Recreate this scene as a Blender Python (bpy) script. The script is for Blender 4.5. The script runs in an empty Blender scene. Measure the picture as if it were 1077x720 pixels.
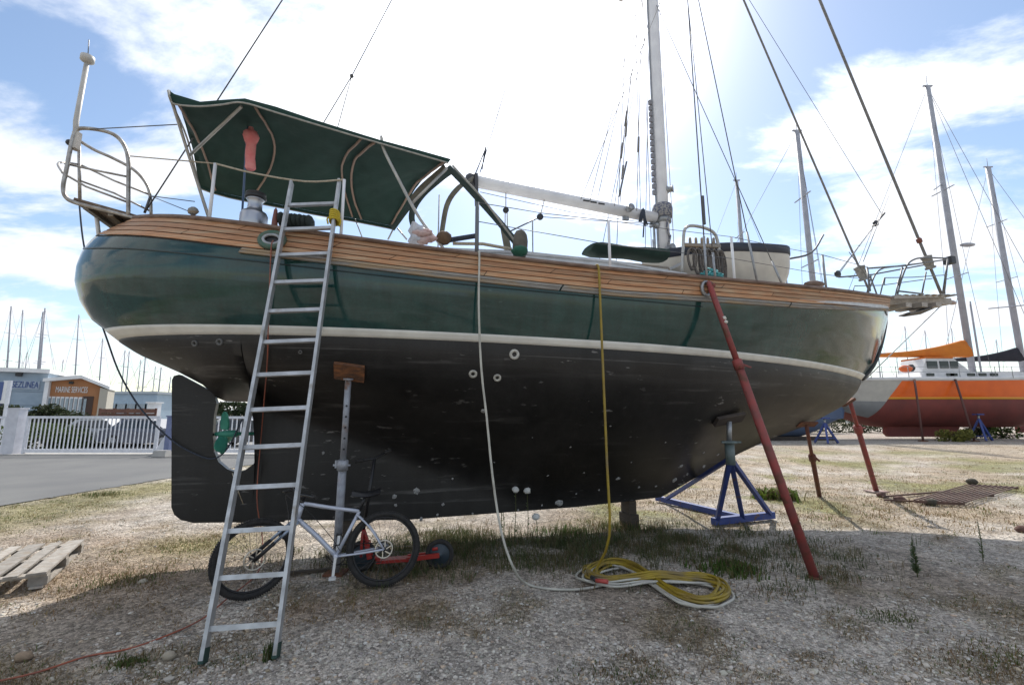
import bpy, bmesh, math, random
import numpy as np
from mathutils import Vector, Matrix
from mathutils.bvhtree import BVHTree
random.seed(7)
RNG = np.random.default_rng(11)
SC = bpy.context.scene
COL = SC.collection
R = math.radians
V = Vector

# ------------------------------------------------------------------ camera
CAM_H, PITCH, LENS = 1.65, R(9.0), 16.0
cam_d = bpy.data.cameras.new('camera')
cam_d.lens = LENS; cam_d.sensor_width = 36.0; cam_d.sensor_fit = 'HORIZONTAL'
cam_d.clip_start = 0.05; cam_d.clip_end = 6000
cam = bpy.data.objects.new('camera', cam_d); COL.objects.link(cam)
cam.location = (0, 0, CAM_H); cam.rotation_euler = (math.pi/2 + PITCH, 0, 0)
SC.camera = cam
# ------------------------------------------------------------------ exposure
SC.view_settings.view_transform = 'Standard'
SC.view_settings.look = 'None'
SC.view_settings.gamma = 1.0
SC.view_settings.exposure = 1.36
# ------------------------------------------------------------------ sky and sun
SUN_EL, SUN_AZ = R(46.0), R(7.0)          # azimuth measured from +Y towards +X
SUN_DIR = V((math.sin(SUN_AZ)*math.cos(SUN_EL), math.cos(SUN_AZ)*math.cos(SUN_EL), math.sin(SUN_EL)))
def build_world():
    w = bpy.data.worlds.new('World'); SC.world = w; w.use_nodes = True
    nt = w.node_tree; N = nt.nodes; L = nt.links
    for n in list(N): N.remove(n)
    out = N.new('ShaderNodeOutputWorld'); bg = N.new('ShaderNodeBackground')
    bg.inputs['Strength'].default_value = 0.137
    sky = N.new('ShaderNodeTexSky'); sky.sky_type = 'NISHITA'; sky.sun_disc = False
    sky.sun_elevation = SUN_EL; sky.sun_rotation = SUN_AZ
    sky.air_density = 1.1; sky.dust_density = 0.5; sky.ozone_density = 1.0; sky.altitude = 0
    tc = N.new('ShaderNodeTexCoord')
    nrm = N.new('ShaderNodeVectorMath'); nrm.operation = 'NORMALIZE'
    L.new(tc.outputs['Generated'], nrm.inputs[0])
    sep = N.new('ShaderNodeSeparateXYZ'); L.new(nrm.outputs[0], sep.inputs[0])
    def math_(op, a, b=None, clamp=False):
        m = N.new('ShaderNodeMath'); m.operation = op; m.use_clamp = clamp
        for i, x in enumerate((a, b)):
            if x is None: continue
            if isinstance(x, (int, float)): m.inputs[i].default_value = x
            else: L.new(x, m.inputs[i])
        return m.outputs[0]
    zc = math_('MAXIMUM', sep.outputs[2], 0.0)
    den = math_('ADD', zc, 0.16)
    px = math_('DIVIDE', sep.outputs[0], den); py = math_('DIVIDE', sep.outputs[1], den)
    cmb = N.new('ShaderNodeCombineXYZ'); L.new(px, cmb.inputs[0]); L.new(py, cmb.inputs[1])
    mp = N.new('ShaderNodeMapping'); L.new(cmb.outputs[0], mp.inputs[0])
    mp.inputs['Rotation'].default_value = (0, 0, R(28)); mp.inputs['Scale'].default_value = (0.75, 1.25, 1)
    mp.inputs['Location'].default_value = CLOUD_OFF
    n1 = N.new('ShaderNodeTexNoise'); n1.inputs['Scale'].default_value = 1.5; n1.inputs['Detail'].default_value = 9
    n1.inputs['Roughness'].default_value = 0.60; n1.inputs['Distortion'].default_value = 0.25
    L.new(mp.outputs[0], n1.inputs['Vector'])
    n2 = N.new('ShaderNodeTexNoise'); n2.inputs['Scale'].default_value = 0.55; n2.inputs['Detail'].default_value = 3
    L.new(mp.outputs[0], n2.inputs['Vector'])
    cov = math_('ADD', math_('MULTIPLY', n1.outputs[0], 0.62), math_('MULTIPLY', n2.outputs[0], 0.38))
    mr = N.new('ShaderNodeMapRange'); mr.interpolation_type = 'SMOOTHSTEP'
    mr.inputs['From Min'].default_value = 0.468; mr.inputs['From Max'].default_value = 0.56
    L.new(cov, mr.inputs['Value'])
    mask = mr.outputs[0]
    # forward scattering: thin cloud and air are brightest round the sun
    dot = N.new('ShaderNodeVectorMath'); dot.operation = 'DOT_PRODUCT'
    L.new(nrm.outputs[0], dot.inputs[0]); dot.inputs[1].default_value = SUN_DIR
    dc = math_('MAXIMUM', dot.outputs['Value'], 0.0)
    g1 = math_('POWER', dc, 9.0); g2 = math_('POWER', dc, 60.0)
    # cloud brightness: base + glow, greyer where thick
    thick = N.new('ShaderNodeMapRange'); thick.inputs['From Min'].default_value = 0.52; thick.inputs['From Max'].default_value = 0.72
    thick.inputs['To Min'].default_value = 1.0; thick.inputs['To Max'].default_value = 0.62
    L.new(cov, thick.inputs['Value'])
    lum = math_('MULTIPLY', math_('ADD', math_('ADD', math_('MULTIPLY', g1, 4.5), math_('MULTIPLY', g2, 30.0)), 3.3), thick.outputs[0])
    cc = N.new('ShaderNodeCombineXYZ')
    L.new(math_('MULTIPLY', lum, 0.97), cc.inputs[0]); L.new(lum, cc.inputs[1]); L.new(math_('MULTIPLY', lum, 1.06), cc.inputs[2])
    # clear air: Nishita plus a pale aureole
    au = math_('ADD', math_('MULTIPLY', g1, 0.25), math_('MULTIPLY', g2, 9.0))
    ac = N.new('ShaderNodeCombineXYZ')
    for i in range(3): L.new(au, ac.inputs[i])
    add = N.new('ShaderNodeVectorMath'); add.operation = 'ADD'
    sc = N.new('ShaderNodeVectorMath'); sc.operation = 'SCALE'; sc.inputs['Scale'].default_value = SKY_GAIN
    L.new(sky.outputs[0], sc.inputs[0])
    L.new(sc.outputs[0], add.inputs[0]); L.new(ac.outputs[0], add.inputs[1])
    mix = N.new('ShaderNodeMix'); mix.data_type = 'RGBA'
    L.new(mask, mix.inputs[0]); L.new(add.outputs[0], mix.inputs[6]); L.new(cc.outputs[0], mix.inputs[7])
    L.new(mix.outputs[2], bg.inputs[0]); L.new(bg.outputs[0], out.inputs[0])
CLOUD_OFF = (3.1, 0.4, 0.0); SKY_GAIN = 0.48
build_world()

sun_d = bpy.data.lights.new('sun', 'SUN'); sun_d.energy = 2.0; sun_d.angle = R(0.6); sun_d.color = (1.0, 0.95, 0.87)
sun = bpy.data.objects.new('sun', sun_d); COL.objects.link(sun)
sun.rotation_euler = SUN_DIR.to_track_quat('Z', 'Y').to_euler()
sun.location = SUN_DIR*60

# ------------------------------------------------------------------ photo measurements -> metres
FPX = LENS/36.0*1077.0
CP, SP = math.cos(PITCH), math.sin(PITCH)
CAMP = V((0, 0, CAM_H))
def ray(px, py):
    x, u = px-538.5, 360.0-py
    return V((x, FPX*CP - u*SP, FPX*SP + u*CP))
def proj(p):
    x, y, z = p[0], p[1], p[2]-CAM_H
    f = y*CP + z*SP; u = -y*SP + z*CP
    return 538.5 + FPX*x/f, 360.0 - FPX*u/f
def gnd(px, py, z=0.0):
    d = ray(px, py); return CAMP + d*((z-CAM_H)/d.z)
def atY(px, py, Y):
    d = ray(px, py); return CAMP + d*(Y/d.y)
def onplane(px, py, p0, n):
    d = ray(px, py); return CAMP + d*((p0-CAMP).dot(n)/d.dot(n))
def height_at(p, py):
    """z above ground of the point straight above/below p that is seen at photo row py"""
    # u/f = (360-py)/FPX ; solve linear in z
    k = (360.0-py)/FPX; y = p[1]
    z = y*(k*CP + SP)/(CP - k*SP)
    return z + CAM_H

# ------------------------------------------------------------------ materials
MATS = {}
def mat(name, c1, c2=None, rough=0.6, metal=0.0, scale=6.0, detail=4.0, bump=0.0, bscale=None, stretch=None, rvar=0.0, spec=None, lo=0.35, hi=0.65, coat=0.0, c3=None, s3=1.0, lo3=.5, hi3=.6):
    if name in MATS: return MATS[name]
    m = bpy.data.materials.new(name); m.use_nodes = True
    nt = m.node_tree; N = nt.nodes; L = nt.links
    b = N['Principled BSDF']
    b.inputs['Roughness'].default_value = rough; b.inputs['Metallic'].default_value = metal
    if spec is not None: b.inputs['Specular IOR Level'].default_value = spec
    if coat: b.inputs['Coat Weight'].default_value = coat; b.inputs['Coat Roughness'].default_value = 0.05
    b.inputs['Base Color'].default_value = (*c1, 1)
    if c2 is not None or bump or rvar:
        g = N.new('ShaderNodeNewGeometry') if False else N.new('ShaderNodeTexCoord')
        src = g.outputs['Object']
        if stretch:
            mp = N.new('ShaderNodeMapping'); mp.inputs['Scale'].default_value = stretch
            L.new(src, mp.inputs[0]); src = mp.outputs[0]
        n = N.new('ShaderNodeTexNoise'); n.inputs['Scale'].default_value = scale; n.inputs['Detail'].default_value = detail
        L.new(src, n.inputs['Vector'])
        if c2 is not None:
            mr = N.new('ShaderNodeMapRange'); mr.inputs['From Min'].default_value = lo; mr.inputs['From Max'].default_value = hi
            L.new(n.outputs[0], mr.inputs['Value'])
            mx = N.new('ShaderNodeMix'); mx.data_type = 'RGBA'
            mx.inputs[6].default_value = (*c1, 1); mx.inputs[7].default_value = (*c2, 1)
            L.new(mr.outputs[0], mx.inputs[0]); colr = mx.outputs[2]
            if c3 is not None:
                n3 = N.new('ShaderNodeTexNoise'); n3.inputs['Scale'].default_value = s3; n3.inputs['Detail'].default_value = 6
                L.new(src, n3.inputs['Vector'])
                m3 = N.new('ShaderNodeMapRange'); m3.inputs['From Min'].default_value = lo3; m3.inputs['From Max'].default_value = hi3
                L.new(n3.outputs[0], m3.inputs['Value'])
                x3 = N.new('ShaderNodeMix'); x3.data_type = 'RGBA'; x3.inputs[7].default_value = (*c3, 1)
                L.new(m3.outputs[0], x3.inputs[0]); L.new(colr, x3.inputs[6]); colr = x3.outputs[2]
            L.new(colr, b.inputs['Base Color'])
        if rvar:
            rr = N.new('ShaderNodeMapRange'); rr.inputs['To Min'].default_value = max(0, rough-rvar); rr.inputs['To Max'].default_value = min(1, rough+rvar)
            rr.inputs['From Min'].default_value = .3; rr.inputs['From Max'].default_value = .7
            L.new(n.outputs[0], rr.inputs['Value']); L.new(rr.outputs[0], b.inputs['Roughness'])
        if bump:
            nb = N.new('ShaderNodeTexNoise'); nb.inputs['Scale'].default_value = bscale or scale*3; nb.inputs['Detail'].default_value = 6
            L.new(src, nb.inputs['Vector'])
            bm = N.new('ShaderNodeBump'); bm.inputs['Strength'].default_value = bump; bm.inputs['Distance'].default_value = 0.02
            L.new(nb.outputs[0], bm.inputs['Height']); L.new(bm.outputs[0], b.inputs['Normal'])
    MATS[name] = m
    return m
def attr_tint(m, strength=1.0, lo=0.6, hi=1.4):
    """multiply a material's colour by each object's own random value, so alike pieces differ a little"""
    nt = m.node_tree; N = nt.nodes; L = nt.links; b = N['Principled BSDF']
    oi = N.new('ShaderNodeObjectInfo'); mr = N.new('ShaderNodeMapRange')
    mr.inputs['To Min'].default_value = lo; mr.inputs['To Max'].default_value = hi
    L.new(oi.outputs['Random'], mr.inputs['Value'])
    mx = N.new('ShaderNodeMix'); mx.data_type = 'RGBA'; mx.blend_type = 'MULTIPLY'; mx.inputs[0].default_value = strength
    s = b.inputs['Base Color']
    if s.is_linked: L.new(s.links[0].from_socket, mx.inputs[6])
    else: mx.inputs[6].default_value = s.default_value
    cb = N.new('ShaderNodeCombineXYZ')
    for i in range(3): L.new(mr.outputs[0], cb.inputs[i])
    L.new(cb.outputs[0], mx.inputs[7]); L.new(mx.outputs[2], b.inputs['Base Color'])
    return m

# ------------------------------------------------------------------ mesh builder
def catmull(pts, k=6):
    pts = [V(p) for p in pts]
    if len(pts) < 3: return pts
    P = [pts[0]*2-pts[1]] + pts + [pts[-1]*2-pts[-2]]
    out = []
    for i in range(1, len(P)-2):
        a, b, c, d = P[i-1:i+3]
        for j in range(k):
            t = j/k
            out.append(0.5*((2*b) + (c-a)*t + (2*a-5*b+4*c-d)*t*t + (3*b-a-3*c+d)*t**3))
    out.append(pts[-1]); return out
class MB:
    def __init__(s): s.v = []; s.f = []; s.sm = []
    def add(s, vs, fs, smooth=False):
        o = len(s.v); s.v += [tuple(v) for v in vs]
        for f in fs: s.f.append(tuple(i+o for i in f)); s.sm.append(smooth)
        return s
    def box(s, c, sz, rz=0.0, M=None, taper=1.0):
        x, y, z = sz[0]/2, sz[1]/2, sz[2]/2
        vs = [V((sx*x*(taper if sz_ > 0 else 1), sy*y*(taper if sz_ > 0 else 1), sz_*z)) for sz_ in (-1, 1) for sy in (-1, 1) for sx in (-1, 1)]
        m = M if M is not None else Matrix.Rotation(rz, 3, 'Z')
        vs = [m @ v + V(c) for v in vs]
        return s.add(vs, [(0, 2, 3, 1), (4, 5, 7, 6), (0, 1, 5, 4), (2, 6, 7, 3), (0, 4, 6, 2), (1, 3, 7, 5)])
    def bar(s, a, b, w, h, up=(0, 0, 1)):
        """box section w (across) x h (along up) between two points"""
        a, b = V(a), V(b); d = (b-a).normalized(); u = V(up)
        x = d.cross(u)
        if x.length < 1e-4: x = d.cross(V((1, 0, 0)))
        x.normalize(); u = x.cross(d).normalized()
        vs = [p + x*(sx*w/2) + u*(su*h/2) for p in (a, b) for sx, su in ((-1, -1), (1, -1), (1, 1), (-1, 1))]
        return s.add(vs, [(3, 2, 1, 0), (4, 5, 6, 7), (0, 1, 5, 4), (1, 2, 6, 5), (2, 3, 7, 6), (3, 0, 4, 7)])
    def tube(s, pts, r, n=8, smooth=True, closed=False, k=0, caps=True):
        if k: pts = catmull(pts, k)
        pts = [V(p) for p in pts]; m = len(pts)
        rs = r if isinstance(r, (list, tuple)) else [r]*m
        if len(rs) != m: rs = [rs[0]+(rs[-1]-rs[0])*i/(m-1) for i in range(m)]
        T = []
        for i in range(m):
            if closed: t = pts[(i+1) % m]-pts[i-1]
            else: t = pts[min(i+1, m-1)]-pts[max(i-1, 0)]
            T.append(t.normalized() if t.length > 1e-9 else V((0, 0, 1)))
        u = T[0].orthogonal().normalized(); vs = []
        for i in range(m):
            u = (u - T[i]*u.dot(T[i]))
            u = u.normalized() if u.length > 1e-6 else T[i].orthogonal().normalized()
            w = T[i].cross(u)
            for j in range(n):
                a = 2*math.pi*j/n
                vs.append(pts[i] + (u*math.cos(a) + w*math.sin(a))*rs[i])
        fs = []
        for i in range(m if closed else m-1):
            i2 = (i+1) % m
            for j in range(n):
                j2 = (j+1) % n
                fs.append((i*n+j, i*n+j2, i2*n+j2, i2*n+j))
        s.add(vs, fs, smooth)
        if caps and not closed:
            o = len(s.v)-m*n
            s.f.append(tuple(o+j for j in range(n))[::-1]); s.sm.append(False)
            s.f.append(tuple(o+(m-1)*n+j for j in range(n))); s.sm.append(False)
        return s
    def lathe(s, prof, c, axis=(0, 0, 1), n=20, smooth=True, caps=True):
        a = V(axis).normalized(); u = a.orthogonal().normalized(); w = a.cross(u); c = V(c)
        vs = []; m = len(prof)
        for r_, h in prof:
            for j in range(n):
                t = 2*math.pi*j/n
                vs.append(c + a*h + (u*math.cos(t)+w*math.sin(t))*r_)
        fs = [(i*n+j, i*n+(j+1) % n, (i+1)*n+(j+1) % n, (i+1)*n+j) for i in range(m-1) for j in range(n)]
        s.add(vs, fs, smooth)
        if caps:
            o = len(s.v)-m*n
            s.f.append(tuple(o+j for j in range(n))[::-1]); s.sm.append(False)
            s.f.append(tuple(o+(m-1)*n+j for j in range(n))); s.sm.append(False)
        return s
    def ball(s, c, r, n=10, m=6, sc=(1, 1, 1), jit=0.0):
        c = V(c); vs = [c+V((0, 0, r*sc[2]))]
        for i in range(1, m):
            ph = math.pi*i/m
            for j in range(n):
                t = 2*math.pi*j/n; q = r*(1+random.uniform(-jit, jit))
                vs.append(c+V((q*math.sin(ph)*math.cos(t)*sc[0], q*math.sin(ph)*math.sin(t)*sc[1], q*math.cos(ph)*sc[2])))
        vs.append(c-V((0, 0, r*sc[2])))
        fs = [(0, 1+j, 1+(j+1) % n) for j in range(n)]
        for i in range(m-2):
            for j in range(n):
                a = 1+i*n+j; b = 1+i*n+(j+1) % n
                fs.append((a, a+n, b+n, b))
        L_ = len(vs)-1; o = 1+(m-2)*n
        fs += [(o+j, L_, o+(j+1) % n) for j in range(n)]
        return s.add(vs, fs, True)
    def grid(s, rows, smooth=True, flip=False):
        n = len(rows[0]); vs = [p for r_ in rows for p in r_]; fs = []
        for i in range(len(rows)-1):
            for j in range(n-1):
                q = (i*n+j, i*n+j+1, (i+1)*n+j+1, (i+1)*n+j)
                fs.append(q[::-1] if flip else q)
        return s.add(vs, fs, smooth)
    def sheet(s, rows, th, nrm=None, smooth=True):
        """a grid given thickness th, closed at its edges"""
        m, n = len(rows), len(rows[0]); P = [[V(p) for p in r_] for r_ in rows]
        top, bot = [], []
        for i in range(m):
            a, b = [], []
            for j in range(n):
                du = P[min(i+1, m-1)][j]-P[max(i-1, 0)][j]; dv = P[i][min(j+1, n-1)]-P[i][max(j-1, 0)]
                q = du.cross(dv) if nrm is None else V(nrm)
                q = q.normalized() if q.length > 1e-9 else V((0, 0, 1))
                a.append(P[i][j]+q*th/2); b.append(P[i][j]-q*th/2)
            top.append(a); bot.append(b)
        s.grid(top, smooth, flip=True) if False else s.grid(top, smooth)
        s.grid(bot, smooth, flip=True)
        for i in range(m-1):
            s.add([top[i][0], top[i+1][0], bot[i+1][0], bot[i][0]], [(0, 1, 2, 3)])
            s.add([top[i][-1], top[i+1][-1], bot[i+1][-1], bot[i][-1]], [(3, 2, 1, 0)])
        for j in range(n-1):
            s.add([top[0][j], top[0][j+1], bot[0][j+1], bot[0][j]], [(3, 2, 1, 0)])
            s.add([top[-1][j], top[-1][j+1], bot[-1][j+1], bot[-1][j]], [(0, 1, 2, 3)])
        return s
    def prism(s, poly, th, n, smooth=False):
        """planar polygon (3D points) extruded +-th/2 along n"""
        n = V(n).normalized(); k = len(poly)
        a = [V(p)+n*th/2 for p in poly]; b = [V(p)-n*th/2 for p in poly]
        fs = [tuple(range(k)), tuple(range(2*k-1, k-1, -1))] + [(i, k+i, k+(i+1) % k, (i+1) % k) for i in range(k)]
        return s.add(a+b, fs, smooth)
    def data(s, name, m=None):
        me = bpy.data.meshes.new(name); me.from_pydata([tuple(v) for v in s.v], [], s.f)
        me.polygons.foreach_set('use_smooth', s.sm)
        if m is not None: me.materials.append(m)
        me.update(); return me
    def recalc(s, me):
        bm = bmesh.new(); bm.from_mesh(me); bmesh.ops.recalc_face_normals(bm, faces=bm.faces); bm.to_mesh(me); bm.free()
    def build(s, name, m, parent=None, local=False, fix=False, **kw):
        if parent is not None and not local:
            o_ = ORG.get(parent.name, V((0, 0, 0)))
            if o_.length: s.v = [(v[0]-o_.x, v[1]-o_.y, v[2]-o_.z) for v in s.v]
        me = s.data(name, m)
        if fix: s.recalc(me)
        o = bpy.data.objects.new(name, me); COL.objects.link(o)
        if parent is not None:
            o.parent = parent; ORG[o.name] = V((0, 0, 0)) if local else ORG.get(parent.name, V((0, 0, 0)))
        for k_, v_ in kw.items(): o[k_] = v_
        return o
ORG = {}
def tag(o, label=None, cat=None, group=None, kind=None):
    if label: o['label'] = label
    if cat: o['category'] = cat
    if group: o['group'] = group
    if kind: o['kind'] = kind
    return o
def thing(name, label, cat, loc, group=None):
    o = bpy.data.objects.new(name, None); COL.objects.link(o); o.empty_display_size = 0.2
    o.location = loc; ORG[o.name] = V(loc)
    return tag(o, label, cat, group)
def link_copy(o, parent=None):
    c = o.copy(); COL.objects.link(c)
    if parent is not None: c.parent = parent
    for ch in o.children: link_copy(ch, c)
    return c
def again(mesh_obj, parent=None, loc=None, rot=None):
    """one more object that shares a mesh"""
    c = mesh_obj.copy(); COL.objects.link(c)
    if parent is not None: c.parent = parent
    if loc is not None: c.location = loc
    if rot is not None: c.rotation_euler = rot
    return c
def curve_y(pts):
    xs = np.array([p[0] for p in pts], float); ys = np.array([p[1] for p in pts], float)
    return lambda x: float(np.interp(x, xs, ys))
# ================================================================== THE SAILBOAT: frame of reference
PHI = R(17.0)
BD = V((math.cos(PHI), math.sin(PHI), 0)); BN = V((math.sin(PHI), -math.cos(PHI), 0))   # forward, and out of the near side
BO = atY(113, 350, 5.2); BO.z = 0
def bw(s, b, z): return BO + BD*s + BN*b + V((0, 0, z))
def tob(p):
    q = V(p)-BO; return q.dot(BD), q.dot(BN), p[2]
def CPt(px, py, b=0.0): return onplane(px, py, BO + BN*b, BN)      # point on the lengthwise plane b metres off the centreline

stern_px = [(152, 229), (130, 239), (110, 249), (97, 264), (90, 280), (87, 297), (91, 318), (101, 337), (124, 358)]
stem_px = [(930, 313), (931, 335), (927, 360), (919, 383), (906, 400)]
run_px = [(113, 350), (129, 361), (150, 374.5), (190, 392), (215, 405), (234, 422), (275, 422.5)]
fore_px = [(690, 521), (772, 477), (810, 460), (847, 447), (885, 427), (899, 413), (905, 403), (912, 394.5)]
S_Z = [tob(CPt(*p)) for p in stern_px]; F_Z = [tob(CPt(*p)) for p in stem_px]
S_Z[-1] = (.157, 0, 2.48); F_Z[-1] = (11.86, 0, 2.30)
ZS0, ZR0 = S_Z[-1][2], S_Z[0][2]; ZS1, ZR1 = F_Z[-1][2], F_Z[0][2]
SS0, SS1 = S_Z[-1][0], F_Z[-1][0]
def zstripe(s): return ZS0 + (ZS1-ZS0)*(s-SS0)/(SS1-SS0)
_sv = sorted([((q[2]-ZS0)/(ZR0-ZS0), q[0]) for q in S_Z]); _fv = sorted([((q[2]-ZS1)/(ZR1-ZS1), q[0]) for q in F_Z])
def s_aft(v): return float(np.interp(v, [a for a, b in _sv], [b for a, b in _sv]))
def s_fwd(v): return float(np.interp(v, [a for a, b in _fv], [b for a, b in _fv]))
B_ST, B_RL = 1.66, 1.80
def plan(u, v):
    um = 0.47
    if u < um:
        w = 1-u/um; p = 2.3 + 0.2*v
        return max(0.0, 1-w**p)**(1/(1.75+0.35*v))
    w = (u-um)/(1-um)
    return (1-w**(2.1+0.5*v))**(1.0-0.12*v)
def half_b(u, v):
    bulge = 0.05*math.sin(math.pi*v)
    return (B_ST + (B_RL-B_ST)*v + bulge)*plan(u, v) + 0.02*min(1, (1-u)*30)
rail_y = curve_y([(150, 229.5), (169, 227), (191, 227), (210, 228), (236, 232), (280, 239), (353, 247), (380, 251.5), (421, 258), (482, 266), (553, 272.5), (600, 279.5), (701, 288), (774, 295), (860, 302.6), (890, 306), (931, 312)])
UN = 72
US = [0.5-0.5*math.cos(math.pi*i/UN) for i in range(UN+1)]
_zr = []
for u in US:
    s = s_aft(1)+(s_fwd(1)-s_aft(1))*u; b = half_b(u, 1)
    lo, hi = 2.6, 5.5
    for _ in range(40):
        m = (lo+hi)/2; x, y = proj(bw(s, b, m))
        if y > rail_y(x): lo = m
        else: hi = m
    _zr.append(m)
_zr[0] = ZR0; _zr[-1] = ZR1
_k = np.array(_zr)
for _ in range(12): _k[1:-1] = (_k[:-2]+2*_k[1:-1]+_k[2:])/4
_zr = list(_k)
def zrail_u(u): return float(np.interp(u, US, _zr))
def hp(u, v, off=0.0, side=1):
    """a point of the topsides: u 0 stern .. 1 stem, v 0 stripe .. 1 rail, pushed out by off"""
    s = s_aft(v)+(s_fwd(v)-s_aft(v))*u; b = half_b(u, v)
    z0 = ZS0+(ZS1-ZS0)*u; z = z0+(zrail_u(u)-z0)*v
    if off:
        e = 1e-3; u1, u2 = max(0, u-e), min(1, u+e)
        sa = lambda q: (s_aft(v)+(s_fwd(v)-s_aft(v))*q, half_b(q, v))
        (xa, ya), (xb, yb) = sa(u1), sa(u2); t = V((xb-xa, yb-ya)).normalized()
        nx, ny = -t.y, t.x
        if u < 1e-6: nx, ny = -1, 0
        s += nx*off; b += ny*off
    return bw(s, side*b, z)
def u_at_px(px, v=1.0, side=1):
    lo, hi = 0.0, 1.0
    if side > 0:      # px grows with u except right at the stern
        for _ in range(50):
            m = (lo+hi)/2
            if proj(hp(m, v))[0] < px: lo = m
            else: hi = m
    else:
        for _ in range(50):
            m = (lo+hi)/2
            if proj(hp(m, v, 0, -1))[0] < px: lo = m
            else: hi = m
    return m
def s_of(u, v=1.0): return s_aft(v)+(s_fwd(v)-s_aft(v))*u
def u_of_s(s, v=1.0): return (s-s_aft(v))/(s_fwd(v)-s_aft(v))
def rail_b(s): return half_b(max(0, min(1, u_of_s(s))), 1)
def rail_z(s): return zrail_u(max(0, min(1, u_of_s(s))))

# materials of the boat
def hull_paint(name, c1, c2, rough, rv, scuff, scuff_amt, bump, line=False):
    m = bpy.data.materials.new(name); m.use_nodes = True; MATS[name] = m
    nt = m.node_tree; N = nt.nodes; L = nt.links; b = N['Principled BSDF']
    tc = N.new('ShaderNodeTexCoord')
    def mp(sc):
        q = N.new('ShaderNodeMapping'); q.vector_type = 'TEXTURE'; q.inputs['Rotation'].default_value = (0, 0, PHI)
        q.inputs['Scale'].default_value = tuple(1/x for x in sc); L.new(tc.outputs['Object'], q.inputs[0]); return q.outputs[0]
    def noise(vec, sc, det=6, ro=.55):
        q = N.new('ShaderNodeTexNoise'); q.inputs['Scale'].default_value = sc; q.inputs['Detail'].default_value = det; q.inputs['Roughness'].default_value = ro; L.new(vec, q.inputs['Vector']); return q.outputs[0]
    def rng(v, a, b_, c=0., d=1.):
        q = N.new('ShaderNodeMapRange'); q.inputs['From Min'].default_value = a; q.inputs['From Max'].default_value = b_; q.inputs['To Min'].default_value = c; q.inputs['To Max'].default_value = d; L.new(v, q.inputs['Value']); return q.outputs[0]
    def mth(op, a, b_):
        q = N.new('ShaderNodeMath'); q.operation = op
        for i, x in enumerate((a, b_)):
            if isinstance(x, (int, float)): q.inputs[i].default_value = x
            else: L.new(x, q.inputs[i])
        return q.outputs[0]
    def mix(f, a, b_):
        q = N.new('ShaderNodeMix'); q.data_type = 'RGBA'; L.new(f, q.inputs[0])
        for i, x in ((6, a), (7, b_)):
            if isinstance(x, tuple): q.inputs[i].default_value = (*x, 1)
            else: L.new(x, q.inputs[i])
        return q.outputs[2]
    big = noise(mp((1, 1, 1.4)), 1.1, 8); along = noise(mp((.35, 1, 7)), 1.6, 8, .65); runs = noise(mp((9, 9, .55)), 1.0, 5); fine = noise(mp((1, 1, 1)), 38, 5)
    col = mix(rng(big, .35, .65), c1, c2)
    k = N.new('ShaderNodeVectorMath'); k.operation = 'SCALE'; L.new(col, k.inputs[0]); L.new(mth('MULTIPLY', rng(runs, .3, .7, .78, 1.22), rng(fine, .3, .7, .88, 1.12)), k.inputs['Scale'])
    f = mth('MULTIPLY', mth('MULTIPLY', rng(along, .56, .72), rng(big, .42, .6)), scuff_amt)
    col = mix(f, k.outputs[0], scuff)
    spk = mth('MULTIPLY', mth('MULTIPLY', rng(noise(mp((.6, .6, 2.2)), 9, 3), .66, .70), rng(noise(mp((1, 1, 1)), .9, 2), .45, .6)), scuff_amt)
    col = mix(spk, col, tuple(x*1.5 for x in scuff))
    if line:      # the old scum line left by the water
        sp = N.new('ShaderNodeSeparateXYZ'); L.new(mp((1, 1, 1)), sp.inputs[0])
        s_ = mth('SUBTRACT', sp.outputs[0], tob(V((0, 0, 0)))[0]*-1+0.0) if False else sp.outputs[0]
        zz = mth('SUBTRACT', sp.outputs[2], mth('ADD', mth('MULTIPLY', s_, (ZS1-ZS0)/(SS1-SS0)), ZS0-.0-((ZS1-ZS0)/(SS1-SS0))*(SS0+_s_off)))
        for d_, w_, a_ in ((-.125, .007, .55), (-.30, .10, .16)):
            g = mth('SUBTRACT', 1.0, mth('DIVIDE', mth('ABSOLUTE', mth('ADD', zz, -d_), 0), w_)); g = mth('MULTIPLY', mth('MAXIMUM', g, 0.0), mth('MULTIPLY', rng(along, .42, .62), a_)); col = mix(g, col, scuff)
    b.inputs['Specular IOR Level'].default_value = .38 if line else .5
    L.new(col, b.inputs['Base Color']); L.new(rng(big, .3, .7, rough-rv, rough+rv), b.inputs['Roughness'])
    bp = N.new('ShaderNodeBump'); bp.inputs['Strength'].default_value = bump; bp.inputs['Distance'].default_value = .02
    L.new(mth('ADD', mth('MULTIPLY', noise(mp((.25, 1, 3.2)), 1.3, 3), 1.0), mth('MULTIPLY', fine, .04 if not line else .25)), bp.inputs['Height']); L.new(bp.outputs[0], b.inputs['Normal'])
    return m
_bo = bw(5.5, 0, 0)                       # the boat's own origin, from which its object coordinates count
_s_off = -5.5
M_green = hull_paint('green_gloss_paint', (.009, .037, .034), (.015, .051, .046), .10, .04, (.07, .10, .09), .30, .06)
M_black = hull_paint('black_antifouling', (.010, .0098, .0098), (.0185, .0175, .0172), .47, .09, (.13, .125, .12), .8, .16, line=True)
M_white = mat('white_stripe_paint', (.66, .64, .58), (.56, .54, .49), rough=.4, scale=5)
M_teak = attr_tint(mat('varnished_teak', (.46, .22, .098), (.32, .15, .066), rough=.5, scale=3.0, detail=7, stretch=(2, 2, 26), c3=(.42, .28, .165), s3=1.3, lo3=.45, hi3=.68), lo=.75, hi=1.2)
M_cap = mat('dull_cap_rail', (.10, .055, .035), (.19, .125, .09), rough=.6, scale=7, stretch=(1, 1, 4))
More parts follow.
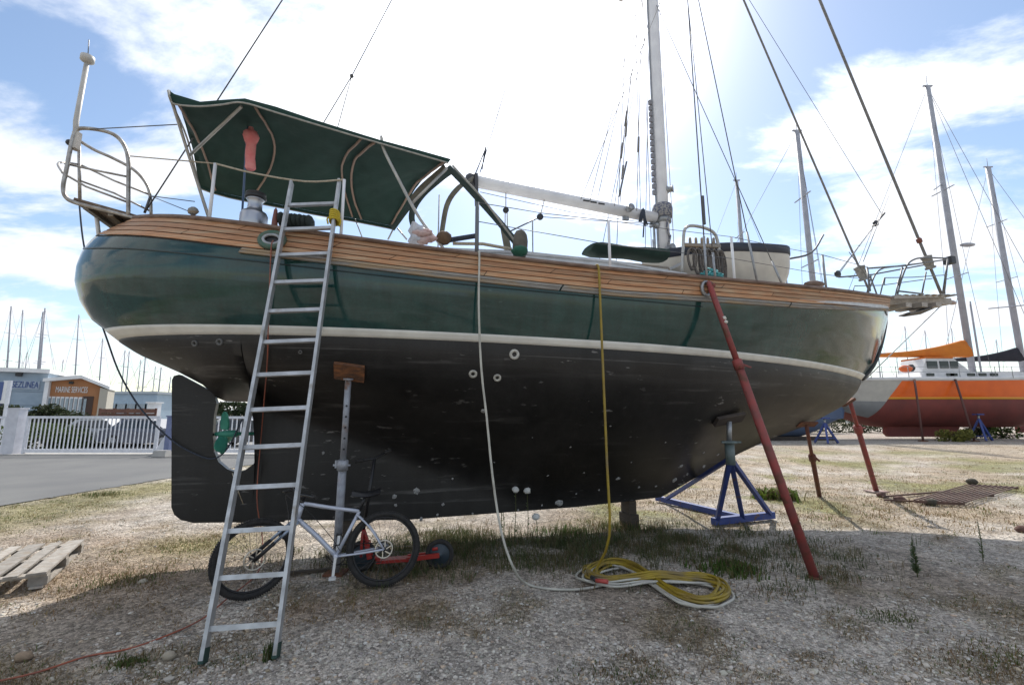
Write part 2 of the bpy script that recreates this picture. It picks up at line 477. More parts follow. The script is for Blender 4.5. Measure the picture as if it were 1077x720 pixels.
M_grey_wood = mat('bare_grey_teak', (.27, .255, .23), (.19, .175, .16), rough=.8, scale=6, detail=6, stretch=(1, 1, 14), c3=(.30, .22, .14), s3=1.5)
M_caulk = mat('dark_caulking', (.02, .016, .013), rough=.8)
M_steel = mat('stainless_steel', (.62, .62, .62), rough=.28, metal=1.0)
M_dullsteel = mat('dull_galvanised_steel', (.36, .37, .38), (.26, .27, .28), rough=.5, metal=.75, scale=14)
M_alloy = mat('painted_spar', (.76, .76, .77), (.66, .66, .68), rough=.45, scale=4)
M_wire = mat('rigging_wire', (.10, .10, .105), rough=.45, metal=.5)
M_rope = mat('pale_rope', (.46, .41, .32), (.33, .28, .21), rough=.9, scale=60)
M_darkrope = mat('dark_blue_rope', (.03, .04, .06), (.05, .06, .08), rough=.9, scale=60)
M_deckwhite = mat('white_deck_paint', (.55, .56, .57), (.45, .46, .47), rough=.55, scale=6)
M_blackplastic = mat('black_plastic', (.02, .02, .022), rough=.5)
M_canvas = mat('dark_green_canvas', (.008, .034, .027), (.013, .045, .036), rough=.9, scale=3, detail=6, bump=.25, bscale=9)
M_canvas_trim = mat('canvas_piping', (.40, .39, .35), (.29, .28, .25), rough=.8, scale=20)
M_olive = mat('faded_olive_canvas', (.15, .14, .11), (.10, .095, .075), rough=.9, scale=8, bump=.2)
M_rust = mat('rusty_iron', (.16, .06, .03), (.08, .035, .02), rough=.85, scale=14, bump=.3)

boat = thing('sailboat', 'large dark green wooden sailboat with varnished rail and black bottom propped up on dry land', 'sailboat', bw(5.5, 0, 0))

# ---- topsides, stripe, underbody
VG0, VG1 = 0.045, 0.0      # stripe occupies v 0..VG0
def levels(n, a, b): return [a+(b-a)*i/n for i in range(n+1)]
def v_planks(u):           # the fraction at which the varnished planks begin
    return float(np.interp(u, [0, .03, .13, .2, .385, .46, .57, .69, .86, 1], [.835, .812, .785, .778, .737, .725, .758, .775, .85, .87]))
mb = MB()
for side in (1, -1):
    rows = [[hp(u, v*1.0, 0, side) for u in US] for v in levels(26, 0, .97)]
    mb.grid(rows, True, flip=(side < 0))
hull = mb.build('hull', M_green, boat)
mb = MB()
def stripe_px(u):          # stripe height in v
    return float(np.interp(u, [0, .5, 1], [.078, .098, .056]))
for side in (1, -1):
    rows = []
    for k in range(4):
        rows.append([hp(u, stripe_px(u)*k/3, .006, side) for u in US])
    rows.insert(0, [hp(u, 0, -.01, side) for u in US]); rows.append([hp(u, stripe_px(u), -.01, side) for u in US])
    mb.grid(rows, True, flip=(side < 0))
mb.build('boot_stripe', M_white, boat)
# underbody
RUN = [tob(CPt(*p)) for p in run_px]; FORE = [tob(CPt(*p)) for p in fore_px]
S_POST = RUN[-1][0]; S_TOE = FORE[0][0]
Z_HEEL, Z_TOE = .46, FORE[0][2]
def keel_z(s): return float(np.interp(s, [S_POST-1, 3.5, 5.8, S_TOE], [.47, .33, .355, Z_TOE]))
def zbot(s):
    if s <= S_POST: return float(np.interp(s, [q[0] for q in RUN], [q[2] for q in RUN]))
    if s <= S_TOE: return keel_z(s)
    return float(np.interp(s, [q[0] for q in FORE], [q[2] for q in FORE]))
TN = 34
def under_rows(side):
    ss = []
    for i in range(26): ss.append(SS0+(S_POST-SS0)*(1-math.cos(math.pi/2*i/25)) if i < 25 else S_POST)
    ss += [S_POST+.012]
    ss += [S_POST+.012+(S_TOE-S_POST-.012)*(i/36) for i in range(1, 37)]
    e = [i/26 for i in range(1, 27)]
    ss += [S_TOE+(SS1-S_TOE)*(math.sin(math.pi/2*t)) for t in e]
    rows = []
    for i, s in enumerate(ss):
        u = max(0, min(1, (s-SS0)/(SS1-SS0))); bt = half_b(u, 0); zt = zstripe(s); zb = min(zbot(s), zt-1e-4)
        depth = zt-zb
        q = float(np.interp(s, [0, S_POST*.55, S_POST, 3.2, 5.5, 7.5, 9.5, 11.0, SS1], [.62, .95, 1.15, 1.9, 2.1, 1.9, 1.45, 1.05, .8]))
        kt = float(np.interp(s, [0, .6, S_POST, 3, 6.5, 8.5, SS1], [.0, .02, .06, .15, .16, .08, .015]))
        r_ = []
        for j in range(TN+1):
            t = j/TN; t = t**1.05
            if s > S_POST and s < S_POST+.02:
                pass
            zz = zb+depth*t
            # wineglass section; measured against the full depth so that the sternpost drop keeps the planking fair
            if s <= S_POST+.02 or s > S_POST:
                tt = t
            if s > S_POST:
                zr_ = max(zb, RUN[-1][2]-(s-S_POST)*.42); tt = max(0.0, min(1.0, (zz-zr_)/(zt-zr_)))
            h = (1-(1-tt)**2.15)**q if tt < 1 else 1.0
            r_.append((s, min(bt, kt*(1-h))+bt*h if t < 1 else bt, zz))
        rows.append(r_)
    # keep the outline of the hull over the aperture: sections just forward of the post follow the run of the hull above it
    return [[bw(a, side*b_, z) for a, b_, z in r_] for r_ in rows]
mb = MB()
for side in (1, -1):
    mb.grid(under_rows(side), True, flip=(side > 0))
    rr = under_rows(side)
bot = [[a[0], (a[0]+b[0])/2, b[0]] for a, b in zip(under_rows(1), under_rows(-1))]
mb.grid(bot, True)
under = mb.build('underbody', M_black, boat)
# surface of the near side, for placing what touches it
_dg = bpy.context.evaluated_depsgraph_get()
def _tree(objs):
    vs, fs = [], []
    for o in objs:
        k = len(vs); off = ORG.get(o.name, V((0, 0, 0)))
        vs += [v.co+off for v in o.data.vertices]; fs += [tuple(i+k for i in p.vertices) for p in o.data.polygons]
    return BVHTree.FromPolygons(vs, fs)
HULLT = _tree([hull, under])
def on_hull(px, py):
    d = ray(px, py).normalized(); h = HULLT.ray_cast(CAMP, d)
    if h[0] is None: return CPt(px, py, .08), BN.copy()
    n = h[1]
    if n.dot(d) > 0: n = -n
    return h[0], n
# ================================================================== BOAT: planked rail, cap, rub rail
def T(name, pts, r, m, parent, k=0, n=7, **kw):
    return MB().tube(pts, r, n=n, k=k).build(name, m, parent, **kw)
def useg(u0, u1, n): return [u0+(u1-u0)*i/n for i in range(n+1)]
back = MB()
for side in (1, -1):
    rows = [[hp(u, v_planks(u)-.012+(.985-v_planks(u)+.012)*k/4, .001, side) for u in US] for k in range(5)]
    back.grid(rows, True, flip=(side < 0))
bulwark = back.build('bulwark', M_caulk, boat)
NST = 4
seams = [[.012, .16, .33, .52, .72, 1.0], [.012, .09, .25, .44, .63, 1.0], [.012, .2, .38, .56, .80, 1.0], [.012, .12, .29, .49, .70, 1.0]]
for side in (1, -1):
    for k in range(NST):
        for a, b in zip(seams[k][:-1], seams[k][1:]):
            uu = useg(a, b-.0007, max(6, int(60*(b-a))))
            rows = []
            def vv(u, q): v0 = v_planks(u); return v0+(.985-v0)*q
            q0, q1 = k/NST+.012, (k+1)/NST-.012
            rows.append([hp(u, vv(u, q0), .001, side) for u in uu])
            for q in (q0+.01, (q0+q1)/2, q1-.01): rows.append([hp(u, vv(u, q), .011, side) for u in uu])
            rows.append([hp(u, vv(u, q1), .001, side) for u in uu])
            MB().grid(rows, False, flip=(side < 0)).build('plank', M_teak, bulwark)
# cap rail
def ring_strip(u0, u1, n, prof, side):
    """prof: list of (inset from the rail line, height above it)"""
    out = []
    for u in useg(u0, u1, n):
        p = hp(u, 1, 0, side); q = hp(u, 1, -.1, side); d = (q-p).normalized() if (q-p).length > 1e-6 else BD
        out.append([p + d*a + V((0, 0, h)) for a, h in prof])
    return out
mb = MB()
for side in (1, -1):
    rows = ring_strip(0, 1, 90, [(-.035, -.03), (-.045, -.015), (-.035, .012), (.09, .012), (.10, -.03), (-.035, -.03)], side)
    mb.grid(rows, False, flip=(side > 0))
mb.build('cap_rail', M_cap, boat)
# grey rub rail under the planks
for side in (1, -1):
    for a, b in ((.145, .40), (.401, .66), (.661, .93)):
        uu = useg(a, b-.0006, 24); rows = []
        def rv(u, q):
            w = float(np.interp(u, [.145, .3, .6, .93], [.05, .075, .075, .03]))
            return v_planks(u)-.008-w*(1-q)
        for q, of in ((0, .0), (.05, .03), (.42, .034), (.5, .026), (.58, .034), (.95, .03), (1, .0)):
            rows.append([hp(u, rv(u, q), of, side) for u in uu])
        MB().grid(rows, False, flip=(side < 0)).build('rub_rail', M_grey_wood, boat)
# cove line in the green paint
mb = MB()
for side in (1, -1):
    uu = useg(.0, .55, 60)
    cv = lambda u: float(np.interp(u, [0, .05, .15, .3, .55], [.70, .685, .66, .625, .6]))
    mb.grid([[hp(u, cv(u)+q*.014, o_, side) for u in uu] for q, o_ in ((0, .0), (.1, .006), (.9, .006), (1, 0))], True, flip=(side < 0))
mb.build('cove_line', mat('dark_cove_line', (.004, .018, .018), rough=.4), boat)
# deck and bulwark inside
mb = MB(); rows = []
for u in useg(.01, .995, 70):
    a = hp(u, 1, -.04, 1); b = hp(u, 1, -.04, -1); a.z -= .17; b.z -= .17
    rows.append([a, a.lerp(b, .25)+V((0, 0, .03)), a.lerp(b, .5)+V((0, 0, .045)), a.lerp(b, .75)+V((0, 0, .03)), b])
mb.grid(rows, True)
mb.build('deck', M_deckwhite, boat)
mb = MB()
for side in (1, -1):
    uu = useg(0, 1, 70)
    mb.grid([[hp(u, 1, -.03, side)+V((0, 0, h)) for u in uu] for h in (.0, -.2)], True, flip=(side > 0))
mb.build('bulwark_lining', M_deckwhite, boat)

# ---- stem and stern pieces
mb = MB()
mb.tube([CPt(930.5, 314)+BD*.01, CPt(931.3, 335)+BD*.01, CPt(927, 360)+BD*.01, CPt(919, 383)+BD*.01, CPt(906.5, 399)+BD*.01], .035, n=8, k=5)
mb.build('stem_band', mat('dark_stem_iron', (.05, .05, .05), rough=.35, metal=.6), boat)
# ---- cabin trunk
ca = [(3.6, .95), (4.6, 1.08), (6.0, 1.12), (7.3, .98), (7.9, .55)]
mb = MB()
top = []; bot_ = []; roof = []
for s, b in ca:
    zt = {3.6: 3.68, 4.6: 3.70, 6.0: 3.70, 7.3: 3.68, 7.9: 3.64}[s]
    bot_.append((s, b, rail_z(s)-.2)); top.append((s, b-.06, zt))
loop_b = bot_ + [(s, -b, z) for s, b, z in bot_[::-1]]; loop_t = top + [(s, -b, z) for s, b, z in top[::-1]]
n_ = len(loop_b); vs = [bw(*p) for p in loop_b]+[bw(*p) for p in loop_t]
mb.add(vs, [(i, (i+1) % n_, n_+(i+1) % n_, n_+i) for i in range(n_)])
rows = [[bw(s, (b+.02)*q, z+.07*(1-q*q)) for q in (1, .9, .5, 0, -.5, -.9, -1)] for s, b, z in top]
mb.sheet(rows, .035)
cabin = mb.build('cabin', M_deckwhite, boat, fix=True)
M_glassdark = mat('dark_glass', (.015, .018, .02), rough=.08)
for s in (4.4, 5.3, 6.3):
    b = float(np.interp(s, [q[0] for q in ca], [q[1] for q in ca]))
    c = bw(s, b-.03, 3.48)
    MB().lathe([(.0, .0), (.11, .0), (.11, .012), (.085, .014), (.085, .004), (0, .004)], c, BN, n=16).build('porthole', M_glassdark, cabin)
mb = MB(); mb.box(bw(6.9, 0, 3.80), (.6, .6, .09), rz=PHI); mb.build('hatch', M_grey_wood, cabin)
for s in (5.0, 6.6): MB().tube([bw(s-.5, .86, 3.71), bw(s-.45, .86, 3.78), bw(s+.45, .86, 3.78), bw(s+.5, .86, 3.71)], .016, n=6).build('grab_rail', M_grey_wood, cabin)

# ---- rudder, heel, propeller
n_c = BN
rud_px = [(182.5, 400), (184.5, 395.5), (190, 394), (226, 413), (229, 424), (226.5, 436), (225.2, 455), (226.5, 474), (231, 485), (240, 492.5), (250, 496), (250, 548), (205, 548.5), (192, 545.5), (185, 540), (182, 532)]
MB().prism([CPt(x, y) for x, y in rud_px], .10, n_c).build('rudder', M_black, boat)
heel_px = [(250.4, 496), (259, 493.5), (268, 487), (275, 476), (281, 476), (300, 500), (300, 547.5), (250.4, 548)]
MB().prism([CPt(x, y) for x, y in heel_px], .13, n_c).build('heel_piece', M_black, boat)
hub = CPt(238, 456); ax = BD
prop = MB()
shaft_e = bw(*[S_POST+.02, 0, hub.z+.0])
propeller = MB().lathe([(.0, -.13), (.02, -.12), (.04, -.02), (.045, .06), (.04, .12), (.022, .125), (.022, tob(shaft_e)[0]-tob(hub)[0]+.05)], hub, BD, n=14).build('propeller', mat('green_bronze', (.03, .20, .14), (.05, .27, .19), rough=.6, scale=9, bump=.2), boat)
def blade(ang):
    rows = []
    up = V((0, 0, 1)); sd = BN
    rd = up*math.cos(ang)+sd*math.sin(ang); tg = sd*math.cos(ang)-up*math.sin(ang)
    for i in range(9):
        t = i/8; rr_ = .05+.215*t
        w = .028+.042*math.sin(math.pi*min(1, t*.62+.12)) if t < .97 else .03
        tw = R(68-34*t); ch = tg*math.cos(tw)+ax*math.sin(tw)
        rows.append([hub+rd*rr_+ch*(w*q)-ax*.02*(q*q) for q in (-1, -.5, 0, .5, 1)])
    return MB().sheet(rows, .014)
for a in (0, R(120)+.15, R(240)): blade(a+R(12)).build('blade', MATS['green_bronze'], propeller)

# ---- fittings through the hull, worn spots
M_ring = mat('pale_skin_fitting', (.50, .49, .44), (.34, .33, .30), rough=.7, scale=30)
for x, y, r_, nm in ((205, 361, .032, 0), (231, 359.5, .036, 0), (316, 370, .02, 0), (497.5, 393, .045, 1), (523, 397, .042, 1), (541, 372.5, .055, 1)):
    p, n = on_hull(x, y)
    pr = [(r_*.45, .0), (r_*.5, .012), (r_, .016), (r_*1.05, 0)]
    MB().lathe(pr, p-n*.003, n, n=16, caps=False).build('skin_fitting', M_ring if nm else mat('blackened_fitting', (.07, .07, .07), (.13, .13, .125), rough=.7, scale=30), boat)
M_spot = mat('dried_barnacle', (.40, .40, .39), (.22, .22, .22), rough=.95, scale=30, bump=.4)
spots = [(438, 516, .045), (415, 522, .03), (416, 531, .02), (443, 545, .02), (588, 528.5, .05), (509, 432, .035), (650, 503, .035), (716, 490, .04), (723, 498.5, .025), (709.5, 504.5, .04), (740.5, 490, .03), (755, 478, .025), (740, 476, .02),
         (672, 512, .02), (630, 515, .018), (576, 500, .018), (557, 518, .016), (382, 522, .035), (397, 517, .03), (340, 476, .02), (466, 530, .02), (642, 448, .015), (600, 470, .016), (700, 465, .014), (614, 497, .014), (664, 486, .013), (520, 486, .012), (560, 460, .012), (476, 503, .012), (690, 511, .018), (606, 519, .014), (570, 531, .014), (545, 536, .014), (497, 540, .015), (460, 541, .018)]
for x, y, r_ in spots:
    p, n = on_hull(x, y)
    k = 11; u_ = n.orthogonal().normalized(); w_ = n.cross(u_); mb = MB()
    r_ *= 1.25; ring = [p+(u_*math.cos(2*math.pi*i/k)+w_*math.sin(2*math.pi*i/k))*r_*random.uniform(.65, 1.1)-n*.002 for i in range(k)]
    ring2 = [p+(q-p)*random.uniform(.45, .7)+n*r_*.22 for q in ring]
    mb.add(ring+ring2+[p+n*r_*.26], [(i, (i+1) % k, k+(i+1) % k, k+i) for i in range(k)]+[(k+i, k+(i+1) % k, 2*k) for i in range(k)], False)
    mb.build('barnacle_patch', M_spot, boat)
# oval hawsehole near the stern, with a bronze ring
p, n = on_hull(287, 253.5)
t_ = hp(.15, .9)-hp(.13, .9); t_.normalize(); w_ = n.cross(t_)
def oval(a, b, of, k=22): return [p+t_*a*math.cos(2*math.pi*i/k)+w_*b*math.sin(2*math.pi*i/k)+n*of for i in range(k)]
MB().tube(oval(.115, .085, .02), .03, n=8, closed=True).build('hawsehole', mat('weathered_bronze_green', (.03, .10, .07), (.10, .11, .08), rough=.6, scale=12), boat)
MB().tube(oval(.085, .055, .03), .018, n=6, closed=True).build('hawsehole_liner', M_dullsteel, boat)
MB().prism(oval(.08, .05, .012), .004, n).build('hawsehole_mouth', M_blackplastic, boat)
# round fairlead at the head of the long red prop
pf, nf = on_hull(741, 304)
tf = hp(.55, .9)-hp(.53, .9); tf.normalize(); wf = nf.cross(tf)
MB().tube([pf+tf*.065*math.cos(a)+wf*.085*math.sin(a)+nf*.03 for a in [2*math.pi*i/20 for i in range(20)]], .022, n=8, closed=True).build('fairlead', M_dullsteel, boat)

# ================================================================== deck gear
def base_near(px, inset=-.05, side=1):
    u = u_at_px(px, 1, side); return hp(u, 1, inset, side)
def post(name, px, py_top, r=.014, side=1, m=None, foot=True, inset=-.05, lean=0.0):
    b = base_near(px, inset, side); t = b.copy(); t.z = height_at(b, py_top)
    mb = MB().tube([b-V((0, 0, .1)), t], r, n=8)
    if foot: mb.tube([b-V((0, 0, .1)), b+V((0, 0, .03))], r*1.9, n=8)
    mb.build(name, m or M_dullsteel, boat); return t
st = {}
st[217] = post('stanchion', 216, 172, .017, m=M_alloy); st[357] = post('stanchion', 357, 189, .017, m=M_alloy)
st[502] = post('stanchion', 502, 213, .022, m=mat('dark_grey_post', (.13, .14, .15), rough=.5, metal=.3)); st[644] = post('stanchion', 644, 232, .017, m=M_alloy)
st[776] = post('stanchion', 776, 249, .017, m=M_alloy); st[873] = post('stanchion', 873, 268, .016)
for px, py in ((458, 205), (560, 233), (690, 252), (830, 262)): post('stanchion', px, py, .014, side=-1)
for a, b in ((644, 776), (776, 873)):
    T('lifeline', [st[a], (st[a]+st[b])/2-V((0, 0, .01)), st[b]], .004, M_wire, boat, n=5)
    lo = lambda q: V((q.x, q.y, q.z-.3))
    T('lifeline', [lo(st[a]), lo(st[b])], .004, M_wire, boat, n=5)
T('lifeline', [st[502], (st[502]+st[644])/2-V((0, 0, .02)), st[644]], .005, M_wire, boat, n=5)
T('lifeline', [st[502]-V((0, 0, .22)), st[644]-V((0, 0, .3))], .005, M_wire, boat, n=5)
T('lifeline', [st[217], st[217].lerp(st[357], .3)-V((0, 0, .055)), st[217].lerp(st[357], .7)-V((0, 0, .075)), st[357]], .010, M_rope, boat, k=4, n=6)
T('lifeline', [CPt(135, 164, .35), st[217]], .007, M_rope, boat, n=6)
T('lifeline', [CPt(85, 136.5, .4), CPt(186, 131, .9)], .006, M_wire, boat, n=6)
T('lifeline', [CPt(158, 206, -.3), CPt(205, 212, -.5)], .006, M_wire, boat, n=6)
T('lifeline', [CPt(158, 206, -.3), CPt(198, 222, .2)], .005, M_wire, boat, n=6)

# ---- stern platform and pushpit
nb = .42
pl = [CPt(75, 210, nb), CPt(153, 233, nb), CPt(150, 229, -.42), CPt(88, 222, -.35)]
# keep the platform level and 1 slab thick: take the near edge, cross it by its real width
A_, B_ = CPt(76, 211, nb), CPt(156, 233, nb); wv = -BN*.84
platform = MB().prism([A_, B_, B_+wv, A_+wv*.9+BD*.1], .03, V((0, 0, 1))).build('stern_platform', mat('bleached_platform_wood', (.22, .16, .11), (.12, .085, .06), rough=.8, scale=5, stretch=(3, 3, 3)), boat)
for i in range(7):
    a = A_.lerp(A_+wv*.9+BD*.1, (i+.5)/7); b = B_.lerp(B_+wv, (i+.5)/7)
    MB().bar(a+V((0, 0, .03)), b+V((0, 0, .03)), .1, .024).build('slat', MATS['bleached_platform_wood'], platform)
for q in (.18, .5, .8): MB().bar(A_.lerp(B_, q)-V((0, 0, .035)), A_.lerp(B_, q)+wv*.95-V((0, 0, .035)), .05, .04).build('beam', M_grey_wood, platform)
T('strut', [A_.lerp(B_, .15)+wv*.3-V((0, 0, .03)), CPt(105, 256, .05)], .022, M_alloy, boat)
T('strut', [A_.lerp(B_, .15)+wv*.8-V((0, 0, .03)), CPt(110, 250, -.3)], .022, M_alloy, boat)
pp = MB()
near = [(155, 233), (110, 221), (80, 213.5), (69, 207), (66.5, 196), (70, 178), (75, 152), (80, 138), (88, 135), (108, 137.5), (122, 143), (131, 154), (135, 170), (135, 200), (135, 227)]
pp.tube([CPt(x, y, nb+.02) for x, y in near], .021, n=8, k=5)
far = [(83, 148), (100, 158), (118, 166), (140, 178), (153, 192), (158, 207), (159, 226)]
pp.tube([CPt(x, y, -.35) for x, y in far], .019, n=8, k=5)
pp.tube([CPt(83, 148, -.35), CPt(80, 140, nb+.02)], .019, n=8)
pp.tube([CPt(83, 150, -.35), CPt(84, 210, -.3)], .018, n=8)
for (a, b, c) in (((68, 172, nb), (100, 179, nb), (135, 186, nb)), ((66, 182, nb), (90, 196, nb), (135, 213, nb)), ((84, 190, -.35), (120, 203, -.35), (158, 222, -.35)), ((84, 173, -.35), (120, 190, -.35), (158, 205, -.35))):
    pp.tube([CPt(*a), CPt(*b), CPt(*c)], .012, n=6)
pp.tube([CPt(62, 171, 0.0), CPt(61, 174, .2), CPt(66, 182, nb)], .012, n=6, k=4); pp.tube([CPt(62, 171, 0.0), CPt(70, 171, -.2), CPt(84, 173, -.35)], .012, n=6, k=4)
pp.build('stern_rail', mat('weathered_steel_tube', (.42, .40, .37), (.25, .22, .19), rough=.4, metal=.7, scale=12), boat)
pole = MB().tube([CPt(80, 158, .4), CPt(80, 128, .4), CPt(91, 68, .4)], [.03, .026, .024], n=8).build('aerial_pole', mat('grey_white_tube', (.48, .46, .42), (.38, .36, .33), rough=.5), boat)
q = CPt(92, 62, .4)
MB().lathe([(.0, -.05), (.035, -.05), (.065, -.03), (.065, .03), (.03, .05), (0, .05)], q, n=14).build('aerial_dome', MATS['grey_white_tube'], pole)
T('whip', [CPt(92.5, 57, .4), CPt(93.5, 42, .4)], .005, M_wire, pole, n=5)
MB().box(CPt(80, 148, .42), (.06, .06, .2)).build('aerial_bracket', MATS['grey_white_tube'], pole)
MB().ball(CPt(73, 150, .42), .035).build('clamp', M_blackplastic, boat)

# ---- canopy over the cockpit
near_px = [(177.5, 95.5), (184, 100), (211, 108), (235, 106), (258, 104.5), (290, 113), (330, 126.5), (372, 139.5), (400, 148), (440, 158.5), (474, 168)]
pipe_px = [(180, 107), (186, 111.5), (211, 113.5), (235, 111.5), (256, 109.5), (290, 119.5), (330, 131.5), (372, 144), (400, 152), (440, 163.5), (471, 172.5)]
far_px = [(209, 194), (222, 199), (240, 204), (256, 207.5), (275, 211), (300, 216), (330, 222), (352, 226), (370, 229), (393, 233.5), (415, 238)]
NBM, FBM = 1.35, -1.25
NE = [CPt(x, y, NBM) for x, y in near_px]; PE = [CPt(x, y, NBM-.01) for x, y in pipe_px]; FE = [CPt(x, y, FBM) for x, y in far_px]
def interp_line(P, t):
    f = t*(len(P)-1); i = min(int(f), len(P)-2); return P[i].lerp(P[i+1], f-i)
def canopy_pt(t, w):      # t aft..fwd, w near..far
    a, b = interp_line(NE, t), interp_line(FE, t)
    sag = .05*math.sin(t*math.pi*4)**2
    return a.lerp(b, w)+V((0, 0, (.20-sag*1.1)*math.sin(math.pi*w)+(.016*math.sin(t*23+w*9)+.010*math.sin(t*61-w*17)+.007*math.sin(t*90+w*31))*min(1, 6*w, 6*(1-w))))
rows = [[canopy_pt(i/60, j/24) for j in range(25)] for i in range(61)]
mb = MB().sheet(rows, .008)
fl = [[interp_line(NE, i/60)+BN*.012, interp_line(NE, i/60).lerp(interp_line(PE, i/60), .5)+BN*(.02), interp_line(PE, i/60)+BN*.012] for i in range(61)]
mb.sheet(fl, .006)
fl = [[interp_line(FE, i/60)-BN*.012, interp_line(FE, i/60)-BN*.02-V((0, 0, .05))] for i in range(61)]
mb.sheet(fl, .006)
canopy = mb.build('canopy', M_canvas, boat)
T('piping', [p+BN*.024 for p in catmull(PE, 4)], .009, M_canvas_trim, canopy, n=6)
T('piping', [p-BN*.022-V((0, 0, .05)) for p in FE], .009, M_canvas_trim, canopy, n=6)
T('piping', [NE[0], PE[0], interp_line(NE, 0).lerp(FE[0], .5)+V((0, 0, .1)), FE[0]], .011, M_canvas_trim, canopy, n=6, k=4)
def bow_pts(t, t2=None, d=-.03, w0=.02, w1=.97, dt=0.0):
    t2 = t if t2 is None else t2
    return [canopy_pt(t+(t2-t)*j/14-dt*math.sin(math.pi*j/14), w0+(w1-w0)*j/14)+V((0, 0, d-.02*math.sin(math.pi*j/14))) for j in range(15)]
M_bow = mat('tan_canopy_hoop', (.30, .20, .15), (.24, .17, .13), rough=.6, scale=9)
T('canopy_hoop', bow_pts(.43, .35, dt=-.08), .014, M_bow, boat, n=7)
T('canopy_hoop', bow_pts(.73, .80, dt=.07), .014, M_bow, boat, n=7)
T('canopy_hoop', bow_pts(.78, .84, dt=.07), .016, M_bow, boat, n=7)
T('canopy_hoop', bow_pts(.10, .13), .014, M_bow, boat, n=7)
T('canopy_hoop', bow_pts(.985, .98), .016, M_bow, boat, n=7)
M_tube = mat('pale_canopy_tube', (.46, .45, .42), (.36, .35, .33), rough=.4, metal=.3)
T('canopy_strut', [CPt(254, 112, 1.3), CPt(200, 163, .55)], .017, M_tube, boat)
T('canopy_strut', [NE[0], CPt(198, 162, .6), base_near(214, -.12)-V((0, 0, .05))], .017, M_tube, boat)
T('canopy_strut', [CPt(401, 143, 1.33), CPt(404, 158, 1.3), CPt(420, 190, 1.3), CPt(434, 217, 1.3), CPt(446, 236, 1.32), CPt(464, 258, 1.42), CPt(467, 264, 1.45)], .018, M_tube, boat, k=5)
T('canopy_strut', [CPt(470, 177, 1.25), CPt(432, 215, 1.28)], .016, M_tube, boat)
T('canopy_strut', [FE[-1], CPt(408, 252, -1.3)], .014, M_tube, boat)
T('canopy_strut', [CPt(373, 229, -1.25), CPt(381, 250, -1.3)], .010, M_tube, boat)
T('canopy_strut', [CPt(418, 240, -1.25), CPt(428, 252, -1.25)], .014, M_tube, boat)
# ---- spray hood (frame with rolled canvas)
def strip(name, pts, w, m, parent=boat, th=.02, k=5, tilt=(0, 0, 1)):
    pts = catmull(pts, k); rows = []
    for i, p in enumerate(pts):
        d = (pts[min(i+1, len(pts)-1)]-pts[max(0, i-1)]).normalized(); x = d.cross(BN).normalized()
        ww = w[0]+(w[1]-w[0])*i/(len(pts)-1) if isinstance(w, tuple) else w
        rows.append([p-x*ww/2, p-x*ww/4+BN*th*.6, p+BN*th, p+x*ww/4+BN*th*.6, p+x*ww/2])
    return MB().sheet(rows, th).build(name, m, parent)
M_hood = mat('grey_green_hood_canvas', (.025, .045, .04), (.045, .06, .055), rough=.85, scale=9, bump=.2)
strip('spray_hood', [CPt(471, 176, 1.05), CPt(485, 190, 1.05), CPt(500, 206, 1.05), CPt(525, 234, 1.05), CPt(548, 262, 1.05)], (.075, .09), M_hood)
T('hood_tube', [CPt(476, 174, 1.1), CPt(510, 211, 1.1), CPt(552, 268, 1.12)], .013, M_canvas_trim, boat)
strip('hood_flap', [CPt(497, 188, .2), CPt(482, 198, -.2), CPt(470, 216, -.5), CPt(464, 248, -.6)], (.085, .065), M_olive)
strip('hood_flap', [CPt(474, 180, .6), CPt(462, 189, .5), CPt(446, 203, .4), CPt(436, 217, .3), CPt(433, 230, .2), CPt(438, 247, .2)], (.085, .07), M_hood)
strip('hood_flap', [CPt(468, 177, 1.15), CPt(444, 198, .7), CPt(432, 213, .4)], .09, M_olive)
strip('hood_flap', [CPt(432, 213, -.6), CPt(420, 229, -1.0), CPt(412, 240, -1.2)], .12, M_hood)
MB().bar(CPt(530, 240, .7), CPt(534, 262, .7), .09, .04, up=BN).build('hood_flap', M_olive, boat)

# ---- winch
def at_rail(px, py, inset): # a point inset from the near rail, straight above the deck, seen at row py
    b = base_near(px, -inset); return V((b.x, b.y, height_at(b, py)))
wb = base_near(252, -.22); z0 = wb.z-.15
zz = lambda py: height_at(wb, py)
prof = [(.0, z0), (.135, z0), (.135, zz(227)), (.12, zz(224)), (.085, zz(223)), (.072, zz(219)), (.07, zz(213)), (.082, zz(211)), (.09, zz(210))]
winch = MB().lathe(prof, V((wb.x, wb.y, 0)), n=24).build('winch', mat('brushed_winch_steel', (.38, .39, .42), rough=.35, metal=.9), boat)
MB().lathe([(.09, zz(210)), (.105, zz(209)), (.105, zz(207.5)), (.08, zz(206.5)), (.10, zz(205.5)), (.10, zz(204)), (.03, zz(203)), (0, zz(203))], V((wb.x, wb.y, 0)), n=24).build('winch_drum_top', M_blackplastic, winch)
# second, smaller fittings standing on the rail
b = base_near(283, -.1); MB().lathe([(.02, b.z-.1), (.032, b.z+.02), (.03, b.z+.1), (.018, height_at(b, 221)), (0, height_at(b, 218))], V((b.x, b.y, 0)), n=10).build('belaying_pin', mat('red_brown_wood', (.16, .05, .035), rough=.5), boat)
b = base_near(195, -.08); MB().ball(V((b.x, b.y, height_at(b, 222))), .05, sc=(1.1, .8, .9), jit=.12).build('mooring_bitt', M_grey_wood, boat)
MB().bar(V((b.x, b.y, b.z)), V((b.x, b.y, b.z))+BD*.2, .05, .04).build('mooring_bitt', M_grey_wood, boat)

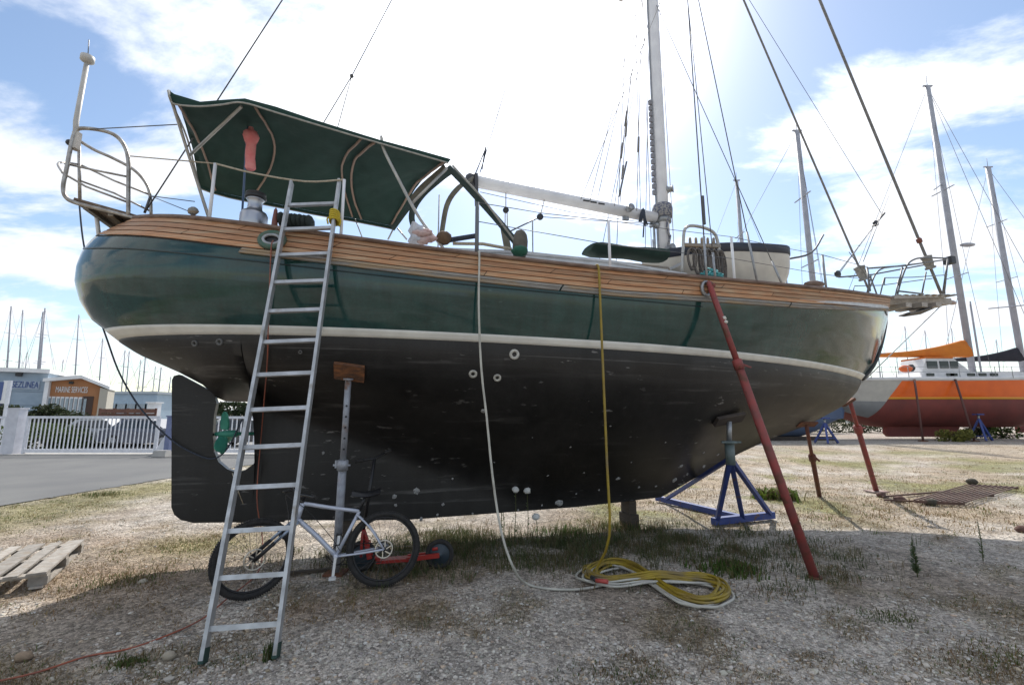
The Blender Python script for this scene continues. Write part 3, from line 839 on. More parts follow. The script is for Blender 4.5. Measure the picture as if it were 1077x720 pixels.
# ---- spars
MAST_S = 7.62; MR = .105
mast_b = bw(MAST_S, 0, 3.3); mast_t = bw(MAST_S+.1, 0, 15.6)
mast = MB().tube([mast_b, mast_b.lerp(mast_t, .3), mast_t], [MR*1.02, MR, MR*.92], n=18).build('mast', M_alloy, boat)
ml = lambda z: mast_b.lerp(mast_t, (z-3.3)/12.3)
# collar, gooseneck, winches and wrapped lines near the foot
MB().lathe([(MR, 0), (MR+.035, .01), (MR+.035, .10), (MR, .11)], ml(4.9), n=18).build('mast_collar', M_dullsteel, mast)
MB().lathe([(MR+.01, 0), (MR+.06, .02), (MR+.07, .17), (MR+.05, .25), (MR+.01, .27)], ml(4.98)-BN*0, n=14).build('line_bundle', mat('blue_grey_lines', (.10, .11, .16), (.30, .29, .28), rough=.9, scale=30, lo=.45, hi=.55), mast)
MB().lathe([(0, 0), (.06, 0), (.07, .03), (.05, .06), (.05, .11), (.07, .13), (0, .13)], ml(5.5)+BN*(MR*.4)+BD*.05, (BN+BD).normalized(), n=14).build('mast_winch', M_dullsteel, mast)
MB().lathe([(0, 0), (.05, 0), (.06, .03), (.04, .06), (.04, .11), (.06, .13), (0, .13)], ml(4.4)+BN*MR, BN, n=14).build('mast_winch', M_dullsteel, mast)
MB().lathe([(0, 0), (.05, 0), (.06, .03), (.04, .06), (.04, .11), (.06, .13), (0, .13)], ml(4.85)-BD*MR, -BD, n=14).build('mast_winch', M_dullsteel, mast)
for z in (3.75, 4.15, 4.6):
    T('halyard_tail', [ml(z)+BN*(MR+.02)+BD*.04, ml(z+.2)+BN*(MR+.03)-BD*.02, ml(z+.5)+BN*(MR+.01)+BD*.05], .018, mat('blue_grey_lines', (.1, .1, .1)), mast, k=4)
MB().bar(ml(3.4)-BD*(MR+.012), mast_t-BD*(MR), .03, .025, up=BD).build('sail_track', M_dullsteel, mast)
mb = MB()
for i in range(16):
    mb.box(ml(5.45+i*.115)-BD*(MR+.045), (.05, .045, .08), rz=PHI)
mb.build('sail_slides', mat('grey_slides', (.22, .22, .24), rough=.6), mast)
for z, h_ in ((10.4, 1.1), (13.2, .9)):
    MB().bar(ml(z)+BN*h_, ml(z)-BN*h_, .08, .03).build('spreader', M_alloy, mast)
T('halyard', [ml(3.8)+BN*.14+BD*.1, ml(14)+BN*.12], .006, M_rope, mast, n=5)
T('halyard', [ml(3.8)-BN*.14-BD*.16, ml(14)-BN*.12-BD*.1], .006, M_rope, mast, n=5)
MB().bar(ml(3.6)-BD*.17-BN*.02, ml(4.85)-BD*.17-BN*.02, .03, .03).build('tackle', M_dullsteel, mast)
b0, b1 = CPt(497, 190, 0), CPt(689, 229, 0)
boom = MB().tube([b0, b0.lerp(b1, .03), b1], [.088, .094, .094], n=16).build('boom', M_alloy, boat)
MB().lathe([(0, -.09), (.07, -.085), (.105, -.04), (.105, .05), (.06, .06), (0, .06)], b0-BD*.02, BD, n=14).build('boom_end', mat('dark_boom_fitting', (.07, .07, .075), rough=.6, metal=.3), boom)
MB().bar(CPt(500.5, 183, .1), CPt(501.5, 216, .1), .06, .05).build('boom_strap', MATS['dark_boom_fitting'], boom)
MB().bar(b1, ml(tob(b1)[2]), .07, .1).build('gooseneck', M_dullsteel, boom)
for t in (.58, .62, .665): MB().box(b0.lerp(b1, t)+BN*.088, (.11, .03, .022), rz=PHI).build('reef_slot', M_blackplastic, boom)
for t, nm in ((.82, 0), (.91, 1)):
    q = b0.lerp(b1, t)
    if nm == 0: MB().lathe([(0, 0), (.05, 0), (.06, .03), (.04, .05), (.04, .09), (.06, .11), (0, .11)], q+BN*.085, BN, n=14).build('boom_winch', M_dullsteel, boom); MB().box(q-V((0, 0, .12)), (.1, .05, .06), rz=PHI).build('sheet_bail', M_dullsteel, boom)
    else:
        mb = MB()
        mb.tube([q+BN*.09+V((0, 0, .08)), q+BN*.1-V((0, 0, .16)), q+BN*.05-V((0, 0, .42))], .012, n=6)
        for i in range(6): mb.tube([q+BN*.1+BD*random.uniform(-.05, .05)+V((0, 0, .05)), q+BN*.1+BD*random.uniform(-.1, .1)-V((0, 0, random.uniform(.12, .3)))], .014, n=6)
        mb.build('hanging_lines', M_darkrope, boom)
def block(c, r=.045, parent=boat):
    return MB().lathe([(0, -.02), (r, -.02), (r*1.05, 0), (r, .02), (0, .02)], c, BN, n=12).build('block', M_blackplastic, parent)
c1 = CPt(532, 221, 0); T('sheet', [CPt(532, 198, 0), c1], .008, M_rope, boat, n=5); block(c1); T('sheet', [c1-BD*.01, CPt(531, 250, 0)], .008, M_rope, boat, n=5); T('sheet', [c1+BD*.02, CPt(534, 250, 0)], .008, M_rope, boat, n=5)
c2 = CPt(568, 228, .1); T('sheet', [CPt(573, 208, 0), c2], .007, M_rope, boat, n=5); block(c2, .05); T('sheet', [c2, CPt(537, 243, .2)], .012, M_wire, boat, n=5); T('sheet', [c2, CPt(690, 236, .1)], .006, M_wire, boat, n=5)
T('sheet', [CPt(505, 202, .1), CPt(600, 223, .1), CPt(690, 236, .1)], .005, M_wire, boat, n=5)

# ---- standing and running rigging (all led to the mast)
def stay(name, a, b, r, m=M_wire, n=6): return T(name, [a, b], r, m, boat, n=n)
def on_mast_line(p1, p2):   # carry the line p1 -> p2 on until it stands over the mast
    s1, s2 = tob(p1)[0], tob(p2)[0]; t = (MAST_S+.1-s1)/(s2-s1); return p1+(p2-p1)*t
tip = CPt(990, 309); e = on_mast_line(tip, CPt(862, 0)); FS = e
furl = MB().tube([tip, tip.lerp(e, .03), tip.lerp(e, .97)], .027, n=8).build('forestay', mat('furled_grey_sail', (.20, .19, .18), (.13, .125, .12), rough=.8, scale=20), boat)
inner = CPt(913, 303); e2 = on_mast_line(inner, CPt(801, 0)); e2.z = min(e2.z, 15)
MB().tube([inner, inner.lerp(e2, .03), e2], .019, n=8).build('inner_forestay', MATS['furled_grey_sail'], boat)
for q, p0, p1 in ((CPt(972, 277), tip, e), (CPt(911, 284), inner, e2)):
    ax_ = (p1-p0).normalized(); fo = p0+ax_*((q-p0).dot(ax_))
    MB().lathe([(0, -.16), (.09, -.16), (.10, -.13), (.07, -.11), (.085, -.03), (.085, .06), (.10, .09), (.10, .12), (.04, .14), (0, .14)], fo, ax_, n=16).build('furling_drum', mat('worn_drum_canvas', (.30, .28, .24), (.17, .16, .14), rough=.8, scale=16), boat)
q = CPt(964, 254); ax_ = (e-tip).normalized(); MB().lathe([(0, -.06), (.05, -.05), (.055, .03), (.03, .06), (0, .06)], tip+ax_*((q-tip).dot(ax_)), ax_, n=10).build('stay_fitting', mat('red_brown_wood', (.16, .05, .035)), boat)
bs = CPt(152, 224, 0); e3 = on_mast_line(bs, CPt(297, 0)); stay('backstay', bs, e3, .008)
q = CPt(158, 207, 0); MB().tube([bs, q], .014, n=6).build('turnbuckle', M_wire, boat)
tl = CPt(505, 181, 0); e4 = on_mast_line(tl, CPt(560, 0)); stay('topping_lift', tl, e4, .007)
k_ = CPt(510, 158, 0); T('topping_lift', [CPt(500, 183, .05), k_], .009, M_wire, boat); T('topping_lift', [CPt(507, 178, -.05), k_], .009, M_wire, boat)
MB().bar(CPt(508.5, 170, 0), CPt(511, 155, 0), .03, .02).build('block', M_darkrope, boat)
j = CPt(370, 80, -.2); stay('running_backstay', CPt(300, 196, -.9), j, .007); stay('running_backstay', CPt(348, 160, -.6), j, .006); MB().ball(j, .03).build('block', M_wire, boat)
stay('running_backstay', j, j+(CPt(412, 0, -.1)-j)*3.2, .007)
# shrouds
for px, r_, zt, bo in ((742, .008, 12.6, .9), (751, .006, 9.2, .9), (795, .007, 15.3, .15), (821, .006, 9.1, .12)):
    a = base_near(px, .02); stay('shroud', a, ml(zt)+BN*bo, r_)
    MB().tube([a, a.lerp(ml(zt)+BN*bo, .06)], .015, n=6).build('turnbuckle', M_dullsteel, boat)
for s, r_, zt, bo in ((7.0, .006, 9.1, .12), (7.62, .007, 15.3, .15), (8.3, .006, 9.1, .12)):
    a = bw(s, -rail_b(s), rail_z(s)); stay('shroud', a, ml(zt)-BN*bo, r_)
for t, zt, bo in ((.55, 9, .5), (.74, 11, .3), (.80, 9, -.5), (.87, 12, .1), (.66, 9, -.5), (.60, 10.3, .3), (.93, 10.3, -.4)):
    q = b0.lerp(b1, t); stay('lazy_jack', q+BN*.09*(1 if bo > 0 else -1), ml(zt)+BN*bo-BD*.1, .006, mat('pale_lazy_jack', (.30, .29, .28), rough=.8))
for q_ in ((.74, 5.9), (.74, 6.5), (.80, 5.7), (.87, 6.1), (.80, 6.6)):
    q = b0.lerp(b1, q_[0]); zt, bo = {.74: (11, .3), .80: (9, -.5), .87: (12, .1)}[q_[0]]
    a = q+BN*.09*(1 if bo > 0 else -1); e_ = ml(zt)+BN*bo-BD*.1; MB().tube([a.lerp(e_, (q_[1]-a.z)/(e_.z-a.z)), a.lerp(e_, (q_[1]+.28-a.z)/(e_.z-a.z))], .02, n=7).build('chafe_guard', mat('grey_chafe_guard', (.20, .19, .18), rough=.9), boat)
a_, b_ = CPt(651, 207, .1), CPt(659, 170, .1); MB().bar(a_, b_, .03, .02).build('block', M_wire, boat)
MB().bar(CPt(739, 206, .9), CPt(741, 236, .9), .03, .03).build('turnbuckle', M_wire, boat)
for a_, b_ in (((880, 289), (921, 235)), ((883, 287), (928, 226)), ((908, 275), (935, 205)), ((893, 265), (911, 290))):
    stay('sheet_line', CPt(*a_, .5), CPt(*b_, .2), .006)
a_ = CPt(928, 226, .2); stay('sheet_line', a_, ml(13)+BD*.2, .005)
block(CPt(881, 288, .5), .06); block(CPt(921, 235, .2), .06); MB().bar(CPt(918, 238, .2), CPt(930, 224, .2), .04, .03).build('block', M_blackplastic, boat)

# ---- bowsprit, pulpit, anchor
sp0 = CPt(927, 319, 0); sp1 = CPt(1000, 318, 0); sp0.z = min(sp0.z, sp1.z+.1)
M_sprit = mat('pale_weathered_sprit', (.40, .37, .33), (.28, .25, .22), rough=.7, scale=6, stretch=(3, 3, 10))
sprit = MB().bar(sp0-BD*.3, sp1-BD*.12, .17, .13).build('bowsprit', M_sprit, boat)
MB().lathe([(0, 0), (.05, 0), (.05, .18), (.035, .26), (0, .26)], sp1-BD*.13, BD, n=12).build('bowsprit_tip', mat('pinkish_metal', (.36, .27, .24), rough=.5), sprit)
for w_ in (-.27, .27): MB().bar(sp0+BN*w_+V((0, 0, .05))-BD*.1, sp1+BN*w_*.75+V((0, 0, .05))-BD*.5, .07, .06).build('sprit_side', M_sprit, sprit)
for i in range(9): MB().bar(sp0.lerp(sp1, .04+.098*i)+BN*.3+V((0, 0, .097)), sp0.lerp(sp1, .04+.098*i)-BN*.3+V((0, 0, .097)), .085, .025).build('slat', M_grey_wood, sprit)
for t in (.18, .4, .6): MB().box(sp0.lerp(sp1, t)-V((0, 0, .09)), (.16, .5, .09), rz=PHI).build('sprit_chock', M_sprit, sprit)
# anchor: shank along the sprit, plough below
a0, a1 = CPt(985, 322, .05), CPt(945, 324, .05)
anchor = MB().bar(a0, a1, .035, .06).build('anchor', mat('galvanised_anchor', (.16, .15, .14), (.10, .095, .09), rough=.6, metal=.6, scale=15), boat)
f0 = CPt(951, 332, .05)
rows = [[CPt(982, 322, .05)+BN*.02, CPt(982, 324, .05), CPt(982, 322, .05)-BN*.02], [CPt(968, 326, .05)+BN*.17, CPt(968, 330, .05), CPt(968, 326, .05)-BN*.17], [f0+BN*.10+V((0, 0, .02)), f0+V((0, 0, -.01)), f0-BN*.10+V((0, 0, .02))]]
MB().sheet(rows, .02).build('fluke', MATS['galvanised_anchor'], anchor)
pb = MB(); B2 = .30
for sd in (1, -1):
    z_ = 0 if sd > 0 else 0
    pb.tube([CPt(944, 309, B2*sd) if sd > 0 else CPt(944, 309, B2)-BN*.6] + [(CPt(x, y, B2)+(-BN*.6 if sd < 0 else V((0, 0, 0)))) for x, y in ((948, 294), (954, 279), (961, 273), (972, 271))]+[CPt(996, 271.5, .12) if sd > 0 else CPt(996, 271.5, .12)-BN*.24], .017, n=8, k=4)
    sh = V((0, 0, 0)) if sd > 0 else -BN*.6
    pb.tube([CPt(914, 282, B2)+sh, CPt(950, 279.5, B2)+sh], .017, n=8)
    pb.tube([CPt(950, 279.5, B2)+sh, CPt(995, 273, .14)+sh*.45], .015, n=8)
    pb.tube([CPt(949, 281, B2)+sh, CPt(945, 300, B2)+sh], .015, n=8)
    pb.tube([CPt(974, 286, B2*.8)+sh*.85, CPt(969.5, 310, B2*.8)+sh*.85], .014, n=8)
    pb.tube([CPt(930, 299, B2)+sh, CPt(931, 292, B2)+sh, CPt(960, 291.5, B2)+sh, CPt(996, 289, .14)+sh*.45], .010, n=6)
    pb.tube([CPt(945, 306, B2)+sh, CPt(971, 309, B2)+sh], .017, n=6)
pb.tube([CPt(997, 272, .12), CPt(991.5, 309, .05)], .016, n=8); pb.tube([CPt(997, 272, -.12), CPt(993, 309, -.05)], .016, n=8)
pb.tube([CPt(912, 281, .3), CPt(915, 306, .4)], .018, n=8)
pb.tube([CPt(915, 290, .3), CPt(922, 309, .3)], .014, n=8); pb.tube([CPt(930, 292, .3), CPt(926, 309, .3)], .012, n=8)
pb.build('bow_rail', mat('dark_weathered_tube', (.17, .175, .18), (.10, .10, .105), rough=.5, metal=.4, scale=12), boat)
MB().box(CPt(998.5, 274, 0), (.14, .16, .16), rz=PHI).build('bow_light', M_blackplastic, boat)
T('lifeline', [st[873], CPt(912, 281, .35)], .005, M_wire, boat, n=5)
T('lifeline', [st[873]-V((0, 0, .3)), CPt(916, 294, .35)], .005, M_wire, boat, n=5)
stay('bobstay', CPt(990, 321, 0), CPt(907, 402, .02), .010, mat('pale_wire', (.45, .44, .42), rough=.5))
MB().ball(CPt(856, 299, .9), .11, sc=(1.6, .8, .55), jit=.05).build('deck_cowl', M_cap, boat)
MB().bar(CPt(700, 285, .4), CPt(712, 279, .4), .3, .04).build('mast_step', M_deckwhite, boat)

# ---- granny bar with coiled lines
GB = .8
gb = MB().tube([CPt(x, y, GB) for x, y in ((717.5, 286), (718.5, 262), (719.5, 244), (723, 238.5), (730, 237.5), (742, 240), (751, 245), (755, 255), (757, 270), (759, 290))], .024, n=8, k=4).build('mast_guard_rail', mat('pale_canopy_tube', (.4, .4, .4)), boat)
MB().tube([CPt(744, 258, GB-.02), CPt(747, 291, GB+.1)], .024, n=8).build('guard_leg', MATS['pale_canopy_tube'], gb)
MB().bar(CPt(719, 257.5, GB), CPt(757, 259, GB), .05, .05).build('pin_rail', M_grey_wood, gb)
for i in range(5): MB().lathe([(.012, -.12), (.014, 0), (.024, .02), (.02, .09), (0, .11)], CPt(726+6.2*i, 256.5, GB), n=8).build('pin', M_grey_wood, gb)
M_coil = mat('grey_coiled_rope', (.17, .15, .13), (.09, .08, .075), rough=.95, scale=40)
for i in range(6):
    c = CPt(726+5.8*i, 262+.4*i, GB+.04); L_ = .16+.10*(i > 2)+random.uniform(0, .06); mb = MB()
    for k in range(5):
        w_ = .05+.008*k; dx = random.uniform(-.015, .015)
        mb.tube([c+BD*(dx+w_*math.sin(a))+BN*(.012*k+.01*math.sin(2*a))-V((0, 0, L_*(1-math.cos(a))/1.0)) for a in [2*math.pi*j/14 for j in range(14)]], .012, n=5, closed=True)
    mb.build('rope_coil', M_coil, gb)
# ================================================================== things carried on the boat
# dinghy upside up on the foredeck
g0, g1 = CPt(716, 256.5, .55), CPt(831, 260, .5)
s0, s1 = tob(g0)[0]-.35, tob(g1)[0]+.16; ztA, ztB = g0.z-.02, g1.z; zt = ztB; zb = min(ztA, ztB)-.60
def gz_(t): return ztA+(ztB-ztA)*t
dingh = thing('dinghy', 'cream dinghy with a navy gunwale band stowed on the foredeck ahead of the mast', 'dinghy', bw((s0+s1)/2, 0, zb))
def dsec(t):      # t 0 = pointed aft end .. 1 = blunt forward end
    w = .64*min(1, (1-(1-min(1, t/.55))**2.2))*(1-.16*max(0, (t-.55)/.45)**2)*math.sqrt(max(.02, 1-.86*max(0, (t-.86)/.14)**2))+.01
    rise = .30*max(0, 1-t/.35)**2+.22*max(0, (t-.84)/.16)**2
    return s0+(s1-s0)*t, w, zb+rise
rows = []; band = []; inn = []
for i in range(25):
    t = i/24; s, w, z0 = dsec(t); end = .10*max(0, (t-.9)/.1)**2
    r_ = []
    for j in range(15):
        a = math.pi*j/14; x = math.cos(a); q = abs(math.sin(a))**.75
        r_.append(bw(s, w*(x if abs(x) > 0 else 0)*(1-.0), gz_(t)-.13-(gz_(t)-.13-z0)*q+(.0)))
    rows.append(r_)
mb = MB().grid(rows, True)
mb.add(rows[-1], [tuple(range(15))])
mb.build('hull', mat('cream_gelcoat', (.56, .51, .43), (.46, .42, .36), rough=.45, scale=4), dingh, fix=True)
mb = MB()
for sd in (1, -1):
    pr = []
    for i in range(25):
        t = i/24; s, w, z0 = dsec(t)
        zt = gz_(t); pr.append([bw(s, sd*w, zt-.14), bw(s, sd*(w+.018), zt-.13), bw(s, sd*(w+.02), zt-.01), bw(s, sd*(w+.01), zt+.01), bw(s, sd*(w-.03), zt+.01), bw(s, sd*(w-.03), zt-.12)])
    mb.grid(pr, True, flip=(sd > 0))
s, w, z0 = dsec(1)
mb.bar(bw(s, w+.01, zt-.065), bw(s, -w-.01, zt-.065), .03, .15)
mb.build('gunwale_band', mat('navy_band', (.012, .016, .028), (.02, .024, .04), rough=.5, scale=5), dingh, fix=True)
MB().ball(bw(s+.05, .2, zt-.1), .06, sc=(1, 1, .8)).build('bow_fender', M_blackplastic, dingh)
for t in (.35, .7):
    s, w, z0 = dsec(t); MB().bar(bw(s, w-.02, gz_(t)-.12), bw(s, -w+.02, gz_(t)-.12), .2, .03).build('thwart', M_grey_wood, dingh)
for t in (.3, .75):
    s, w, z0 = dsec(t); MB().box(bw(s, 0, (z0+rail_z(8.5)-.2)/2), (.1, .8, max(.05, z0-rail_z(8.5)+.2)), rz=PHI).build('chock', M_grey_wood, dingh)
tg = MB().tube([bw(s1+.06, .2, zt-.1), bw(s1+.5, .35, zt+.02), CPt(866, 247, 0)], .018, n=6, k=4); tg.build('painter', M_wire, dingh)
# green canvas bundle on the cabin roof
a, b = CPt(618, 262, .75), CPt(697, 269.5, .75)
pts = [a.lerp(b, i/10)-V((0, 0, .0)) for i in range(11)]
rows = []
for i, p in enumerate(pts):
    t = i/10; r_ = []
    h = .085+.015*math.sin(t*9)-(.04 if t == 0 else 0)
    for j in range(12):
        an = 2*math.pi*j/12; r_.append(p+BN*(.20*math.cos(an)*(1+.05*math.sin(5*t+j)))+V((0, 0, h*math.sin(an)*(1+.1*math.sin(7*t+2*j)))))
    r_.append(r_[0]); rows.append(r_)
mb = MB().grid(rows, True); mb.add(rows[0][:-1], [tuple(range(12))]); mb.add(rows[-1][:-1], [tuple(range(12))])
o = mb.build('canvas_bundle', mat('bottle_green_canvas', (.008, .026, .018), (.012, .034, .024), rough=.85, scale=7, bump=.3, bscale=12), None, fix=True)
tag(o, 'long dark green canvas bundle lying on the cabin roof just aft of the mast', 'canvas bundle')
# pink cloth cover on a thin staff
st_b = CPt(256.5, 208, .75); 
flag = thing('flagstaff', 'thin staff beside the silver winch with a faded pink cloth cover over its top', 'flagstaff', st_b)
MB().tube([st_b-V((0, 0, .25)), CPt(258.5, 163, .75), CPt(261, 133, .75)], .012, n=7).build('staff', mat('blue_staff', (.07, .12, .22), rough=.5), flag)
zz_ = [(134, .03), (138, .045), (139, .085), (144, .095), (148, .085), (151, .06), (160, .058), (170, .062), (177, .066), (178.5, .05)]
rows = []
for py, w in zz_:
    c = CPt(264-(py-134)*.02, py, .75); rows.append([c+BD*w*.86*math.cos(a)*(1+.12*math.sin(5*a+py*.4)+.06*math.sin(9*a-py))+BN*w*.7*math.sin(a) for a in [2*math.pi*j/14 for j in range(15)]])
mb = MB().grid(rows, True); mb.add(rows[0][:-1], [tuple(range(14))]); mb.add(rows[-1][:-1], [tuple(range(14))])
mb.build('cover', mat('faded_pink_cloth', (.76, .22, .23), (.80, .32, .31), rough=.9, scale=14, bump=.3), flag, fix=True)
# black fender bag behind the ladder head
c = at_rail(302, 233, .2)
mb = MB()
for i in range(7): mb.ball(c+BD*(-.14+.045*i)+V((0, 0, .0)), .085, sc=(.42, 1.2, .95), jit=.06)
tag(mb.build('rolled_mat', mat('black_rubbery_cloth', (.02, .028, .026), rough=.8, bump=.3), None), 'black ribbed rolled mat standing on the rail behind the ladder top', 'rolled mat')
# white bag, pink cloth and brown fender heaped by the cockpit
c = at_rail(437, 245, .25)
mb = MB(); rows = []
for i in range(10):
    z = -.11+.2*i/9; r_ = []
    for j in range(25):
        a = 2*math.pi*j/24; q = (abs(math.cos(a))**5+abs(math.sin(a))**5)**-.2*.075*(1+.10*math.sin(i*1.3))*(1+.09*math.sin(3*a+i*.9)+.05*math.sin(7*a-i*1.7))
        r_.append(c+V((q*math.cos(a+.5), q*math.sin(a+.5), z+.02*math.sin(2*a+1)*(i > 7))))
    rows.append(r_)
mb.grid(rows, True); mb.add(rows[0][:-1], [tuple(range(24))]); bm_o = mb.build('bucket_bag', mat('white_plastic_bag', (.55, .56, .60), (.45, .46, .5), rough=.6, scale=9, bump=.4), None)
tag(bm_o, 'white square plastic bag standing on the side deck under the canopy end', 'bag')
c = at_rail(446, 249, .2)
mb = MB()
for i in range(5): mb.ball(c+BD*random.uniform(-.14, .1)+V((0, 0, random.uniform(-.06, .06))), .06, sc=(1.2, .8, .7), jit=.25)
tag(mb.build('crumpled_cloth', mat('pinkish_cloth', (.40, .24, .22), (.5, .38, .36), rough=.9, scale=9, bump=.4), None), 'crumpled pinkish cloth heaped beside the white bag on deck', 'cloth')
c = at_rail(467.5, 250.5, .3)
tag(MB().ball(c, .085, sc=(1.1, 1, .95), jit=.05).build('brown_fender', mat('brown_canvas_ball', (.13, .08, .045), (.09, .055, .03), rough=.8, scale=9), None), 'round brown canvas fender lying beside the spray hood foot', 'fender')
# canvas-covered things further along the side deck
c = at_rail(556, 254, .35)
rows = []
for i, (h, w) in enumerate(((-.20, .075), (-.1, .085), (0, .085), (.08, .075), (.13, .05), (.145, .02))):
    rows.append([c+V((0, 0, h))+BD*(w*math.cos(a)*(1+.12*math.sin(4*a+h*9))+.05*h)+BN*w*.8*math.sin(a) for a in [2*math.pi*j/14 for j in range(15)]])
tag(MB().grid(rows, True).build('covered_winch', mat('grey_brown_cover', (.13, .12, .10), (.08, .075, .065), rough=.9, scale=9, bump=.3), None, fix=True), 'grey brown canvas hood tied over a deck winch at the foot of the spray hood', 'winch cover')
c = at_rail(551, 264, .2)
tag(MB().ball(c, .085, sc=(1.2, .9, .7), jit=.15).build('green_sack', mat('green_sack_cloth', (.015, .08, .05), (.02, .1, .065), rough=.9, scale=9, bump=.3), None), 'small green cloth sack at the lower end of the spray hood', 'sack')
c0, c1 = at_rail(478, 256, .3), at_rail(545, 262, .3)
o = MB().tube([c0, c0.lerp(c1, .5)+V((0, 0, .03)), c1], .02, n=8).build('boat_hook', mat('pale_rope', (.4, .4, .3)), None); tag(o, 'long pale boat hook lying along the side deck below the spray hood', 'boat hook')
c = at_rail(485, 252, .35)
o = MB().bar(c-BD*.22-V((0, 0, .05)), c+BD*.2+V((0, 0, .07)), .09, .03).build('oar_blade', M_darkrope, None); o.name = 'oar'; tag(o, 'dark flat oar blade sticking up from the side deck beside the brown fender', 'oar')
c = at_rail(765, 287, .22)
mb = MB(); pts = []
for i in range(90):
    a = i*.55; pts.append(c+BD*(.13*math.cos(a)*(.6+.4*math.sin(i*.37))+.03*math.sin(i*.9))+BN*.08*math.sin(a*.8)+V((0, 0, -.06+.16*(i/90)*abs(math.sin(i*.21)))))
tag(MB().tube(pts, .011, n=5, k=2).build('turquoise_line', mat('turquoise_cord', (.05, .26, .26), (.08, .32, .34), rough=.9, scale=20), None), 'small heap of turquoise line on the side deck below the dinghy', 'rope')
# ================================================================== LADDER
M_alu = mat('dull_aluminium', (.50, .51, .52), (.36, .37, .38), rough=.45, metal=.5, scale=9, detail=9, rvar=.12, c3=(.27, .25, .22), s3=7, lo3=.62, hi3=.75)
fl, fr = gnd(213, 697), gnd(290, 691)
tlp, trp = atY(307, 192, 4.50), atY(357, 190, 4.56)
lad = thing('ladder', 'tall aluminium ladder leaning on the green sailboat near its stern, tied with yellow cord', 'ladder', (fl+fr)/2)
wdir = (fr-fl).normalized(); fwd_l = (tlp-fl).normalized().cross(wdir).normalized()
for a, b in ((fl, tlp), (fr, trp)):
    o = MB().bar(a+V((0, 0, .02)), b, .026, .072, up=fwd_l).build('rail', M_alu, lad)
    MB().bar(a+V((0, 0, .0)), a+(b-a).normalized()*.09, .034, .082, up=fwd_l).build('rubber_foot', mat('dark_green_rubber', (.02, .05, .04), rough=.8), lad)
def t_for_py(py):
    lo, hi = 0, 1
    for _ in range(40):
        m = (lo+hi)/2
        if proj(((fl+fr)/2).lerp((tlp+trp)/2, m))[1] > py: lo = m
        else: hi = m
    return m
t0, t1 = t_for_py(658), t_for_py(215)
for i in range(13):
    t = t0+(t1-t0)*i/12; a, b = fl.lerp(tlp, t), fr.lerp(trp, t)
    if i == 9: a, b = a+(b-a)*.02, b
    MB().bar(a, b, .034, .030, up=fwd_l).build('rung', M_alu, lad)
q = fr.lerp(trp, t_for_py(229))
mb = MB()
for k in range(5): mb.tube([q+V((0, 0, -.05+.022*k))+(wdir*.045*math.cos(a)-fwd_l*.065*math.sin(a)) for a in [2*math.pi*j/12 for j in range(12)]], .011, n=5, closed=True)
mb.tube([q, q+wdir*.06-V((0, 0, .03)), q+wdir*.05-V((0, 0, .1))], .009, n=5, k=3); mb.tube([q, q-wdir*.07-V((0, 0, .02)), q-wdir*.06-V((0, 0, .08))], .009, n=5, k=3)
mb.build('cord_tie', mat('yellow_cord', (.55, .42, .03), (.42, .32, .03), rough=.8, scale=30), lad)

# ================================================================== BICYCLE
rc, fc = gnd(402, 617), gnd(262, 631)
xb = (fc-rc); WB = xb.length; xb.normalize(); lean = -R(5)
nb_ = V((0, 0, 1)).cross(xb).normalized()
if nb_.y > 0: nb_ = -nb_            # towards the camera
zb_ = (V((0, 0, 1))*math.cos(lean)+nb_*math.sin(lean)).normalized(); nb_ = (nb_ - zb_*nb_.dot(zb_)).normalized()
KB = WB/1.14
def B(x, z, y=0.0): return rc + (xb*x + zb_*z + nb_*y)*KB
bike = thing('bicycle', 'silver grey mountain bike with black tyres leaning on the steel prop behind the ladder', 'bicycle', rc)
M_tyre = mat('black_tyre', (.016, .016, .017), (.03, .028, .026), rough=.85, scale=30, bump=.4, bscale=60)
M_bframe = mat('silver_blue_frame', (.52, .55, .64), (.46, .49, .57), rough=.3, metal=.2, scale=5)
M_bblack = mat('satin_black_metal', (.02, .02, .022), rough=.35, metal=.3)
WR = .345
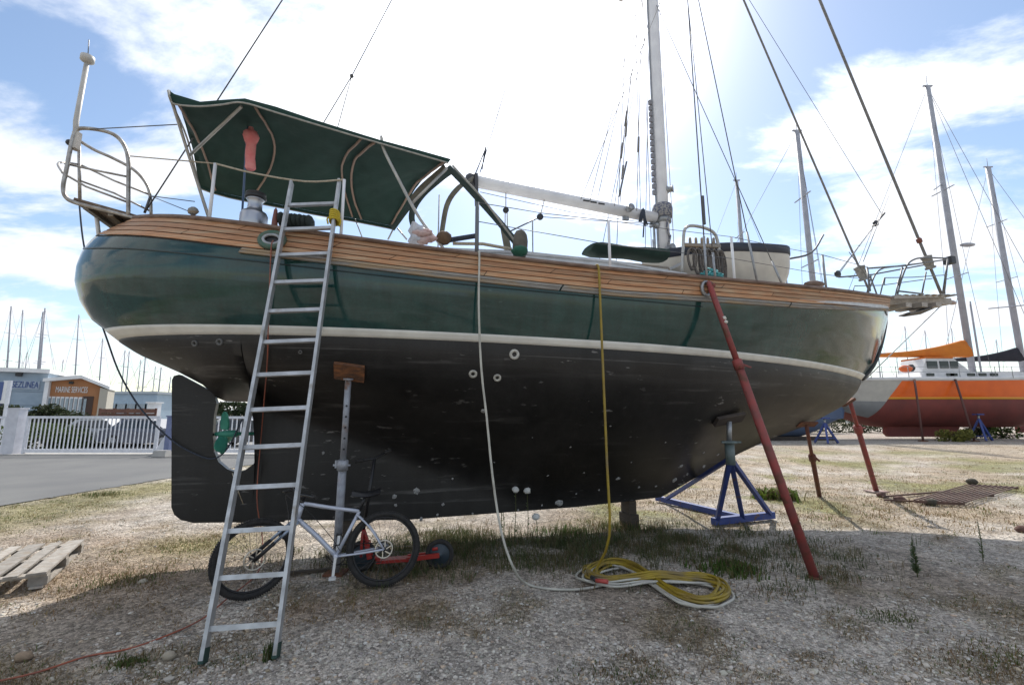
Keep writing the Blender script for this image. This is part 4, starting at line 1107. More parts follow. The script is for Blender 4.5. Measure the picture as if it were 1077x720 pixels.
def wheel(c, ax, fd, front):
    """c hub, ax axle direction, fd a direction in the wheel's plane"""
    ud = ax.cross(fd).normalized(); fd = ud.cross(ax).normalized()
    circ = lambda r, n, off=0: [c+(fd*math.cos(2*math.pi*i/n)+ud*math.sin(2*math.pi*i/n))*r*KB+ax*off for i in range(n)]
    w = thing('wheel', None, None, c); w.parent = bike; w.location = c-rc; ORG[w.name] = c
    MB().tube(circ(WR-.027, 48), .027*KB, n=10, closed=True).build('tyre', M_tyre, w)
    mb = MB()
    n = 110
    for i in range(n):
        a = 2*math.pi*i/n; d = fd*math.cos(a)+ud*math.sin(a); tg = ax.cross(d)
        for sd in (-1, 1): mb.box(c+d*(WR-.004)*KB+ax*sd*.012*KB, (.012*KB, .018*KB, .010*KB), M=Matrix((tg, ax, d)).transposed())
    mb.build('tread', M_tyre, w, kind='stuff')
    MB().tube(circ(WR-.058, 48), .011*KB, n=8, closed=True).build('rim', M_bblack, w)
    MB().lathe([(.0, -.05), (.012, -.05), (.03, -.04), (.018, -.02), (.018, .02), (.03, .04), (.012, .05), (0, .05)], c, ax, n=12).build('hub', M_bblack, w)
    mb = MB(); n = 28
    for i in range(n):
        a = 2*math.pi*i/n; s_ = 1 if i % 2 else -1; d = fd*math.cos(a)+ud*math.sin(a); a2 = a+(.5 if (i//2) % 2 else -.5)
        d2 = fd*math.cos(a2)+ud*math.sin(a2)
        mb.tube([c+d2*.026+ax*.032*s_, c+d*(WR-.06)*KB], .0016, n=4, caps=False)
    mb.build('spokes', mat('thin_spoke_steel', (.10, .10, .11), rough=.4, metal=.6), w, kind='stuff')
    rr = .088 if front else .08
    mb = MB(); dc = c+ax*.045
    mb.tube([dc+(fd*math.cos(2*math.pi*i/30)+ud*math.sin(2*math.pi*i/30))*rr for i in range(30)], .007, n=6, closed=True)
    for i in range(6):
        a = 2*math.pi*i/6; mb.bar(dc+(fd*math.cos(a)+ud*math.sin(a))*.02, dc+(fd*math.cos(a+.4)+ud*math.sin(a+.4))*rr, .010, .003, up=ax)
    mb.build('brake_disc', mat('brushed_disc_steel', (.62, .58, .50), rough=.35, metal=.6), w)
    return w
wheel(B(0, WR), nb_, xb, False)
hd, hu = (.80, .66), (.765, .80)            # head tube bottom / top
steer_ax = (B(*hu)-B(*hd)).normalized()
st_rot = Matrix.Rotation(R(27), 3, steer_ax)
fax = st_rot @ nb_; ffd = st_rot @ xb
fhub = B(1.14, WR)
crown = B(.815, .64)
wheel(fhub, fax, ffd, True)
fr_ = MB()
bbp, stp = (.435, .31), (.245, .70)
fr_.tube([B(*bbp), B(*stp)], .0165*KB, n=10)
fr_.tube([B(*stp), B(.5, .745), B(*hu)], .018*KB, n=10, k=4)
fr_.tube([B(*bbp), B(.62, .5), B(*hd)], .023*KB, n=10, k=3)
fr_.tube([B(*hd), B(*hu)], .024*KB, n=12)
for sd in (-1, 1):
    fr_.tube([B(bbp[0]-.02, bbp[1], .03*sd), B(.22, .325, .055*sd), B(0, WR, .062*sd)], .010*KB, n=8, k=3)
    fr_.tube([B(stp[0]+.02, stp[1]-.03, .02*sd), B(.14, .55, .05*sd), B(0, WR, .062*sd)], .009*KB, n=8, k=3)
fr_.lathe([(.0, -.045), (.022, -.045), (.022, .045), (0, .045)], B(*bbp), nb_, n=14)
fr_.build('frame', M_bframe, bike)
fk = MB(); so = fax*.058
fk.tube([crown-so*1.0, crown+so*1.0], .02, n=8); fk.tube([crown, B(*hd)], .02, n=8)
for sd in (-1, 1): fk.tube([crown+so*sd, crown.lerp(fhub, .62)+so*sd], .015, n=8)
fork = fk.build('fork', mat('pale_blue_stanchion', (.30, .36, .46), rough=.25, metal=.5), bike)
fk = MB()
for sd in (-1, 1): fk.tube([crown.lerp(fhub, .55)+so*sd, fhub+so*sd], .018, n=8)
fk.tube([crown.lerp(fhub, .45)+so-ffd*.04, crown.lerp(fhub, .38)-ffd*.05, crown.lerp(fhub, .45)-so-ffd*.04], .014, n=6, k=3)
fk.build('fork_lowers', M_bblack, fork)
sp_t = B(.185, .865)
MB().tube([B(*stp), sp_t], .0145, n=10).build('seat_post', M_bblack, bike)
rows = []
for i in range(13):
    t = i/12; w = (.068*(1-t)**1.2+.02)*(1 if t > .08 else .75); h = .02*math.sin(math.pi*t)
    c = B(.185-.13+.27*t, .89-.012*t)
    rows.append([c+nb_*w*q-zb_*(abs(q)**2*.045+h-.01) for q in (-1, -.7, -.3, 0, .3, .7, 1)])
MB().sheet(rows, .022).build('saddle', M_bblack, bike)
stem_t = B(*hu)+steer_ax*.07
hb_c = stem_t+ffd*.06+V((0, 0, .02))
bars = MB().tube([hb_c-fax*.33-ffd*.05+zb_*.015, hb_c-fax*.14-ffd*.01+zb_*.012, hb_c-fax*.05, hb_c+fax*.05, hb_c+fax*.14-ffd*.01+zb_*.012, hb_c+fax*.33-ffd*.05+zb_*.015], .0135, n=8, k=4)
bars.tube([B(*hu), stem_t, hb_c], .018, n=8)
hbar = bars.build('handlebar', M_bblack, bike)
for sd in (-1, 1):
    e = hb_c+fax*.33*sd-ffd*.05+zb_*.015
    MB().tube([e-fax*.12*sd, e], .017, n=8).build('grip', M_tyre, hbar)
    MB().tube([hb_c+fax*.2*sd+ffd*.0, hb_c+fax*.22*sd+ffd*.06, hb_c+fax*.31*sd+ffd*.055-zb_*.02], .006, n=6, k=3).build('brake_lever', M_bblack, hbar)
T('brake_hose', [hb_c+fax*.2, hb_c+ffd*.12+zb_*.05, crown+so+ffd*.08, crown.lerp(fhub, .7)+so*1.4, fhub+so*1.2], .0035, M_bblack, bike, k=4, n=5)
T('gear_cable', [hb_c-fax*.2, hb_c+ffd*.1-fax*.05, B(.72, .74, .03), B(.5, .5, .03), B(.4, .36, .03)], .0035, M_bblack, bike, k=4, n=5)
bb = B(*bbp)
crank = MB().lathe([(.085, -.052), (.092, -.055), (.092, -.047), (.085, -.05)], bb, nb_, n=28, caps=False).build('chainring', M_bblack, bike)
ca_ = R(-86); cd = xb*math.cos(ca_)+zb_*math.sin(ca_)
MB().bar(bb+nb_*.06, bb+nb_*.075+cd*.17, .024, .014, up=nb_).build('crank_arm', mat('silver_crank', (.5, .5, .52), rough=.35, metal=.6), bike)
MB().bar(bb-nb_*.06, bb-nb_*.075-cd*.17, .024, .014, up=nb_).build('crank_arm', MATS['silver_crank'], bike)
for p in (bb+nb_*.12+cd*.17, bb-nb_*.12-cd*.17): MB().box(p, (.06, .07, .02), M=Matrix((xb, nb_, zb_)).transposed()).build('pedal', M_bblack if p.y > bb.y else mat('white_pedal', (.55, .55, .55), rough=.5), bike)
MB().lathe([(.02, -.05), (.055, -.052), (.035, -.035), (.02, -.03)], B(0, WR), nb_, n=20).build('cassette', M_dullsteel, bike)
T('chain', [B(0, WR+.045, -.05), bb+zb_*.09-nb_*.05, bb+xb*.09-nb_*.05, bb-zb_*.09-nb_*.05, B(.02, WR-.13, -.05), B(-.02, WR-.04, -.05)], .005, M_bblack, bike, n=5)

# ================================================================== KICK SCOOTER
rw, fw = gnd(462, 598), gnd(380, 600); rw.z = fw.z = 0
dx = (fw-rw).normalized(); WS = .155
scoot = thing('kick_scooter', 'red kick scooter with black wheels standing upright behind the mountain bike', 'scooter', rw)
nx_ = V((0, 0, 1)).cross(dx).normalized(); M_red = mat('red_scooter_paint', (.33, .022, .016), (.26, .02, .016), rough=.4, scale=6)
for c in (rw, fw):
    h = c+V((0, 0, WS)); w = thing('wheel', None, None, h); w.parent = scoot; w.location = h-rw; ORG[w.name] = h
    up = V((0, 0, 1))
    MB().tube([h+(dx*math.cos(2*math.pi*i/30)+up*math.sin(2*math.pi*i/30))*(WS-.026) for i in range(30)], .026, n=8, closed=True).build('tyre', M_tyre, w)
    MB().lathe([(.0, -.03), (.025, -.03), (.035, -.012), (WS-.045, -.014), (WS-.04, 0), (WS-.045, .014), (.035, .012), (.025, .03), (0, .03)], h, nx_, n=18).build('rim', mat('dark_wheel_hub', (.03, .045, .06), rough=.5), w)
dk = MB(); a, b = rw+V((0, 0, WS+.03))-dx*.02, fw+V((0, 0, .11))-dx*.16
dk.bar(rw+V((0, 0, WS))+nx_*.05+dx*.0, rw.lerp(fw, .42)+V((0, 0, .12))+nx_*.05, .03, .045); dk.bar(rw+V((0, 0, WS))-nx_*.05, rw.lerp(fw, .42)+V((0, 0, .12))-nx_*.05, .03, .045)
dk.bar(rw.lerp(fw, .30)+V((0, 0, .12)), rw.lerp(fw, .80)+V((0, 0, .10)), .13, .03)
dk.tube([rw.lerp(fw, .78)+V((0, 0, .1)), rw.lerp(fw, .9)+V((0, 0, .22)), fw-dx*.0+V((0, 0, .42))], .024, n=8, k=4)
dk.tube([rw+V((0, 0, WS+.06))+dx*.02, rw+V((0, 0, WS+.05))+dx*.08], .022, n=8)
dk.build('deck', M_red, scoot)
ht = atY(394, 482, fw.y+.02)
col = MB().tube([fw+V((0, 0, .40)), ht], .018, n=8)
column = col.build('steering_column', M_bblack, scoot)
fk = MB()
for sd in (-1, 1): fk.tube([fw+V((0, 0, .42)), fw+V((0, 0, .36))+nx_*.04*sd, fw+V((0, 0, WS))+nx_*.045*sd], .015, n=7, k=3)
fk.build('fork', M_red, scoot)
hd_ = (nx_*.8+dx*(-.45)).normalized()
hA, hB = atY(374, 485, ht.y-.12), atY(411, 473, ht.y+.12)
hbb = MB().tube([hA, ht, hB], .014, n=7).build('handlebar', M_bblack, scoot)
for e, o_ in ((hA, 1), (hB, -1)): MB().tube([e, e.lerp(ht, .38)], .019, n=8).build('grip', M_tyre, hbb)
MB().bar(fw+V((0, 0, .30))-dx*.05, fw+V((0, 0, .13))-dx*.09, .09, .05, up=dx).build('mudguard', M_red, scoot)

# ================================================================== STEEL PROP WITH BOARD PAD
pad, pn = on_hull(368, 390)
pf_ = gnd(353, 603)
propA = thing('boat_prop', 'grey steel telescopic prop with a rust stained wooden pad pressed against the black hull', 'prop', pf_)
tx = (BD - pn*BD.dot(pn)).normalized(); tz = pn.cross(tx); tz = tz if tz.z > 0 else -tz
c = pad+pn*.02
MB().prism([c+tx*sx*.155+tz*sz*.115 for sx, sz in ((-1, -.85), (-.9, -1), (1, -.92), (.98, 1), (-1, .92))], .035, pn).build('wood_pad', mat('rust_stained_board', (.25, .095, .035), (.075, .04, .025), rough=.85, scale=9, detail=9, bump=.3, stretch=(1, 1, 3), c3=(.36, .24, .14), s3=5, lo3=.6, hi3=.75), propA)
ptop = pad+pn*.055-tz*.05
ax_ = (ptop-pf_).normalized()
M_prop = mat('grey_prop_paint', (.34, .36, .40), (.24, .25, .28), rough=.55, metal=.25, scale=12, detail=6, c3=(.20, .12, .08), s3=5, lo3=.62, hi3=.7)
MB().lathe([(0, -.02), (.05, -.02), (.05, -.005), (.0, 0)], ptop, ax_, n=14).build('head_plate', M_prop, propA)
Lp = (ptop-pf_).length
MB().tube([pf_, pf_.lerp(ptop, .56)], .042, n=14).build('outer_tube', M_prop, propA)
inner_t = MB().tube([pf_.lerp(ptop, .55), ptop-ax_*.01], .032, n=14).build('inner_tube', M_prop, propA)
for i in range(5):
    q = pf_.lerp(ptop, .64+.055*i); d = (CAMP-q); d = (d-ax_*d.dot(ax_)).normalized()
    MB().lathe([(0, 0), (.011, 0), (.011, .004), (0, .004)], q+d*.0305, d, n=10).build('pin_hole', M_blackplastic, inner_t)
q = pf_.lerp(ptop, .555)
cl_ = MB().lathe([(.042, -.05), (.056, -.05), (.056, .05), (.036, .055)], q, ax_, n=14)
cl_.bar(q-V((.1, 0, 0)), q+V((.08, 0, 0)), .018, .018); cl_.bar(q-V((.07, 0, .03)), q-V((.07, 0, -.05)), .02, .02)
cl_.build('clamp_collar', M_prop, propA)
MB().box(pf_+V((0, 0, .012)), (.2, .2, .024)).build('foot_plate', M_rust, propA)

# ================================================================== RED PROPS
M_redprop = mat('faded_red_prop', (.26, .045, .04), (.17, .05, .045), rough=.65, scale=7, detail=9, bump=.15, c3=(.12, .045, .028), s3=9, lo3=.55, hi3=.66)
top = pf+nf*.10+wf*0; ft = gnd(857, 607)
pr_ = thing('boat_prop', 'long red steel prop slanting from a fairlead in the varnished rail down to the gravel', 'prop', ft)
ax_ = (top-ft).normalized(); Lp = (top-ft).length
MB().tube([ft, ft.lerp(top, .70)], .046, n=14).build('outer_tube', M_redprop, pr_)
MB().tube([ft.lerp(top, .695), top], .034, n=14).build('inner_tube', M_redprop, pr_)
MB().lathe([(.046, -.06), (.056, -.06), (.056, .05), (.034, .06)], ft.lerp(top, .70), ax_, n=14).build('collar', M_redprop, pr_)
q = ft.lerp(top, .70); MB().bar(q+V((.02, -.03, 0)), q+V((.13, -.03, -.04)), .02, .02).build('pin', M_redprop, pr_)
for t in (.86, .875): MB().ball(ft.lerp(top, t)+V((.02, -.03, .0)), .022, jit=.2).build('paint_chip', M_white, pr_)
MB().tube([top-ax_*.02, top+tf*.0+V((0, 0, .06))-nf*.02, top+tf*.12+V((0, 0, .05))-nf*.08], .03, n=8, k=4).build('hook', M_redprop, pr_)
MB().prism([ft+V((math.cos(a)*.07, math.sin(a)*.07, .008)) for a in [2*math.pi*i/14 for i in range(14)]], .014, V((0, 0, 1))).build('foot_plate', M_rust, pr_)
# rusty short prop beneath the bow
hp_, hn = on_hull(846, 444); ft = gnd(862, 522)
pr2 = thing('boat_prop', 'short rust brown prop standing in dry grass under the bow', 'prop', ft)
top = hp_+hn*.04; M_rprop = mat('rusty_brown_prop', (.15, .045, .03), (.09, .035, .025), rough=.8, scale=9, bump=.2)
MB().tube([ft, ft.lerp(top, .6)], .042, n=12).build('outer_tube', M_rprop, pr2)
MB().tube([ft.lerp(top, .6), top], .03, n=12).build('inner_tube', M_rprop, pr2)
q = ft.lerp(top, .58); MB().lathe([(.04, -.1), (.062, -.08), (.062, .07), (.04, .1)], q, (top-ft).normalized(), n=12).build('collar', M_rprop, pr2)
MB().bar(q+V((.02, -.04, .02)), q+V((.09, -.06, -.06)), .03, .03).build('handle', M_rprop, pr2)
MB().bar(top-BD*.16-BN*.02, top+BD*.2+BN*.02, .12, .03, up=hn).build('wood_pad', M_rust, pr2)
# third, beyond the bow
ft = gnd(922, 517); top = CPt(894, 423, -.25); top.z += .02
pr3 = thing('boat_prop', 'red prop beyond the bow with its foot beside the rusty grating', 'prop', ft)
MB().tube([ft, ft.lerp(top, .72)], .05, n=12).build('outer_tube', M_redprop, pr3)
MB().tube([ft.lerp(top, .71), top], .036, n=12).build('inner_tube', M_redprop, pr3)
q = ft.lerp(top, .72); cl_ = MB().lathe([(.05, -.09), (.075, -.09), (.075, .06), (.04, .09)], q, (top-ft).normalized(), n=12); cl_.bar(q-V((.13, .05, -.02)), q+V((.11, -.05, .02)), .025, .025); cl_.build('collar', M_redprop, pr3)
MB().bar(top-V((.16, 0, .08)), top+V((.06, 0, .05)), .16, .05).build('wood_pad', M_rust, pr3)
MB().box(ft+V((0, 0, .012)), (.36, .26, .024)).build('foot_plate', mat('pale_foot_board', (.36, .28, .25), (.25, .17, .15), rough=.9, scale=9), pr3)

# ================================================================== BLUE STAND
sp_, sn = on_hull(765, 438)
M_blue = mat('blue_stand_paint', (.022, .045, .19), (.035, .06, .22), rough=.55, scale=9, detail=8, bump=.12, c3=(.10, .06, .05), s3=9, lo3=.6, hi3=.68)
fA, fB, fC = gnd(750, 548, .06), gnd(813, 541, .06), gnd(691, 523, .06)
cB = fA.lerp(fB, .48)
apx = V((sp_.x, sp_.y, 0)); apx.z = height_at(apx, 482)
stand = thing('boat_stand', 'blue welded tripod boat stand with screw jack under the hull just forward of the keel', 'boat stand', (fA+fB)/2*1.0-V((0, 0, .06)))
for f in (fA.lerp(fB, .06), cB, fB.lerp(fA, .04)): MB().bar(apx, f, .06, .06).build('leg', M_blue, stand)
MB().bar(fA, fB, .09, .10).build('base_beam', M_blue, stand)
MB().bar(cB+V((0, 0, -.005)), fC+V((0, 0, -.005)), .09, .09).build('base_beam', M_blue, stand)
MB().bar(apx.lerp(fC, .02), fC.lerp(cB, .12), .05, .05).build('back_leg', M_blue, stand)
tp = sp_+sn*.03
sl_z = height_at(apx, 466)
MB().tube([apx-V((0, 0, .08)), V((apx.x, apx.y, sl_z))], .062, n=14).build('screw_housing', mat('grey_green_paint', (.10, .14, .14), (.14, .17, .17), rough=.6, scale=9), stand)
MB().lathe([(.06, 0), (.10, .0), (.10, .03), (.05, .035)], V((apx.x, apx.y, sl_z)), n=14).build('screw_nut', MATS['grey_green_paint'], stand)
MB().bar(V((apx.x-.13, apx.y-.06, sl_z+.02)), V((apx.x+.13, apx.y-.06, sl_z+.02)), .022, .022).build('nut_handle', MATS['grey_green_paint'], stand)
MB().tube([V((apx.x, apx.y, sl_z)), tp-V((0, 0, .04))], .034, n=12).build('screw', M_dullsteel, stand)
MB().bar(tp-BD*.22-V((0, 0, .05)), tp+BD*.24+V((0, 0, .02)), .15, .05, up=sn).build('wood_pad', mat('old_dark_board', (.07, .055, .045), (.045, .035, .03), rough=.9, scale=7), stand)

# ================================================================== KEEL BLOCKS
M_timber = mat('old_timber_block', (.07, .055, .04), (.045, .036, .028), rough=.9, scale=6, stretch=(1, 1, 6), bump=.3)
for s, hz, lab in ((2.75, 0, 'old timber block under the keel directly behind the mountain bike'), (6.75, 0, 'old timber block under the front end of the keel behind the weeds')):
    zt = keel_z(s)-.01; c = bw(s, 0, zt/2)
    blk = thing('keel_block', lab, 'timber block', bw(s, 0, 0), 'timber blocks under the keel')
    n_ = 2
    for k in range(n_):
        MB().box(bw(s, 0, zt*(k+.5)/n_), (.12 if k else .15, .24 if k else .3, zt/n_-.004), rz=PHI+(.0 if k else .04)).build('timber', M_timber, blk)
o = MB().bar(gnd(296, 603, .02), gnd(352, 598, .02), .05, .03).build('loose_batten', M_timber, None); tag(o, 'thin pale wooden batten lying on the gravel between ladder and bicycle pedal', 'batten')

# ================================================================== HOSES AND CORDS
M_yh = mat('yellow_hose_rubber', (.30, .215, .014), (.20, .135, .02), rough=.5, scale=5, detail=8, bump=.1, c3=(.17, .13, .07), s3=3, lo3=.58, hi3=.72)
M_wh = mat('white_hose_rubber', (.50, .49, .43), (.36, .35, .31), rough=.55, scale=6, detail=8, c3=(.24, .21, .17), s3=3.5, lo3=.58, hi3=.72)
u = u_at_px(627); rt = hp(u, 1, .012)
mx = max((hp(u, v, .03) for v in (.9, .8, .7, .6, .5, .3)), key=lambda q: -q.y)
cL, cR = gnd(651, 606), gnd(722, 621); ax1 = (cR-cL); ax1.z = 0; dist = ax1.length; ax1.normalize(); ax2 = V((-ax1.y, ax1.x, 0))
mid = (cL+cR)/2
def eight(n, scale, z0, seed, ph=0, asym=1.0):
    rs = random.Random(seed); pts = []
    for k in range(n):
        a_ = (dist/2+.34)*scale*rs.uniform(.82, 1.06); h_ = .44*scale*rs.uniform(.72, 1.12); ox = rs.uniform(-.06, .06); oy = rs.uniform(-.05, .05)
        for i in range(40):
            t = 2*math.pi*(i/40)+ph; f = k+i/40
            x = a_*math.cos(t); y = h_*math.sin(2*t)*.72
            z = z0+.010+.0045*f+.012*abs(math.cos(t*1.0+k))+(.035*math.exp(-(x/.14)**2) if math.sin(t) > 0 else 0.0); x += .014*math.sin(7*t+k*2.1); y += .014*math.sin(5*t+k*1.3)
            pts.append(mid+ax1*(x+ox)+ax2*(y+oy)+V((0, 0, z)))
    return pts
pts_y = eight(9, 1.0, .006, 3, ph=R(160))
drop = [rt-BN*.12-V((0, 0, .02)), rt+V((0, 0, .022)), rt+BN*.05-V((0, 0, .05)), rt+BN*.06-V((0, 0, .4)), rt+BN*.06+BD*.01-V((0, 0, 1.3)), rt+BN*.07+BD*.015-V((0, 0, 2.2)), rt+BN*.10+BD*.0-V((0, 0, 2.9)), gnd(627, 598, .05)]
hose_y = MB().tube(drop[:-1]+[drop[-1]]+pts_y[::2], .0135, n=8, k=3).build('garden_hose', M_yh, None)
tag(hose_y, 'yellow hose hanging from the rail and coiled in a figure of eight on gravel', 'hose')
u = u_at_px(503); rt = hp(u, 1, .012)
dw = [rt-BN*.12, rt+V((0, 0, .02)), rt+BN*.05-V((0, 0, .06)), atY(503.5, 320, 4.56), atY(506, 385, 4.56), atY(512, 440, 4.54), atY(518, 500, 4.50), atY(527, 558, 4.43), atY(541, 599, 4.36), gnd(555, 614, .03), gnd(580, 619, .014), gnd(612, 619, .012), gnd(640, 612, .012)]
pts_w = eight(5, 1.05, .0, 9, ph=R(150))
pts_w = [p-ax2*.05+ax1*.02 for p in pts_w]
hose_w = MB().tube(dw+pts_w[::2], .0115, n=8, k=3).build('water_hose', M_wh, None)
tag(hose_w, 'thin white hose looping down the black hull and coiled under the yellow hose', 'hose')
c = gnd(632, 611, .07); o = thing('hose_nozzle', 'small red and black hose nozzle lying inside the left loop of the coiled hoses', 'nozzle', c)
MB().tube([c-ax1*.05, c+ax1*.07+V((0, 0, .01))], .02, n=10).build('body', mat('red_plastic', (.40, .06, .05), rough=.5), o); MB().tube([c-ax1*.12+ax2*.05, c-ax1*.04], .022, n=10).build('grip', M_blackplastic, o)
M_or = mat('orange_cord_sheath', (.36, .10, .055), (.24, .085, .06), rough=.8, scale=5, detail=8)
up_ = [on_hull(289, 254)[0]+V((0, -.03, 0))]+[on_hull(x, y)[0]+V((0, -.05, 0)) for x, y in ((288, 262), (286.5, 300), (285, 340), (283.5, 385))]+[on_hull(280, 450)[0]+V((0, -.10, 0)), on_hull(278, 520)[0]+V((0, -.16, 0)), gnd(276, 566, .2), gnd(272, 600, .03), gnd(240, 628, .012), gnd(213, 650, .012), gnd(175, 668, .012), gnd(134, 682, .012), gnd(90, 690, .012), gnd(37, 707, .012), gnd(-30, 722, .012), gnd(-120, 745, .012)]
tag(MB().tube(up_, .0062, n=7, k=5).build('extension_cord', M_or, None), 'orange cord hanging down beside the ladder and running over the gravel to the left', 'cord')
tag(MB().tube([CPt(83, 210, -.2), CPt(87, 250, -.05), CPt(94, 285, .05), CPt(104, 330, .1), CPt(113, 358, .1), CPt(127, 395, .1), CPt(150, 432, .1), CPt(180, 462, .1), CPt(205, 477, .1), CPt(225, 482, .1), CPt(240, 470, .1), CPt(255, 440, .1)], .009, n=6, k=5).build('mooring_line', M_darkrope, None), 'dark line hanging from the stern platform and looping past the rudder to the propeller', 'rope')
tag(MB().tube([on_hull(246, 497)[0]-V((0, .03, 0)), atY(252, 520, 5.3), gnd(266, 554, .02)], .005, n=5, k=4).build('thin_cord', M_rope, None), 'thin pale cord hanging from the keel heel beside the ladder', 'rope')

# ================================================================== PALLET
A, Bp = gnd(49, 601, .144), gnd(89, 566.5, .144)
da = (Bp-A); da.z = 0; Lpal = da.length; da.normalize(); db = V((0, 0, 1)).cross(da).normalized()
pal = thing('wooden_pallet', 'weathered grey wooden pallet lying on the gravel at the left edge', 'pallet', V((A.x, A.y, 0)))
M_pal = attr_tint(mat('weathered_pallet_wood', (.36, .33, .29), (.25, .225, .195), rough=.9, scale=5, detail=7, stretch=(3, 3, 3), bump=.3, bscale=25, c3=(.31, .24, .175), s3=2.5, lo3=.55, hi3=.75), lo=.75, hi=1.15)
Wp = 1.2; y_ = 0; widths = [.145, .10, .145, .10, .145, .145]; gaps = [.055, .05, .055, .05, .05]
for i, w in enumerate(widths):
    c = A+db*(y_+w/2)+V((0, 0, -.011+random.uniform(-.003, .003)))
    MB().bar(c+da*random.uniform(-.012, .01), c+da*(Lpal+random.uniform(-.01, .012)), w, .022).build('plank', M_pal, pal)
    y_ += w+(gaps[i] if i < len(gaps) else 0)
Wp = y_
for t in (.06, .5, .94):
    c = A+da*Lpal*t+V((0, 0, -.033-.001)); MB().bar(c, c+db*Wp, .10, .022).build('bearer', M_pal, pal)
    for q in (.06, .5, .94): MB().box(A+da*Lpal*t+db*Wp*q+V((0, 0, -.083)), (.10, .14, .076), rz=math.atan2(da.y, da.x)).build('block', M_pal, pal)
for q in (.06, .5, .94): c = A+db*Wp*q+V((0, 0, -.133)); MB().bar(c, c+da*Lpal, .10, .02).build('bottom_board', M_pal, pal)

# ================================================================== RUSTY GRATING
M_grate = mat('rusted_grating', (.12, .065, .05), (.085, .055, .045), rough=.85, scale=9, bump=.2)
gA, gB, gC, gD = gnd(962, 527, .05), gnd(1014, 529.5, .05), gnd(1071, 513, .05), gnd(1020, 510, .05)
gr = thing('metal_grating', 'rusty steel bar grating lying flat on the sunlit ground beyond the shadow', 'grating', V(((gA+gC)/2).xy.to_3d()))
for a, b in ((gA, gB), (gD, gC)): MB().bar(a, b, .05, .05).build('end_bar', M_grate, gr)
nbar = 10
for i in range(nbar):
    t = i/(nbar-1); MB().bar(gA.lerp(gB, t)+V((0, 0, .028)), gD.lerp(gC, t)+V((0, 0, .028)), .02, .02).build('bar', M_grate, gr)
MB().bar(gA.lerp(gD, .5)-V((0, 0, .012)), gB.lerp(gC, .5)-V((0, 0, .012)), .04, .04).build('cross_bar', M_grate, gr)
lf = thing('steel_frame', 'thin rusty steel frame lying between the red prop foot and the grating', 'frame', gnd(945, 523))
l1, l2, l3, l4 = gnd(928, 522, .03), gnd(1000, 516, .03), gnd(982, 527.5, .03), gnd(930, 525.5, .03)
for a, b in ((l1, l2), (l4, l3)): MB().bar(a, b, .03, .03).build('bar', M_grate, lf)
for px, py, r_, lab, m_ in ((980, 530.5, .10, 'dark stone chunk holding down the near corner of the rusty grating', 'dark_stone'), (946, 527, .09, 'brown stone chunk left of the grating on the sunlit ground', 'brown_stone'), (927, 522.5, .08, 'red brown stone chunk at the foot of the red prop beyond the bow', 'brown_stone'), (1023, 512.5, .10, 'flat dark stone on the far end of the rusty grating', 'dark_stone'), (1075.5, 559, .075, 'small dark brown stone chunk at the right edge on the shadow line', 'brown_stone'), (150, 613, .035, 'pale round stone in the grass right of the pallet', 'pale_stone'), (178, 692, .04, 'tan stone on the gravel left of the ladder foot', 'pale_stone'), (25, 693, .045, 'tan brown stone at the lower left on the gravel', 'tan_stone')):
    mm = mat(m_, *dict(dark_stone=((.05, .045, .035), (.08, .07, .05)), brown_stone=((.09, .045, .035), (.13, .075, .06)), pale_stone=((.40, .37, .30), (.32, .28, .22)), tan_stone=((.30, .22, .15), (.22, .16, .11)))[m_], rough=.95, scale=14, bump=.5)
    p = gnd(px, py); h_ = .5*r_
    if 'grating' in lab and 'far end' in lab: p.z = .095
    tag(MB().ball(p+V((0, 0, h_*.8)), r_, n=9, m=6, sc=(1.2, .9, .75), jit=.16).build('stone', mm, None), lab, 'stone')
# ================================================================== ROAD, GATE, CAR PARK
M_asph = mat('worn_asphalt', (.13, .13, .125), (.10, .10, .10), rough=.9, scale=.6, detail=9, bump=.3, bscale=60)
M_conc = mat('pale_concrete', (.42, .40, .37), (.34, .33, .31), rough=.9, scale=2, detail=8)
M_gate = mat('white_gate_paint', (.68, .69, .73), (.58, .59, .63), rough=.5, scale=6)
GY = gnd(90, 478).y
far_e = [V((-60, GY-.5, 0)), V((14, GY-.5, 0))]
n0, n1 = gnd(0, 532), gnd(182, 502); dn = (n1-n0).normalized()
def on_near(Y): return n0+dn*((Y-n0.y)/dn.y)
def zs(p, z): return V((p.x, p.y, z))
road = [zs(n0-dn*7, .006), zs(n0-dn*3.5, .006)]
pts = [n0-dn*9]+[n0.lerp(n1, t) for t in (0, .2, .4, .6, .8, 1)]
pts += [on_near(y) for y in (9.5, 11.5, 13.5, 15.5)] if n1.y < 9 else [on_near(n1.y+k) for k in (1, 2.5, 4, 6)]
edge = []
for p in catmull(pts, 8):
    edge.append(zs(p+V((random.uniform(-.05, .05), random.uniform(-.05, .05), 0)), .006))
last = edge[-1]
poly_far = [V((last.x+9, GY-.4, .006)), V((-70, GY-.4, .006)), V((-70, edge[0].y, .006))]
mb = MB(); mb.add(edge+poly_far, [tuple(range(len(edge)+3))])
road_o = mb.build('road', M_asph, None, kind='structure', fix=False)
mb = MB(); mb.box((-32, GY+.05, .02), (76, .9, .05)); mb.build('kerb', M_conc, None, kind='structure')
mb = MB(); mb.box((-38, GY+20.5, .004), (84, 40, .016)); mb.build('car_park', mat('car_park_surface', (.24, .235, .225), (.19, .185, .18), rough=.9, scale=.8, detail=8), None, kind='structure')
gz = lambda p: V((p.x, p.y, 0))
